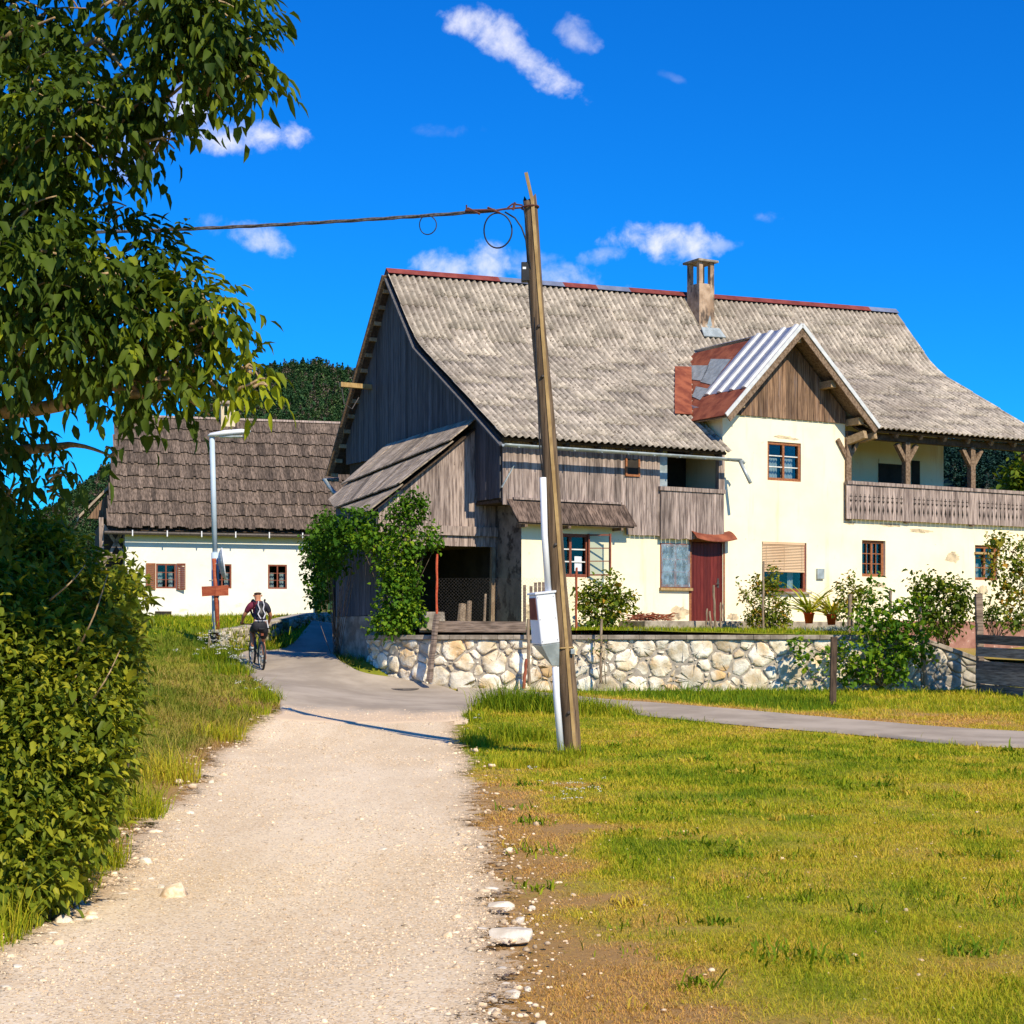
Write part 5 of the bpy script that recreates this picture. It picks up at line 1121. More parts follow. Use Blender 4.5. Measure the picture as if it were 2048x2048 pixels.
smb,bkm,pos,L,Hm=stone_wall_mesh(path,base_,top,620,3,rmax=.33,rmin=.03,bulge=.034,joint=.04)
smb.build('wall_stones',M['stone'],GW,world=True,smooth=True); bkm.build('mortar_backing',M['mortar'],GW,world=True)
coping(pos,L,Hm,0,L,.0,.1).build('coping',M['concrete'],GW,world=True,bevel=.012)
GW2=thing('stone_wall','grey coursed stone wall whose coping slopes down to the dark plank fence','wall',(9.7,37.6,.4))
smb,bkm,pos,L,Hm=stone_wall_mesh([(8.97,37.52),(10.7,37.65)],lambda s:.2,lambda s:1.46-.62*s/1.75,110,9,rmax=.2,rmin=.06,bulge=.05,joint=.012,elong=1.7)
smb.build('wall_stones',M['stone_grey'],GW2,world=True,smooth=True); bkm.build('mortar_backing',M['mortar'],GW2,world=True)
coping(pos,L,Hm,0,L,.0,.1,step=2.5).build('coping',M['concrete'],GW2,world=True,bevel=.012)
# mossy low wall left of the road
LW=thing('low_wall','low mossy rubble wall holding the lawn bank beside the cyclist','wall',(-6.5,45.5,1.3))
lp=[at(440,0,43.3)[:2],at(500,0,44.6)[:2],at(560,0,46.2)[:2],at(608,0,48.0)[:2],at(650,0,52)[:2],at(700,0,56.5)[:2]]
cumL=np.r_[0,np.cumsum([math.hypot(b[0]-a[0],b[1]-a[1]) for a,b in zip(lp[:-1],lp[1:])])]
tops=[EYE+(HZ-y)/FL*Y for y,Y in ((1264,43.3),(1256,44.6),(1243,46.2),(1232,48.0),(1228,52),(1228,56.5))]
bases=[tz(*p)-.25 for p in lp]
smb,bkm,pos,L,Hm=stone_wall_mesh(lp,lambda s:float(np.interp(s,cumL,bases)),lambda s:float(np.interp(s,cumL,tops)),260,21,rmax=.24,rmin=.06,bulge=.1,joint=.03)
smb.build('wall_stones',M['stone_grey'],LW,world=True); bkm.build('mortar_backing',M['mortar'],LW,world=True)
coping(pos,L,Hm,0,L,-.02,.05,over=.03,step=.7).build('coping',M['stone_grey'],LW,world=True,bevel=.02)
# plants growing out of that wall
c_=Cloud()
for px,py,Y,n in [(470,1285,43.7,500),(520,1275,44.9,500),(545,1285,45.4,400),(580,1285,46.5,300),(620,1275,48.5,300),(500,1298,43,500),(455,1262,43.4,250),(640,1268,49,250)]:
    p=at(px,py,Y); Q=np.array(p)+RNG.normal(0,1,(n,3))*np.array([.35,.12,.14]); Q[:,1]-=.12
    Q=Q[:n//3]; n=len(Q); V_,F_,T_=blades(Q,.16*RNG.lognormal(0,.3,n),np.full(n,.02),np.clip(RNG.normal(.6,.2,n),0,1),np.clip(RNG.normal(.3,.2,n),0,1)); c_.add(V_,F_,T_)
o=c_.build('wall_weeds',M['grass_blade']); tag(o,'weeds and grass growing out of the low mossy wall','weeds',kind='stuff')
# ------------------------------------------------------------------ leaning telegraph pole with its fittings
PY=23.3; pb_=at(1145,1512,PY); pt=at(1058,388,PY)
TP=thing('utility_pole','leaning brown timber utility pole standing in the grass','utility pole',tuple(pb_))
mb=MB(); NS=40; rng=random.Random(4)
path=[pb_.lerp(pt,i/NS)+Vector((.012*math.sin(i*.35),0,0)) for i in range(NS+1)]; path[0]=path[0]-Vector((0,0,.2)); rs=[.128-.036*i/NS for i in range(NS+1)]
mb.tube(path,rs,18,tone=.5)
for i,v in enumerate(mb.V):   # weather cracks and chamfered head
    v=Vector(v); k=i%18; v+= (v-path[min(i//18,NS)])*(.04*math.sin(k*5.1+1)+(-.12 if k==4 else 0)); mb.V[i]=tuple(v)
for k in range(18):
    i=NS*18+k; v=Vector(mb.V[i]); mb.V[i]=(v.x,v.y,v.z-.12*abs(math.cos(2*math.pi*k/18+.6)))
mb.build('post',M['pole'],TP,world=True,smooth=True)
mb=MB(); A=at(1052,345,PY-.12); pts=[A]+[pb_.lerp(pt,t)+Vector((.035+.0*t,-.128+.03*t,0)) for t in np.linspace(.985,.0,24)]
for a,b in zip(pts[:-1],pts[1:]): mb.beam(a,b,.045,.022,up=(0,-1,0),tone=random.uniform(.3,.7))
lm=mb.build('cable_lath',M['lath'],TP,world=True)
for py in (655,755,1090,1425):
    t=(1512-py)/(1512-388); c=pb_.lerp(pt,t)+Vector((-.01,-.125+.03*t,0)); m_=MB(); m_.lathe([(.022,0),(.024,.012),(.012,.03)],c,(0,-1,0),8); m_.build('bolt',M['iron'],TP,world=True)
tT=(1512-415)/(1512-388); hk=pb_.lerp(pt,tT)
mb=MB(); mb.ring(hk,(pt-pb_).normalized(),.115,.014,18,6); mb.tube([hk+Vector((-.1,0,0)),at(1010,418,PY),at(990,421,PY)],.014,6); mb.tube([hk+Vector((-.1,0,.03)),at(1025,408,PY),at(1015,416,PY)],.012,6); mb.tube([at(1030,405,PY),at(1026,420,PY)],.02,6)
mb.build('cable_anchor',M['darkrust'],TP,world=True)
mb=MB(); a=at(1052,543,PY); mb.box(a.x-.065,a.x+.05,PY-.06,PY+.08,a.z-.14,a.z+.12); 
jb=mb.build('junction_box',M['black'],TP,world=True,bevel=.01); mb=MB(); mb.box(a.x-.045,a.x+.0,PY-.064,PY-.0605,a.z+.02,a.z+.05); mb.build('box_label',M['clothwhite'],jb,world=True)
jb['label']='black junction box'
mb=MB(); mb.tube([at(1048,418,PY-.1),at(1052,440,PY-.1),at(1056,470,PY-.1),at(1056,505,PY-.08),at(1066,560,PY-.06),at(1076,800,PY-.1),at(1080,905,PY-.1),at(1086,955,PY-.13)],.012,6); mb.tube([at(1010,424,PY-.05),at(1030,436,PY-.08),at(1043,455,PY-.1),at(1052,480,PY-.1),at(1056,520,PY-.08)],.012,6)
mb.build('drop_cable',M['black'],TP,world=True,smooth=True)
mb=MB(); c=pb_.lerp(pt,(1512-1296)/(1512-388)); mb.ring(c,(pt-pb_).normalized(),.13,.012,18,6); mb.build('wire_tie',M['lath'],TP,world=True)
mb=MB(); b=at(1145,1303,PY-.13); mb.box(b.x-.025,b.x+.03,b.y-.03,b.y+.02,b.z-.035,b.z+.035); mb.build('clamp',M['galv_dull'],TP,world=True,bevel=.006)
# white meter cabinet with its conduit
CB=thing('meter_cabinet','white metal cabinet with conduit pipe fixed to the leaning pole','cabinet',tuple(at(1122,1500,PY-.25)))
Yc=PY-.2
A=lambda px,py,dy=0: at(px,py,Yc+dy)
top_=[A(1072,1190),A(1109,1186),A(1112,1184,.3),A(1057,1191,.24)]; bot=[A(1083,1290),A(1119,1285),A(1116,1285,.3),A(1063,1288,.24)]
mb=MB(); mb.hexa(bot,top_); cbx=mb.build('cabinet_box',M['whitepaint'],CB,world=True,bevel=.012)
lidb=[p+(p-sum(top_,Vector())/4)*.12+Vector((0,0,.002)) for p in top_]; mb=MB(); mb.hexa(lidb,[p+Vector((0,0,.03)) for p in lidb]); mb.build('lid',M['whitepaint'],cbx,world=True,bevel=.008)
def onleft(s,t,o=.006):   # panel on the shaded left side
    a=top_[3].lerp(top_[0],s);b=bot[3].lerp(bot[0],s); n_=Vector((-.9,-.45,0)); return a.lerp(b,t)+n_*o
mb=MB(); mb.hexa([onleft(.1,.06),onleft(.9,.06),onleft(.9,.5),onleft(.1,.5)],[onleft(.1,.06,.01),onleft(.9,.06,.01),onleft(.9,.5,.01),onleft(.1,.5,.01)]); mb.build('brown_plate',M['rust'],cbx,world=True)
mb=MB()
for s in (.08,.92):
    for t in (.06,.5,.94): c=top_[0].lerp(top_[1],s).lerp(bot[0].lerp(bot[1],s),t); mb.lathe([(.006,-.002),(.006,.004)],c,(0,-1,0),6)
mb.build('rivets',M['iron'],cbx,world=True)
mb=MB(); r2=[A(1104,1332,.05),A(1118,1332,.05),A(1118,1332,.15),A(1104,1332,.15)]; mb.hexa(r2,[p+Vector((0,0,-.004)) for p in bot]); mb.build('funnel',M['galv_dull'],CB,world=True,bevel=.006)
mb=MB(); mb.tube([A(1111,1333,.1),A(1113,1390,.1),A(1122,1502,.05)],.046,12); mb.build('lower_pipe',M['whitepaint'],CB,world=True,smooth=True)
mb=MB(); mb.tube([A(1086,955,.06),A(1089,1070,.06),A(1097,1188,.1)],.044,12); mb.build('upper_pipe',M['whitepaint'],CB,world=True,smooth=True)
# overhead cable and its coils
CBL=thing('overhead_cable','twisted dark overhead cable running left from the top of the leaning pole','cable',tuple(at(990,421,PY)))
def sag(a,b,n,dz): return [a.lerp(b,i/n)-Vector((0,0,dz*4*(i/n)*(1-i/n))) for i in range(n+1)]
E0=at(990,421,PY); E1=Vector((-17,24.5,at(0,440,23).z+.45))
mb=MB(); base=sag(E0,E1,60,.32)
for ph in (0,2.1,4.2): mb.tube([p+Vector((0,math.cos(i*1.3+ph),math.sin(i*1.3+ph)))*.014 for i,p in enumerate(base)],.014,6)
mb.build('cable_bundle',M['cable'],CBL,world=True,smooth=True)
mb=MB()
for a,b in (((985,420),(930,421)),((935,416),(960,428)),((975,415),(1000,426))): mb.tube([at(*a,PY-.03),at(*b,PY-.03)],.016,6)
mb.tube([at(933,410,PY),at(933,424,PY)],.012,6); mb.build('cable_clamps',M['darkrust'],CBL,world=True)
def loop(px,py,rx,ry): c=at(px,py,PY); k=PY/FL; return [c+Vector((rx*k*math.cos(a),.02*math.sin(a*2),ry*k*math.sin(a))) for a in np.linspace(math.pi/2,math.pi*2.5,30)]
for px,py,rx,ry,r in ((856,450,17,19,.0075),(996,461,28,35,.011)): m_=MB(); m_.tube(loop(px,py,rx,ry),r,6); m_.build('cable_coil',M['black'],CBL,world=True,smooth=True)
# ------------------------------------------------------------------ street lamp, signpost with traffic mirror
LY=44.0; lb=at(432,1296,LY); SLp=thing('street_lamp','slim blue grey street lamp with a white flat head on the lawn bank','street lamp',tuple(lb))
mb=MB(); mb.tube([at(432,1300,LY),at(430,1105,LY)],.1,12); mb.tube([at(430,1107,LY),at(424,872,LY)],.068,12); mb.build('pole',M['lampgrey'],SLp,world=True,smooth=True)
mb=MB(); a=at(416,872,LY); b=at(501,868,LY); L_=b-a
sec=[(0,.05,.02),(.06,.14,.055),(.4,.17,.085),(.8,.15,.075),(1.0,.06,.03)]; vs=[];fs=[]
for t,w,h in sec:
    c=a+L_*t+Vector((0,0,.06*t))
    for k in range(10): an=2*math.pi*k/10; vs.append(c+Vector((0,w*math.cos(an),h*(math.sin(an)+ (.25 if math.sin(an)>0 else .3*math.sin(an)*-1)))))
for i in range(4):
    for k in range(10): fs.append((i*10+k,i*10+(k+1)%10,(i+1)*10+(k+1)%10,(i+1)*10+k))
fs+= [tuple(range(9,-1,-1)),tuple(range(40,50))]; mb.add(vs,fs); lh=mb.build('lamp_head',M['whitepaint'],SLp,world=True,smooth=True)
mb=MB(); c=a+L_*.55; mb.box(c.x-.3,c.x+.3,LY-.1,LY+.1,c.z-.075,c.z-.02); mb.build('lamp_glass',M['galv_dull'],lh,world=True,bevel=.02)
SY=43.6; sb=at(438,1302,SY); SP=thing('signpost','rust brown signpost carrying a plain board and a round traffic mirror','signpost',tuple(sb))
mb=MB(); mb.tube([at(438,1304,SY),at(428,1117,SY)],.055,10); mb.build('post',M['signrust'],SP,world=True,smooth=True)
mb=MB(); mb.hexa([at(404,1193,SY-.07),at(430,1191,SY-.07),at(430,1191,SY-.1),at(404,1193,SY-.1)],[at(403,1173,SY-.07),at(430,1172,SY-.07),at(430,1172,SY-.1),at(403,1173,SY-.1)]); mb.build('sign_board',M['signrust'],SP,world=True)
mb=MB(); mb.hexa([at(430.5,1192,SY-.08),at(457,1191,SY+.02),at(457,1191,SY-.01),at(430.5,1192,SY-.11)],[at(430.5,1172,SY-.08),at(457,1170,SY+.02),at(457,1170,SY-.01),at(430.5,1172,SY-.11)]); mb.build('sign_board',M['signrust'],SP,world=True)
mb=MB(); mc=at(446,1128,SY); ax=Vector((.965,.18,.12)); mb.lathe([(.02,-.12),(.2,-.1),(.34,-.05),(.395,.0),(.40,.025),(.37,.03)],mc,ax,28); mr=mb.build('traffic_mirror',M['mirrorback'],SP,world=True,smooth=True)
mb=MB(); mb.ring(mc+ax*.015,ax,.4,.02,28,6); mb.build('mirror_rim',M['whitepaint'],mr,world=True,smooth=True)
mb=MB(); mb.tube([at(429,1127,SY),mc-ax*.1],.03,8); mb.tube([at(418,1161,SY),at(432,1161,SY)],.02,6); mb.build('mirror_bracket',M['galv_dull'],mr,world=True)
# ------------------------------------------------------------------ manhole, fences, posts, stakes
p=gp(808,1382); mb=MB(); mb.lathe([(.0,.006),(.27,.008),(.33,.008),(.34,-.03)][::-1],(p[0],p[1],p[2]+.05),(0,0,1),28)
solo('manhole_cover',mb,M['iron'],'round iron manhole cover set in the grey asphalt road','manhole cover',p)
FY=37.3
def stick(name,label,cat,a,b,Y0,Y1,r,mat,group=None,n=8):
    A_=at(*a,Y0);B_=at(*b,Y1); m_=MB(); rr=[r*(1+.1*math.sin(i*2.1)) for i in range(9)]
    m_.tube([A_.lerp(B_,i/8)+Vector((math.sin(i*1.7)*.006,0,0)) for i in range(9)],rr,n,tone=random.random()); return solo(name,m_,M[mat],label,cat,A_,group)
stick('fence_post','bright red painted metal post in front of the dark passage','post',(873,1238),(874,1108),FY,FY,.026,'red_post')
stick('fence_post','grey weathered wooden post leaning against the stone wall below the red post','post',(858,1364),(874,1228),37.1,37.2,.075,'wood_fence',n=6)
stick('fence_post','dull red metal post between the leaning pole and the open window','post',(1152,1266),(1153,1135),38.3,38.3,.027,'signrust')
stick('fence_post','tall thin brown stake left of the white cabinet, in front of the wall','post',(1058,1372),(1056,1238),37.1,37.1,.035,'stick')
stick('fence_post','rusty short stake leaning on the stone wall left of the white cabinet','post',(1047,1377),(1053,1318),37.0,37.1,.034,'rust')
mb=MB(); mb.beam(at(872,1253,FY+.15),at(1052,1254,FY+.15),.05,.24,tone=.3); solo('fence_rail',mb,M['wood_fence'],'single wide horizontal plank fixed along the top of the stone wall','fence rail',at(960,1268,FY+.15))
mb=MB(); Yf=38.0; a=at(874,1156,Yf);b=at(1152,1150,Yf); zt=a.z; zb2=at(874,1256,Yf).z
W_=b.x-a.x; Hh_=zt-zb2; st=.075; k=-Hh_
while k<W_:
    for sg in (1,-1):
        x0,z0,x1,z1=(k,0,k+Hh_,Hh_) if sg>0 else (k,Hh_,k+Hh_,0)
        pts=[]
        for x,z in ((x0,z0),(x1,z1)): pts.append((x,z))
        (xa,za),(xb,zb3)=pts; t0=max(0,(0-xa)/(xb-xa)); t1=min(1,(W_-xa)/(xb-xa))
        if t1>t0: mb.beam((a.x+xa+(xb-xa)*t0,Yf,zb2+za+(zb3-za)*t0),(a.x+xa+(xb-xa)*t1,Yf,zb2+za+(zb3-za)*t1),.0025,.0025)
    k+=st
solo('chain_link_fence',mb,M['iron'],'sagging chain link mesh stretched above the wall from the red post','fence',(a.x+W_/2,Yf,zb2))
# picket remains behind the cabinet
Y=38.4
for i,(x,yt) in enumerate(((1049,1170),(1062,1172),(1071,1165),(1079,1164),(1087,1164))):
    A_=at(x,1258,Y);B_=at(x,yt,Y); m_=MB(); m_.box(A_.x-.035,A_.x+.035,Y-.012,Y+.012,A_.z,B_.z,tone=.2+.1*i); solo('fence_picket',m_,M['wood_fence'],'short grey picket standing behind the white cabinet','picket',A_,'grey pickets behind the white cabinet')
M['dark_post']=pmat('dark_stained_post',W3(.04,.026,.018),W3(.11,.07,.045),(6,6,1),3,rough=.85,bump=.4,tone=.4)
DY=gp(1665,1408)[1]
mb=MB(); A_=Vector(gp(1665,1408)); B_=at(1668,1274,DY); mb.beam(A_-Vector((0,0,.2)),B_,.115,.115,up=(0,1,0)); solo('fence_post',mb,M['dark_post'],'dark square timber post at the path edge in front of the vine bush','post',A_)
DF=thing('plank_fence','dark weathered plank fence at the right edge of the picture','fence',(10.3,36.6,.35))
F0=at(1953,1300,36.9); dirf=Vector((.42,-1,0)).normalized()
mb=MB(); A_=at(1962,1385,36.95); B_=at(1957,1187,36.95); mb.beam(A_,B_,.14,.14,up=(0,1,0)); mb.build('post',M['wood_fence'],DF,world=True)
for z0,z1,t in ((1.66,1.47,0),(1.40,1.2,.01),(1.1,.92,.02),(.92,.62,.0),(.6,.2,.015)):
    z0-=.05; z1-=.05
    m_=MB(); P0_=at(1951,1260,36.75); a=Vector((P0_.x,P0_.y,0)); b=a+dirf*3.4
    m_.hexa([a+Vector((0,0,z1)),b+Vector((0,0,z1-.12)),b+Vector((.05,0,z1-.12)),a+Vector((.05,0,z1))],[a+Vector((t,0,z0)),b+Vector((t,0,z0-.1)),b+Vector((.05,0,z0-.1)),a+Vector((.05,0,z0))],tone=random.random()); m_.build('plank',M['fence_plank'],DF,world=True)
m_=MB(); a=Vector((P0_.x,P0_.y,0))+dirf*3.2; m_.beam(a+Vector((.1,0,-.2)),a+Vector((.1,0,1.6)),.14,.14,up=(0,1,0)); m_.build('post',M['wood_fence'],DF,world=True)
for lab,a,b,Y,r,mt in [('thin stake standing beside the small sapling in front of the wall',(1201,1366),(1203,1238),37.05,.028,'stick'),
  ('tall stake at the left of the vine bush, above the coping',(1697,1270),(1701,1188),38.5,.04,'stick'),('short dark stake sticking up behind the top of the vine bush',(1780,1250),(1781,1181),39,.035,'stick'),
  ('leaning stake at the right of the vine bush, in front of the wall',(1852,1376),(1838,1214),37.1,.045,'stick'),('thin stake inside the bush under the blind window',(1526,1266),(1527,1122),40.2,.025,'stick'),
  ('long pale stick leaning at the red door',(1431,1262),(1427,1170),40.6,.028,'stick'),('short pale stick left of the long one at the red door',(1423,1264),(1419,1222),40.5,.025,'stick'),
  ('thin dark stake left of the red door, nearest the window',(1412,1262),(1414,1217),40.7,.02,'stick'),('thin dark stake before the right half of the red door',(1441,1262),(1441,1205),40.8,.02,'stick'),('thin pale stake at the right jamb of the red door',(1448,1244),(1447,1207),41.5,.018,'stick')]:
    stick('garden_stake',lab,'stake',a,b,Y,Y,r,mt,'wooden stakes in the garden')
# firewood, concrete trough, logs in the passage
mb=MB(); rnd=random.Random(2); c=at(1300,1240,41.0)
for _ in range(70):
    a=c+Vector((rnd.uniform(-.45,.45),rnd.uniform(-.15,.15),rnd.uniform(0,.14))); an=rnd.gauss(0,.4); l=rnd.uniform(.1,.3); d=Vector((math.cos(an),rnd.uniform(-.3,.3),math.sin(an)*.6)); mb.tube([a-d*l,a+d*l],.008,4,tone=rnd.random())
solo('brushwood_pile',mb,M['rust'],'low heap of reddish brushwood on the step left of the door','brushwood',c)
mb=MB(); a=at(838,1256,38.0); mb.hexa([(a.x,38,a.z-.1),(a.x+.6,38,a.z-.1),(a.x+.6,38.4,a.z-.1),(a.x,38.4,a.z-.1)],[(a.x,38,a.z+.36),(a.x+.55,38,a.z+.36),(a.x+.55,38.4,a.z+.36),(a.x,38.4,a.z+.36)]); solo('concrete_block',mb,M['concrete'],'pale concrete block on the wall top between the climbing vine and red post','block',a,bevel=.02)
for i,(x,yt,r) in enumerate(((922,1208,.1),(936,1202,.06),(968,1188,.03))):
    A_=at(x,1258,38.3); B_=at(x+3,yt,38.4); m_=MB(); m_.tube([A_,A_.lerp(B_,.5),B_],[r*1.15,r,r*.9],9,tone=.6); solo('log',m_,M['stick'],['thick upright log behind the mesh in the dark passage','thinner upright log right of the thick one in the passage','slim split stake right of the logs in the passage'][i],'log',A_)
# ------------------------------------------------------------------ plants
def branch(mb,pts,r0,r1,n=6,k=5):
    P=catmull([tuple(p) for p in pts],k); m=len(P); mb.tube([Vector(p) for p in P],[r1+(r0-r1)*(1-i/(m-1))**1.5 for i in range(m)],n,tone=.5)
    return P
def compound(cl,P,D,L,nl,ll,lw,tone):
    """pinnate leaves: rachis with paired drooping leaflets; returns rachis lines"""
    n=len(P); D=norm(D); S=norm(np.cross(D,np.array([0,0,1.0])+unit_rand(n)*.3)); Dn=np.array([0,0,-1.0])
    pos=[];dr=[];tn=[];ls=[]
    for k in range(nl):
        t=.3+.7*k/(nl-1); c=P+D*(L*t)[:,None]+Dn*(L*.35*t*t)[:,None]; ax=norm(D+Dn*.7*t)
        if k==nl-1: pos.append(c);dr.append(ax+RNG.normal(0,.15,(n,3)));tn.append(tone);ls.append(np.ones(n))
        else:
            for sg in (-1,1):
                pos.append(c); dr.append(ax*.75+S*sg*.8+Dn*.45+RNG.normal(0,.18,(n,3))); tn.append(tone+RNG.normal(0,.07,n)); ls.append(np.full(n,.8+.2*t))
    pos=np.concatenate(pos);dr=np.concatenate(dr);tn=np.clip(np.concatenate(tn),0,1);ls=np.concatenate(ls)
    V,F,T=leaves(pos,dr,ll*ls*RNG.lognormal(0,.2,len(pos)),lw*ls*RNG.lognormal(0,.25,len(pos)),tn,bend=.3,fold=.3); cl.add(V,F,T)
# -- ash tree overhanging from the left
AT=thing('ash_tree','tall ash tree with drooping compound leaves overhanging the left side','tree',(-5.1,10.6,.15))
tr=MB()
trunk=branch(tr,[(-5.1,10.6,-.1),(-5.0,10.5,1.2),(-4.8,10.3,2.6),(-4.7,10.2,4.2),(-4.6,10.0,5.6)],.2,.07,10)
bl=[]  # foliage blobs: px,py,Y,radius px, leaves, tone (raised at lower right: sunlight put into leaf colour)
for a in [(30,40,9.6,95,90,.3),(130,60,9.8,80,60,.25),(60,160,9.3,105,100,.3),(160,165,9.5,50,22,.25),(240,10,9.3,55,26,.3),(300,-20,9.2,60,40,.3),(20,260,9.2,100,110,.4),(120,270,9.0,95,110,.42),(215,190,9.2,62,45,.4),(210,300,9.2,65,48,.35),(275,215,9.1,50,30,.35),
  (360,55,9.0,66,75,.4),(430,35,9.0,78,105,.42),(470,105,9.0,60,66,.42),(405,130,9.0,74,80,.4),(340,150,9.1,46,30,.35),(500,165,9.0,30,12,.45),(420,185,9.0,30,12,.45),(340,215,9.1,26,9,.38),(330,290,9.1,32,14,.35),(290,310,9.2,34,12,.3),
  (40,380,9.4,80,70,.25),(120,390,9.3,60,34,.28),(40,470,9.0,90,110,.4),(120,490,9.3,50,28,.25),(190,520,9.3,32,12,.2),(225,430,9.4,26,7,.15),(120,560,9.0,95,110,.42),(20,600,9.0,90,110,.45),(210,590,9.0,75,70,.4),
  (280,540,9.4,60,45,.25),(340,560,9.4,50,34,.28),(290,620,9.3,60,42,.35),(380,630,9.2,55,46,.55),(430,640,9.1,42,34,.75),(340,680,9.2,55,40,.5),(60,700,9.2,110,130,.38),(170,690,9.1,90,100,.42),(255,720,9.1,72,62,.5),(415,685,9.2,34,18,.65),(385,725,9.2,34,18,.65),(350,760,9.2,55,36,.5),
  (500,745,9.1,26,9,.85),(520,770,9.1,18,6,.9),(10,800,9.4,70,46,.28),(165,760,9.3,44,16,.35),(270,790,9.3,55,30,.42),(325,800,9.3,36,14,.42),(195,830,9.4,28,6,.35),(0,900,9.7,50,30,.2),(105,900,9.6,26,5,.3),(0,1000,9.9,50,32,.2),(120,950,9.6,22,4,.3),(110,985,9.8,26,7,.25),(225,905,9.4,18,3,.4),
  (-60,80,9.8,120,90,.3),(-70,300,9.6,120,90,.3),(-70,560,9.6,120,90,.3),(-70,820,9.8,120,90,.3),(490,752,9.2,22,7,.8),(460,765,9.2,20,6,.7),(-230,100,10.2,150,110,.3),(-240,380,10.2,150,110,.35),(-240,640,10.3,150,100,.35),(-400,200,10.6,160,100,.3),(-420,520,10.6,160,100,.35),(-520,350,11,160,80,.35),(-120,-180,10,170,120,.35),(-320,-150,10.4,170,110,.35),(120,-170,9.7,130,80,.35),(300,-140,9.4,110,60,.4),(250,640,9.5,50,25,.3)]: bl.append(a)
cl=Cloud(); tips=[]
for px,py,Y,rp,n,t in bl:
    c=np.array(at(px,py,Y)); r=rp/FL*Y; n=int(n*.62)
    P,d=shell_pts(c,(r,r*1.6,r),n,.1); D=unit_rand(n)*1.0+d*.7+np.array([.1,-.1,-.3]); P=P+np.array([0,0,.08])
    compound(cl,P,D,RNG.uniform(.16,.27,n),4,.092,.037,np.clip(RNG.normal(t,.15,n),0,1)); tips.append((c,r))
for L in [[(-4.75,10.3,3.6),at(-40,520,9.7),at(60,400,9.4),at(170,290,9.25),at(260,230,9.15),at(330,200,9.1),at(430,110,9.05)],[(-4.75,10.3,3.1),at(-40,640,9.5),at(80,640,9.3),at(190,590,9.25),at(260,572,9.25),at(330,520,9.4)],
          [(-4.75,10.3,3.0),at(0,740,9.5),at(140,690,9.3),at(230,680,9.2),at(330,700,9.2),at(400,690,9.2),at(440,650,9.1)],[(-4.7,10.2,2.9),at(60,820,9.5),at(180,760,9.3),at(280,790,9.2),at(370,735,9.2),at(450,780,9.15),at(490,772,9.1),at(515,760,9.1)],
          [(-4.65,10.1,4.8),at(-20,80,9.7),at(50,60,9.5),at(110,35,9.4)],[(-4.65,10.1,5.0),at(60,-40,9.5),at(200,-20,9.4),at(300,40,9.2),at(390,60,9.05)],[(-4.75,10.3,3.4),at(40,300,9.5),at(130,150,9.5),at(190,80,9.5),at(240,130,9.3),at(280,180,9.2)],
          [(-4.8,10.3,2.6),at(40,900,9.8),at(150,890,9.6),at(230,915,9.4)],[at(140,690,9.3),at(230,650,9.2),at(300,610,9.3),at(350,540,9.4),at(345,500,9.4)],[at(280,790,9.2),at(250,740,9.2),at(300,715,9.2),at(340,770,9.2),at(420,830,9.3)]]:
    branch(tr,L,.05 if L[0][0]<-4.5 else .014,.006,7)
for c,r in tips:
    for _ in range(3):
        a=Vector(c)+Vector((random.uniform(-1,.1),random.uniform(-.8,.8),random.uniform(-.6,.6)))*r*1.2; b=Vector(c)+Vector((random.uniform(.2,1),random.uniform(-.8,.8),random.uniform(-.5,.8)))*r
        branch(tr,[a,a.lerp(b,.5)+Vector((0,0,r*.25)),b],.011,.004,5,3)
tr.build('trunk',M['bark_light'],AT,world=True,smooth=True); cl.build('crown',M['leaf_ash'],AT,off=AT.location)
# -- hedge below it
HD=thing('hedge_bush','big dense leafy hedge bush at the left edge beside the gravel road','bush',(-3.9,10.3,.05))
cl=Cloud(); hb=[(-140,1200,11,.75),(55,1140,11.2,.36),(150,1155,11.6,.19),(222,1172,11.6,.15),(195,1230,11.2,.25),(250,1200,11.4,.12),(25,1290,10.6,.5),(195,1310,10.6,.26),(235,1290,10.8,.14),(100,1420,10.3,.5),(200,1420,10.3,.2),(240,1380,10.5,.1),(70,1550,10,.48),(185,1530,10.1,.2),(40,1680,9.7,.38),(140,1640,9.8,.22),(190,1620,9.9,.12),(10,1780,9.4,.22),(85,1740,9.5,.16),(-120,1420,10.4,.9),(-120,1720,9.6,.5),(-60,1110,11.3,.4),(60,1090,11.6,.2),(115,1105,11.6,.1)]
for px,py,Y,r in hb:
    n=int(2500*12.6*r*r*.55); blob_leaves(cl,np.array(at(px,py,Y)),(r,r*1.2,r),n,.062,.03,tmean=.56,tsd=.2,inner=.62,droop=.35)
for px,py,n in ((240,1140,10),(268,1170,18),(262,1230,14),(255,1265,12),(225,1480,12),(250,1440,10),(212,1590,10),(255,1330,10)):
    c=np.array(at(px,py,10.9)); blob_leaves(cl,c,(.06,.1,.08),n*3,.06,.028,tmean=.6,inner=.0)
cl.build('foliage',M['leaf_hedge'],HD,off=HD.location)
st=MB()
for px,py,Y,r in hb:
    c=at(px,py,Y)
    for _ in range(3): branch(st,[Vector((c.x-.3,c.y+.2,.05)),c.lerp(Vector((c.x-.3,c.y+.2,.05)),.5)+Vector((random.uniform(-.2,.2),0,0)),c+Vector((random.uniform(-1,1),random.uniform(-1,1),random.uniform(-.2,1)))*r*.8],.018,.005,5,4)
for a,b in (((150,1310),(215,1150)),((170,1420),(240,1300)),((100,1200),(170,1130)),((60,1480),(160,1340))): branch(st,[at(*a,10.1),at((a[0]+b[0])/2+6,(a[1]+b[1])/2,9.95),at(*b,10.2)],.008,.003,5,4)
st.build('stems',M['bark_light'],HD,world=True,smooth=True)
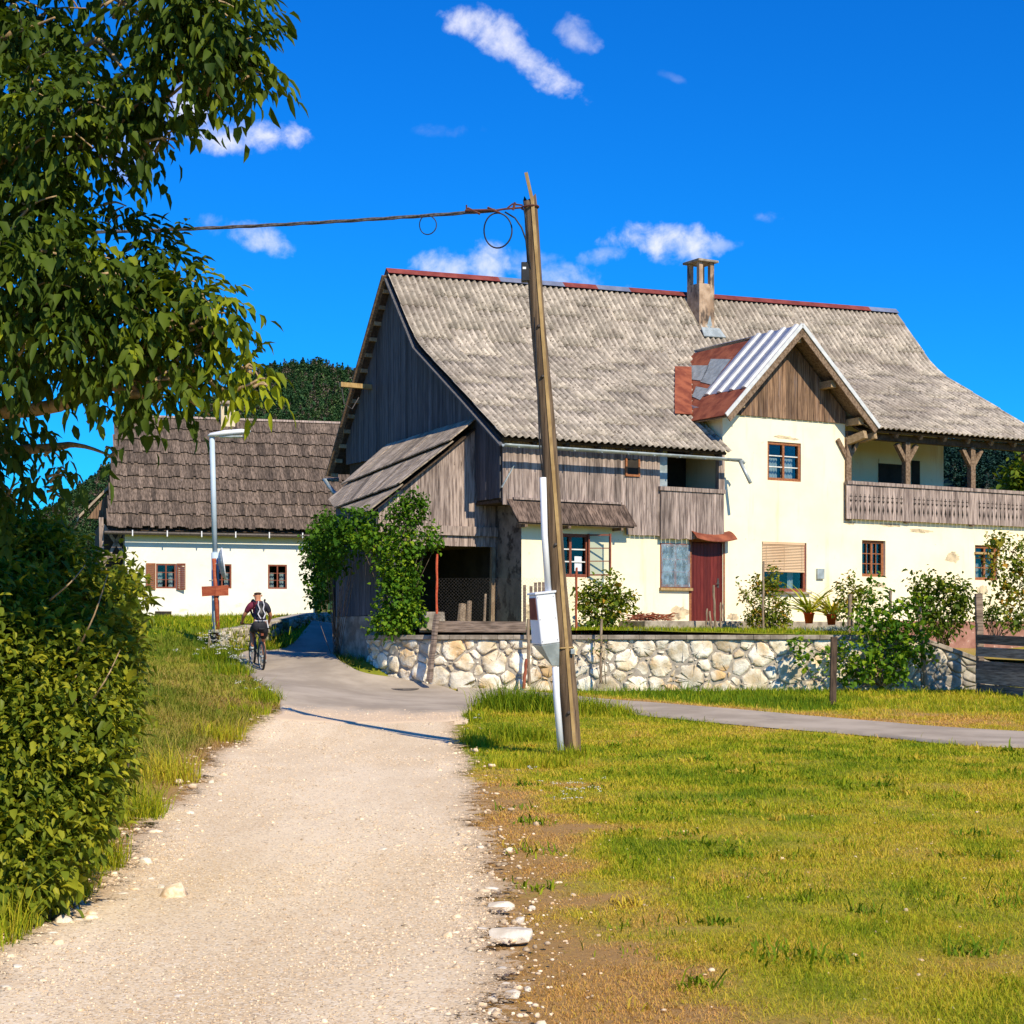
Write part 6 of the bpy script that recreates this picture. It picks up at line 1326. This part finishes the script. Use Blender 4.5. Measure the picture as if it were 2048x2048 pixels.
# -- garden plants
def shrub(name,label,cat,blobs,mat,L,W,base,tm=.45,dens=1.0,stems=6,group=None,inner=.25,stem_m='bark'):
    t=thing(name,label,cat,tuple(base),group=group); cl=Cloud(); sm=MB(); bse=Vector(base)
    for px,py,Y,rx,ry in blobs:
        c=np.array(at(px,py,Y)); a,b=rx/FL*Y,ry/FL*Y; n=max(8,int(dens*20*a*b/(L*W))); blob_leaves(cl,c,(a,max(a*.8,.12),b),n,L,W,tmean=tm,tsd=.2,inner=inner)
        for _ in range(max(1,stems//2)): 
            e=Vector(c)+Vector((random.uniform(-.8,.8)*a,random.uniform(-.5,.5)*a,random.uniform(-.4,.9)*b)); s0=bse+Vector((random.uniform(-.08,.08),random.uniform(-.06,.06),0)); branch(sm,[s0,s0.lerp(e,.5)+Vector((random.uniform(-.05,.05),0,.05)),e],.011,.003,4,3)
    cl.build('foliage',M[mat],t,off=t.location); sm.build('stems',M[stem_m],t,world=True,smooth=True); return t
B=lambda px,py,Y:at(px,py,Y)
shrub('currant_bush','round currant bush on the garden edge right of the leaning pole','bush',[(1205,1215,39.6,46,40),(1195,1180,39.6,30,28),(1235,1190,39.6,26,34),(1170,1200,39.6,20,26),(1225,1158,39.6,14,16),(1255,1205,39.6,16,28),(1190,1245,39.6,40,22),(1225,1245,39.6,30,22)],'leaf_bush',.085,.07,B(1205,1268,39.6),.55,.62)
shrub('rose_bush','tall loose leafy bush growing in front of the blind window','bush',[(1535,1205,40.6,42,48),(1545,1160,40.6,22,30),(1515,1170,40.6,16,22),(1495,1190,40.6,18,14),(1565,1225,40.6,20,30),(1540,1240,40.6,42,24),(1474,1166,40.6,6,5),(1505,1235,40.6,20,20)],'leaf_bush',.075,.05,B(1540,1270,40.6),.66,.5)
shrub('sapling','thin bare sapling with few leaves tied to a stake before the wall','sapling',[(1192,1300,37.0,14,30),(1210,1290,37.0,12,26)],'leaf_bush',.05,.03,B(1206,1368,37.0),.5,.06,stems=5)
shrub('shrub','sparse shrub between the potted plants and the vine bush','bush',[(1690,1180,40.3,20,26),(1700,1160,40.3,12,12),(1715,1200,40.3,26,30),(1735,1185,40.3,22,20),(1680,1215,40.3,18,22)],'leaf_bush',.085,.06,B(1705,1268,40.3),.62,.45)
shrub('vine_bush','large sprawling grapevine bush covering the right part of the stone wall','bush',[(1765,1250,37.0,60,40),(1730,1230,37.1,38,30),(1800,1225,37.1,34,36),(1750,1190,37.2,14,30),(1760,1170,37.2,8,14),(1830,1205,37.1,22,20),(1780,1300,36.9,70,36),(1720,1310,36.9,46,34),(1700,1350,36.9,34,22),(1760,1345,36.9,56,24),(1830,1290,37,40,34),(1800,1340,36.9,30,20),(1845,1250,37.0,22,26),(1655,1310,37.0,30,16),(1612,1320,37.0,22,10),(1640,1345,37,16,9),(1600,1295,37.0,14,26),(1585,1275,37.0,12,8),(1865,1300,37,10,26)],'leaf_vine',.1,.085,B(1765,1372,37.0),.6,.5,stems=3)
shrub('lilac_bush','dense dark green bush standing left of the fence post','bush',[(1880,1205,39.2,46,44),(1845,1165,39.2,26,24),(1838,1190,39.2,16,12),(1905,1180,39.2,40,26),(1930,1190,39.2,16,34),(1890,1250,39.2,34,34),(1850,1225,39.2,26,34),(1925,1225,39.2,20,26)],'leaf_bush',.095,.06,B(1885,1295,39.2),.4,.7)
shrub('shrub','low sparse shrub seen past the plank fence post','bush',[(1975,1235,39.0,22,14),(2010,1240,39,36,16),(1995,1215,39,18,14),(2030,1225,39,14,12),(1972,1200,39,8,8),(2036,1248,39,10,14),(1950,1215,39,10,18)],'leaf_bush',.085,.06,B(1990,1285,39.0),.35,.7)
shrub('plum_tree','orange tinged fruit tree branches reaching in at the right edge','tree',[(1995,1078,35,24,16),(2020,1100,35,24,20),(1985,1125,35,16,26),(2000,1150,35,26,14),(2030,1130,35,22,20),(2040,1165,35,24,22),(2015,1185,35,22,20),(2045,1200,35,22,20),(2010,1215,35,16,12),(2065,1120,35,30,50),(2075,1190,35,30,50)],'leaf_bush',.08,.05,B(2110,1330,35),.72,.6,stems=3)
def tuftplant(name,label,cat,c,n,L,w,tm,mat,up=.8):
    c=np.array(c); D=unit_rand(n); D[:,2]=np.abs(D[:,2])+up; V,F,T=leaves(np.repeat(c[None],n,0)+RNG.normal(0,.02,(n,3)),D,L*RNG.uniform(.6,1.1,n),np.full(n,w),np.clip(RNG.normal(tm,.25,n),0,1),bend=.75,fold=.2); return V,F,T
for lab,px,py,tm in (('potted strap leaved plant in a red pot, the left one on the doorstep slab',1618,1247,.35),('potted yellowish strap leaved plant, the right one nearest the sparse shrub',1663,1250,.7)):
    Y=41.3; b=at(px,py,Y); t=thing('potted_plant',lab,'potted plant',tuple(b),group='potted plants on the doorstep slab'); m_=MB(); h=.26
    m_.lathe([(.09,0),(.125,h*.85),(.135,h*.85),(.14,h),(.12,h),(.11,h*.8),(.02,h*.78)],b,(0,0,1),18); m_.build('pot',M['terracotta'],t,world=True,smooth=True)
    cl=Cloud(); V,F,T=tuftplant('','','',(b.x,b.y,b.z+h*.8),44,.8,.06,tm,'leaf_yucca'); cl.add(V,F,T); cl.build('leaves',M['leaf_yucca'],t,off=b)
for lab,px,py in (('low silvery tuft of lavender on the garden edge below the brushwood',1300,1267),('low silvery tuft at the coping left of the sparse shrub',1678,1262)):
    b=at(px,py,38.6); cl=Cloud(); n=500; P=np.array(b)+RNG.normal(0,1,(n,3))*np.array([.26,.15,.0]); D=unit_rand(n); D[:,2]=np.abs(D[:,2])+.6; V,F,T=leaves(P,D,.13*RNG.uniform(.6,1.2,n),np.full(n,.02),RNG.random(n)); cl.add(V,F,T); o=cl.build('lavender_tuft',M['leaf_silver'],off=b); o.location=b; tag(o,lab,'plant')
shrub('climbing_vine','bright green climbing vine covering the corner of the lean-to','climbing plant',[(795,1200,38.0,44,60),(785,1130,38.0,36,50),(815,1150,38.0,30,50),(780,1240,38.0,36,30),(825,1220,38.0,24,34),(760,1085,38.1,44,26),(815,1085,38.1,40,26),(856,1085,38.0,20,24),(800,1050,38.2,34,20),(870,1065,38.0,14,16),(725,1075,38.2,34,24),(800,1255,38,40,12),(750,1250,38.0,14,12)],'leaf_vine',.085,.07,B(790,1268,38.0),.55,.9,stems=4)
shrub('climbing_vine','upright leafy shoot rising in front of the lean-to boards','climbing plant',[(820,1030,38.1,32,34),(825,1000,38.1,22,18),(800,1010,38.1,18,16),(845,1010,38.1,14,18),(785,1020,38.1,14,10)],'leaf_vine',.08,.06,B(815,1090,38.1),.42,.75,stems=6)
shrub('elder_tree','dark leafy tree hanging in front of the lean-to corner by the road','tree',[(690,1085,39.0,46,40),(700,1045,38.8,40,24),(660,1070,39.4,36,34),(735,1040,38.6,26,20),(672,1125,39.6,32,34),(720,1070,38.6,36,22),(648,1100,40,20,30),(640,1190,42.2,24,34)],'leaf_vine',.1,.07,(at(672,1300,41)[0],41,1.0),.3,.8,stems=4)
shrub('garden_tree','green tree top standing behind the right end of the gallery','tree',[(2035,955,60,30,30),(2060,930,60,40,40),(2020,985,60,30,24),(2075,980,60,50,50)],'leaf_bush',.2,.14,(at(2060,1200,60)[0],60,1.8),.45,.9,stems=4)
shrub('elder_tree','leafy green tree at the right corner of the white house','tree',[(640,1085,59,36,40),(660,1045,59,34,26),(625,1130,59.5,20,40),(665,1120,59,36,50),(640,1180,59.5,28,30),(690,1070,58,36,40)],'leaf_vine',.12,.09,(at(650,1225,59)[0],59,2.0),.3,.9,stems=4)
# ------------------------------------------------------------------ wooded hills
def hill(name,label,sil,Y0,Y1,zb,ncrown,cs,seed,vis,dead=.1,mat='forest'):
    """ridge whose skyline follows heights given as directions at distance Y1; trees stand on its near slope"""
    pts=[((px-CX)/FL*Y1,EYE+(HZ-py)/FL*Y1) for px,py in sil]; X=np.array([p[0] for p in pts]); Z=np.array([p[1] for p in pts])
    def hz(x,y):
        t=np.clip((y-Y0)/(Y1-Y0),0,1); top_=np.interp(x*(Y1/np.maximum(y,1))**.0,X,Z)
        return zb+(top_-zb)*(t**.9)+ (fbm(x,y,Y1*.06,seed)-.5)*cs*2*np.sin(np.pi*t)
    nx_,ny_=90,40; xs=np.linspace(X[0],X[-1],nx_); ys=np.r_[np.linspace(Y0,Y1,ny_-8),np.linspace(Y1+20,Y1+Y1*.35,8)]
    gxx,gyy=np.meshgrid(xs,ys); zz=hz(gxx,np.minimum(gyy,Y1)); bk=np.clip((gyy-Y1)/(Y1*.35),0,1); zz=zz*(1-bk)+zb*bk
    i=(np.arange(ny_-1)[:,None]*nx_+np.arange(nx_-1)[None]).ravel()
    o=npmesh(name,np.c_[gxx.ravel(),gyy.ravel(),zz.ravel()],[np.c_[i,i+1,i+nx_+1,i+nx_]],np.full(gxx.size,.1),M[mat],smooth=True); tag(o,kind='structure')
    c_=Cloud(); n=ncrown; x=RNG.uniform((vis[0]-CX)/FL*Y1,(vis[1]-CX)/FL*Y1,n); y=Y0+(Y1-Y0)*RNG.random(n)**.8; z=hz(x,y)
    cone=RNG.random(n)<.35; tn=np.clip(RNG.normal(.45,.22,n)+.25*(fbm(x,y,Y1*.05,seed+3)-.5),0,.85); dd=(RNG.random(n)<dead*smooth(fbm(x,y,Y1*.045,seed+9),.45,.6)); tn=np.where(dd,1,tn)
    m=56; s=cs*RNG.lognormal(0,.25,n)
    d=unit_rand(n*m).reshape(n,m,3); hgt=np.where(cone|dd,1.6,1.1)[:,None]
    px=d[...,0]*s[:,None];py=d[...,1]*s[:,None];pz=(d[...,2]*.5+.5)
    taper=np.where((cone|dd)[:,None],(1.05-pz)*.75,1.0)
    P=np.stack([x[:,None]+px*taper,y[:,None]+py*taper,z[:,None]+pz*s[:,None]*hgt*1.5],-1).reshape(-1,3)
    D=np.stack([d[...,0]*taper,d[...,1],d[...,2]*.6+.1],-1).reshape(-1,3)+RNG.normal(0,.3,(n*m,3))
    sc=np.repeat(s,m); V,F,T=leaves(P-norm(D)*(sc*.3)[:,None],D,sc*.5,sc*.42,np.clip(np.repeat(tn,m)+RNG.normal(0,.07,n*m),0,1),bend=.5,fold=.25); c_.add(V,F,T)
    o=c_.build(name.replace('hill','forest'),M[mat]); tag(o,label,'forest',kind='stuff')
hill('hill','dark mixed forest covering the rounded hill behind the white house',[(-500,1262),(-100,1150),(120,1030),(200,980),(240,925),(330,880),(400,835),(430,805),(455,780),(490,756),(530,740),(570,730),(610,727),(650,730),(690,740),(730,753),(800,780),(900,850),(1000,920),(1300,1150),(1700,1262)],760,1150,4,9000,1.9,3,(150,860),dead=.22)
hill('hill','bluish wooded hillside seen past the gallery posts on the right',[(1300,1262),(1550,1054),(1700,954),(1800,904),(1880,889),(1950,882),(2050,874),(2150,869),(2300,904),(2600,1014),(3100,1262)],430,800,3,5500,2.0,8,(1780,2700),dead=.1,mat='haze_blue_forest')
# ------------------------------------------------------------------ cyclist
def skin_obj(name,joints,edges,mats,parent,sub=2,extra=None,matfn=None):
    """one continuous skin grown over a skeleton: joints {name:(pos,radius)}"""
    names=list(joints); me=bpy.data.meshes.new('skeleton'); me.from_pydata([joints[k][0] for k in names],[(names.index(a),names.index(b)) for a,b in edges],[])
    o=bpy.data.objects.new('skeleton',me); C.objects.link(o); md=o.modifiers.new('s','SKIN'); md.use_smooth_shade=True; o.modifiers.new('u','SUBSURF').levels=sub
    for i,k in enumerate(names):
        r=joints[k][1]; me.skin_vertices[0].data[i].radius=(r,r) if not isinstance(r,tuple) else r; me.skin_vertices[0].data[i].use_root=(i==0)
    dg=bpy.context.evaluated_depsgraph_get(); nm=bpy.data.meshes.new_from_object(o.evaluated_get(dg)); bpy.data.objects.remove(o,do_unlink=True); bpy.data.meshes.remove(me)
    nm.name=name; nm.materials.clear()
    for m in mats: nm.materials.append(m)
    if extra: 
        bm=bmesh.new(); bm.from_mesh(nm); extra(bm); bm.to_mesh(nm); bm.free()
    for p in nm.polygons:
        p.use_smooth=True; p.material_index=matfn(p.center) if matfn else 0
    return link(name,nm,parent)
rw=Vector(gp(523,1343)); hd=math.radians(20)
BIKE=thing('bicycle','dark mountain bicycle ridden away along the asphalt road','bicycle',tuple(rw),hd); BIKE.rotation_euler=(math.radians(6),0,hd)
PE=thing('person','cyclist in navy and maroon jersey, black shorts and cap riding away','person',tuple(rw),hd); PE.rotation_euler=(math.radians(6),0,hd)
BP=thing('backpack','black backpack with white straps worn by the cyclist','backpack',tuple(rw),hd); BP.rotation_euler=(math.radians(6),0,hd)
# local axes: x right, y ahead, z up; rear wheel touches the ground at the origin
RWc=(0,0,.345); FWc=(0,1.06,.345); BB=(0,.43,.30)
for c,n_ in ((RWc,'wheel'),(FWc,'wheel')):
    m_=MB(); m_.ring(c,(1,0,0),.32,.028,28,8); w=m_.build('wheel',M['black'],BIKE,smooth=True)
    m_=MB(); m_.ring(c,(1,0,0),.285,.012,28,6); m_.lathe([(.02,-.05),(.025,0),(.02,.05)],c,(1,0,0),8)
    for k in range(16): a=2*math.pi*k/16; m_.tube([(c[0],c[1],c[2]),(c[0],c[1]+.28*math.cos(a),c[2]+.28*math.sin(a))],.0025,3)
    m_.build('rim',M['galv_dull'],w,smooth=True)
m_=MB(); seat=(0,.24,.92); hdt=(0,.86,.84); hdb=(0,.91,.68)
for a,b,r in ((BB,seat,.018),(BB,hdb,.022),((0,.27,.78),hdt,.018),(hdt,hdb,.022)): m_.tube([a,b],r,8)
for s in (-1,1): m_.tube([(s*.03,BB[1],BB[2]),(s*.065,0,.345)],.01,6); m_.tube([(s*.02,.29,.74),(s*.065,0,.345)],.009,6); m_.tube([(s*.045,.92,.66),(s*.055,1.06,.345)],.014,6)
m_.tube([(-.05,.91,.67),(.05,.91,.67)],.016,6); m_.build('frame',M['bikepaint'],BIKE,smooth=True)
m_=MB(); m_.hexa([(-.07,.08,.94),(.07,.08,.94),(.02,.34,.95),(-.02,.34,.95)],[(-.075,.07,.985),(.075,.07,.985),(.018,.35,.975),(-.018,.35,.975)]); m_.build('saddle',M['black'],BIKE,bevel=.012)
m_=MB(); m_.tube([(-.31,.84,1.0),(-.12,.9,.99),(0,.9,.98),(.12,.9,.99),(.31,.84,1.0)],.013,8); m_.tube([(0,.9,.98),hdt],.016,6); m_.build('handlebar',M['black'],BIKE,smooth=True)
m_=MB(); pl_=(-.13,.52,.44);pr2=(.13,.34,.16); m_.tube([(-.07,BB[1],BB[2]),(-.08,.52,.44)],.011,6); m_.tube([(.07,BB[1],BB[2]),(.08,.34,.16)],.011,6); m_.ring(BB,(1,0,0),.085,.006,20,4)
for p in (pl_,pr2): m_.box(p[0]-.045,p[0]+.045,p[1]-.045,p[1]+.045,p[2]-.01,p[2]+.01)
m_.build('crankset',M['iron'],BIKE)
m_=MB(); m_.box(-.03,.03,-.005,.02,.82,.87); m_.tube([(0,.02,.84),(0,.2,.86)],.01,5); m_.build('rear_light',M['rust'],BIKE)
# body: leaning forward, left foot high on its pedal
hip=Vector((0,.2,1.04)); ch=Vector((0,.47,1.42)); nk=Vector((0,.58,1.555)); hdp=Vector((0,.635,1.66))
J={'hip':(hip,.135),'waist':((0,.30,1.2),.125),'chest':(ch,.145),'neckb':((0,.54,1.5),.09),'neck':(nk,.058),'head':(hdp,.09),'top':((0,.625,1.735),.075)}
E_=[('hip','waist'),('waist','chest'),('chest','neckb'),('neckb','neck'),('neck','head'),('head','top')]
for s,n_ in ((-1,'l'),(1,'r')):
    J.update({'sh'+n_:((s*.185,.5,1.46),.07),'el'+n_:((s*.31,.6,1.22),.045),'wr'+n_:((s*.31,.79,1.045),.03),'pa'+n_:((s*.31,.83,1.03),.034)})
    E_+=[('neckb','sh'+n_),('sh'+n_,'el'+n_),('el'+n_,'wr'+n_),('wr'+n_,'pa'+n_)]
    f_=Vector(pl_ if s<0 else pr2); kn=Vector((s*.13,.6,.86)) if s<0 else Vector((s*.12,.56,.62)); an=f_+Vector((0,-.07,.09))
    J.update({'th'+n_:((s*.1,.24,.98),.105),'kn'+n_:(kn,.062),'cf'+n_:(kn.lerp(an,.35)+Vector((0,-.03,0)),.057),'an'+n_:(an,.036),'to'+n_:(f_+Vector((0,.09,.035)),.034)})
    E_+=[('hip','th'+n_),('th'+n_,'kn'+n_),('kn'+n_,'cf'+n_),('cf'+n_,'an'+n_),('an'+n_,'to'+n_)]
def hands(bm):
    tmp=MB()
    for s in (-1,1):
        for k in range(4):
            x=s*(.335-.019*k); L=[.9,1.0,.95,.75][3-k]
            tmp.tube([(x,.83,1.045),(x,.83+.035*L,1.05),(x,.84+.04*L,1.01),(x,.83+.015*L,.985)],[.0105,.0105,.0095,.007],6)
        tmp.tube([(s*.285,.81,1.03),(s*.262,.825,1.02),(s*.25,.85,1.005)],[.012,.011,.008],6)
        tmp.tube([(s*.085,.6,1.66),(s*.095,.605,1.67),(s*.09,.6,1.70)],[.008,.018,.012],6)   # ears
    tmp.tube([(0,.72,1.68),(0,.742,1.655),(0,.73,1.64)],[.012,.018,.01],6)   # nose
    for s in (-1,1): tmp.lathe([(.002,-.012),(.012,0),(.002,.012)],(s*.03,.705,1.69),(0,1,0),8)
    tmp.tube([(-.025,.713,1.615),(0,.722,1.613),(.025,.713,1.615)],.006,5)
    vs=[bm.verts.new(v) for v in tmp.V]
    for f in tmp.F: 
        try: bm.faces.new([vs[i] for i in f])
        except ValueError: pass
body=skin_obj('body',J,E_,[M['skin']],PE,extra=hands)
g=lambda k,dr:(J[k][0],J[k][1]+dr)
JJ={'low':((0,.25,1.08),.165),'waist':((0,.29,1.17),.15),'chest':(ch,.163),'neckb':g('neckb',.012)}
EE=[('low','waist'),('waist','chest'),('chest','neckb')]
for n_ in 'lr':
    JJ['sh'+n_]=g('sh'+n_,.016); JJ['el'+n_]=(Vector(J['sh'+n_][0]).lerp(Vector(J['el'+n_][0]),.72),.064); EE+=[('neckb','sh'+n_),('sh'+n_,'el'+n_)]
skin_obj('jersey',JJ,EE,[M['jersey'],M['maroon']],PE,matfn=lambda c:1 if c.x<-.03 and c.z>1.3 else 0)
SJ={'hip':g('hip',.02),'waist':((0,.27,1.14),.148)}; SE=[('hip','waist')]
for n_ in 'lr':
    SJ['th'+n_]=g('th'+n_,.018); SJ['kn'+n_]=(Vector(J['th'+n_][0]).lerp(Vector(J['kn'+n_][0]),.78),.088); SE+=[('hip','th'+n_),('th'+n_,'kn'+n_)]
skin_obj('shorts',SJ,SE,[M['shorts']],PE)
for s,n_ in ((-1,'l'),(1,'r')):
    a=Vector(J['an'+n_][0]);t=Vector(J['to'+n_][0]); skin_obj('shoe',{'a':(a+Vector((0,-.01,-.03)),.044),'m':(a.lerp(t,.5)+Vector((0,0,-.012)),.043),'t':(t+Vector((0,.02,-.008)),.036)},[('a','m'),('m','t')],[M['mirrorback']],PE)
skin_obj('hair',{'a':((0,.6,1.69),.112),'b':((0,.62,1.755),.1)},[('a','b')],[M['hair']],PE)
# backpack on the back, straps over the shoulders
nb=Vector((0,-.84,.55)).normalized()
bk=skin_obj('bag',{'a':(Vector((0,.155,1.22)),(.12,.07)),'b':(Vector((0,.235,1.36)),(.135,.085)),'c':(Vector((0,.36,1.52)),(.11,.06))},[('a','b'),('b','c')],[M['black']],BP)
for s in (-1,1):
    m_=MB(); pts=[(s*.05,.235,1.585),(s*.07,.20,1.50),(s*.035,.14,1.40),(s*.085,.115,1.30),(s*.03,.06,1.20)]
    for a,b in zip(pts[:-1],pts[1:]): m_.beam(a,b,.022,.012,up=nb)
    m_.build('white_strap',M['strap'],BP)
    m_=MB(); pts=[(s*.1,.33,1.55),(s*.14,.47,1.60),(s*.15,.62,1.50),(s*.15,.6,1.32),(s*.13,.4,1.2)]
    for a,b in zip(pts[:-1],pts[1:]): m_.beam(a,b,.045,.014,up=(0,1,.3))
    m_.build('shoulder_strap',M['black'],BP)
m_=MB(); m_.beam((-.14,.17,1.14),(.14,.17,1.14),.02,.012,up=nb); m_.beam((.15,.26,1.15),(.17,.17,.98),.025,.01,up=nb); m_.build('white_strap',M['strap'],BP)
SUN_E=4.8; SKY_S=.1; SKY_TINT=(.06,.76,1.4,1); CLOUD=(9.3,9.1,9.5,1); EXPO=.3; HAZE=0
# ------------------------------------------------------------------ sky, sun, camera
AZ=math.radians(31.0); EL=math.radians(41)
to_sun=Vector((math.sin(AZ)*math.cos(EL),-math.cos(AZ)*math.cos(EL),math.sin(EL)))
sd=bpy.data.lights.new('sun','SUN'); sd.energy=SUN_E; sd.angle=math.radians(.53); sd.color=(1.0,.88,.66)
so=bpy.data.objects.new('sun',sd); C.objects.link(so); so.rotation_euler=to_sun.to_track_quat('Z','Y').to_euler(); so.location=to_sun*50
wd=bpy.data.worlds.new('World'); bpy.context.scene.world=wd; wd.use_nodes=True; nt=wd.node_tree; nt.nodes.clear()
sk=N(nt,'ShaderNodeTexSky'); sk.sky_type='NISHITA'; sk.sun_disc=False; sk.sun_elevation=EL; sk.sun_rotation=math.pi-AZ; sk.air_density=1.0; sk.dust_density=.2; sk.ozone_density=3.0
hs=N(nt,'ShaderNodeHueSaturation'); hs.inputs['Saturation'].default_value=1.3; nt.links.new(sk.outputs[0],hs.inputs['Color'])
gm=mixc(nt,1.0,hs.outputs[0],SKY_TINT,'MULTIPLY')
tc=N(nt,'ShaderNodeTexCoord'); sx=N(nt,'ShaderNodeSeparateXYZ'); nt.links.new(tc.outputs['Generated'],sx.inputs[0])
yy=math_(nt,'MAXIMUM',sx.outputs[1],.05); a_=math_(nt,'DIVIDE',sx.outputs[0],yy); b_=math_(nt,'DIVIDE',sx.outputs[2],yy)
cb=N(nt,'ShaderNodeCombineXYZ'); nt.links.new(a_,cb.inputs[0]); nt.links.new(b_,cb.inputs[1])
def wn(scale,detail,seed):
    mp=N(nt,'ShaderNodeMapping'); nt.links.new(cb.outputs[0],mp.inputs[0]); mp.inputs['Location'].default_value=(seed,seed*.7,seed*1.3)
    n=N(nt,'ShaderNodeTexNoise'); n.inputs['Scale'].default_value=scale; n.inputs['Detail'].default_value=detail; n.inputs['Roughness'].default_value=.6; n.inputs['Distortion'].default_value=.3; nt.links.new(mp.outputs[0],n.inputs[0]); return n.outputs['Fac']
n1=wn(26,9,.3); n2=wn(80,8,2.0)
nn=math_(nt,'ADD',math_(nt,'MULTIPLY_ADD',n1,5.5,-2.75),math_(nt,'MULTIPLY_ADD',n2,2.6,-1.3))
tot=None
# sky clouds as directions: centre, half sizes, tilt, density
for px,py,rx,ry,ang,den in [(935,45,55,30,15,.75),(1000,75,70,40,40,.72),(1085,140,85,30,35,.72),(1155,72,46,34,40,.42),(475,278,120,36,0,.92),(365,238,52,62,0,.72),(250,285,70,36,0,.45),(255,345,40,22,0,.25),
     (500,470,78,30,20,.62),(430,448,45,30,0,.35),(885,538,58,40,0,.62),(980,532,48,50,0,.68),(1320,487,110,36,4,.8),(1425,492,55,13,0,.35),(1215,510,60,18,-12,.4),(1120,555,110,34,12,.5),(1060,520,60,22,0,.3),(1533,433,34,17,5,.35),(1345,155,34,10,20,.12),(900,260,60,16,0,.1)]:
    ca,sa=math.cos(math.radians(ang)),math.sin(math.radians(ang)); x0=(px-CX)/FL; y0=(HZ-py)/FL; rx/=FL; ry/=FL
    dx=math_(nt,'SUBTRACT',a_,x0); dy=math_(nt,'SUBTRACT',b_,y0)
    ex=math_(nt,'ADD',math_(nt,'MULTIPLY',dx,ca/rx),math_(nt,'MULTIPLY',dy,-sa/rx)); ey=math_(nt,'ADD',math_(nt,'MULTIPLY',dx,sa/ry),math_(nt,'MULTIPLY',dy,ca/ry))
    r2=math_(nt,'ADD',math_(nt,'MULTIPLY',ex,ex),math_(nt,'MULTIPLY',ey,ey))
    f=math_(nt,'ADD',math_(nt,'SUBTRACT',1.0,r2),nn); f=maprange(nt,f,-.3,2.0,0,den)
    tot=f if tot is None else math_(nt,'MAXIMUM',tot,f)
cl=mixc(nt,tot,gm,CLOUD)
bg=N(nt,'ShaderNodeBackground'); bg.inputs['Strength'].default_value=SKY_S; nt.links.new(cl,bg.inputs['Color'])
ow=N(nt,'ShaderNodeOutputWorld'); nt.links.new(bg.outputs[0],ow.inputs[0])
cd=bpy.data.cameras.new('camera'); cd.sensor_width=36; cd.lens=FL/2048*36; cd.shift_y=(HZ-1024)/2048; cd.clip_start=.1; cd.clip_end=6000
co=bpy.data.objects.new('camera',cd); C.objects.link(co); co.location=(0,0,EYE); co.rotation_euler=(math.radians(90),0,0)
S=bpy.context.scene; S.camera=co; S.view_settings.view_transform='Standard'; S.view_settings.look='None'; S.view_settings.exposure=EXPO; S.view_settings.gamma=1
S.cycles.max_bounces=6; S.cycles.transparent_max_bounces=8; S.cycles.diffuse_bounces=3; S.cycles.glossy_bounces=2; S.cycles.use_denoising=True; S.cycles.caustics_reflective=False; S.cycles.caustics_refractive=False

# the air between here and the hills
hm,hnt=nodes_mat('valley_haze'); pv=N(hnt,'ShaderNodeVolumePrincipled'); pv.inputs['Color'].default_value=(.75,.85,1,1); pv.inputs['Density'].default_value=HAZE; pv.inputs['Anisotropy'].default_value=0.0
ho=N(hnt,'ShaderNodeOutputMaterial'); hnt.links.new(pv.outputs[0],ho.inputs['Volume'])
if HAZE>0:
    mb=MB(); mb.box(-2700,2700,-2700,2700,-4,330); hz_=mb.build('haze',hm); tag(hz_,'thin blue air haze filling the valley','haze',kind='stuff')
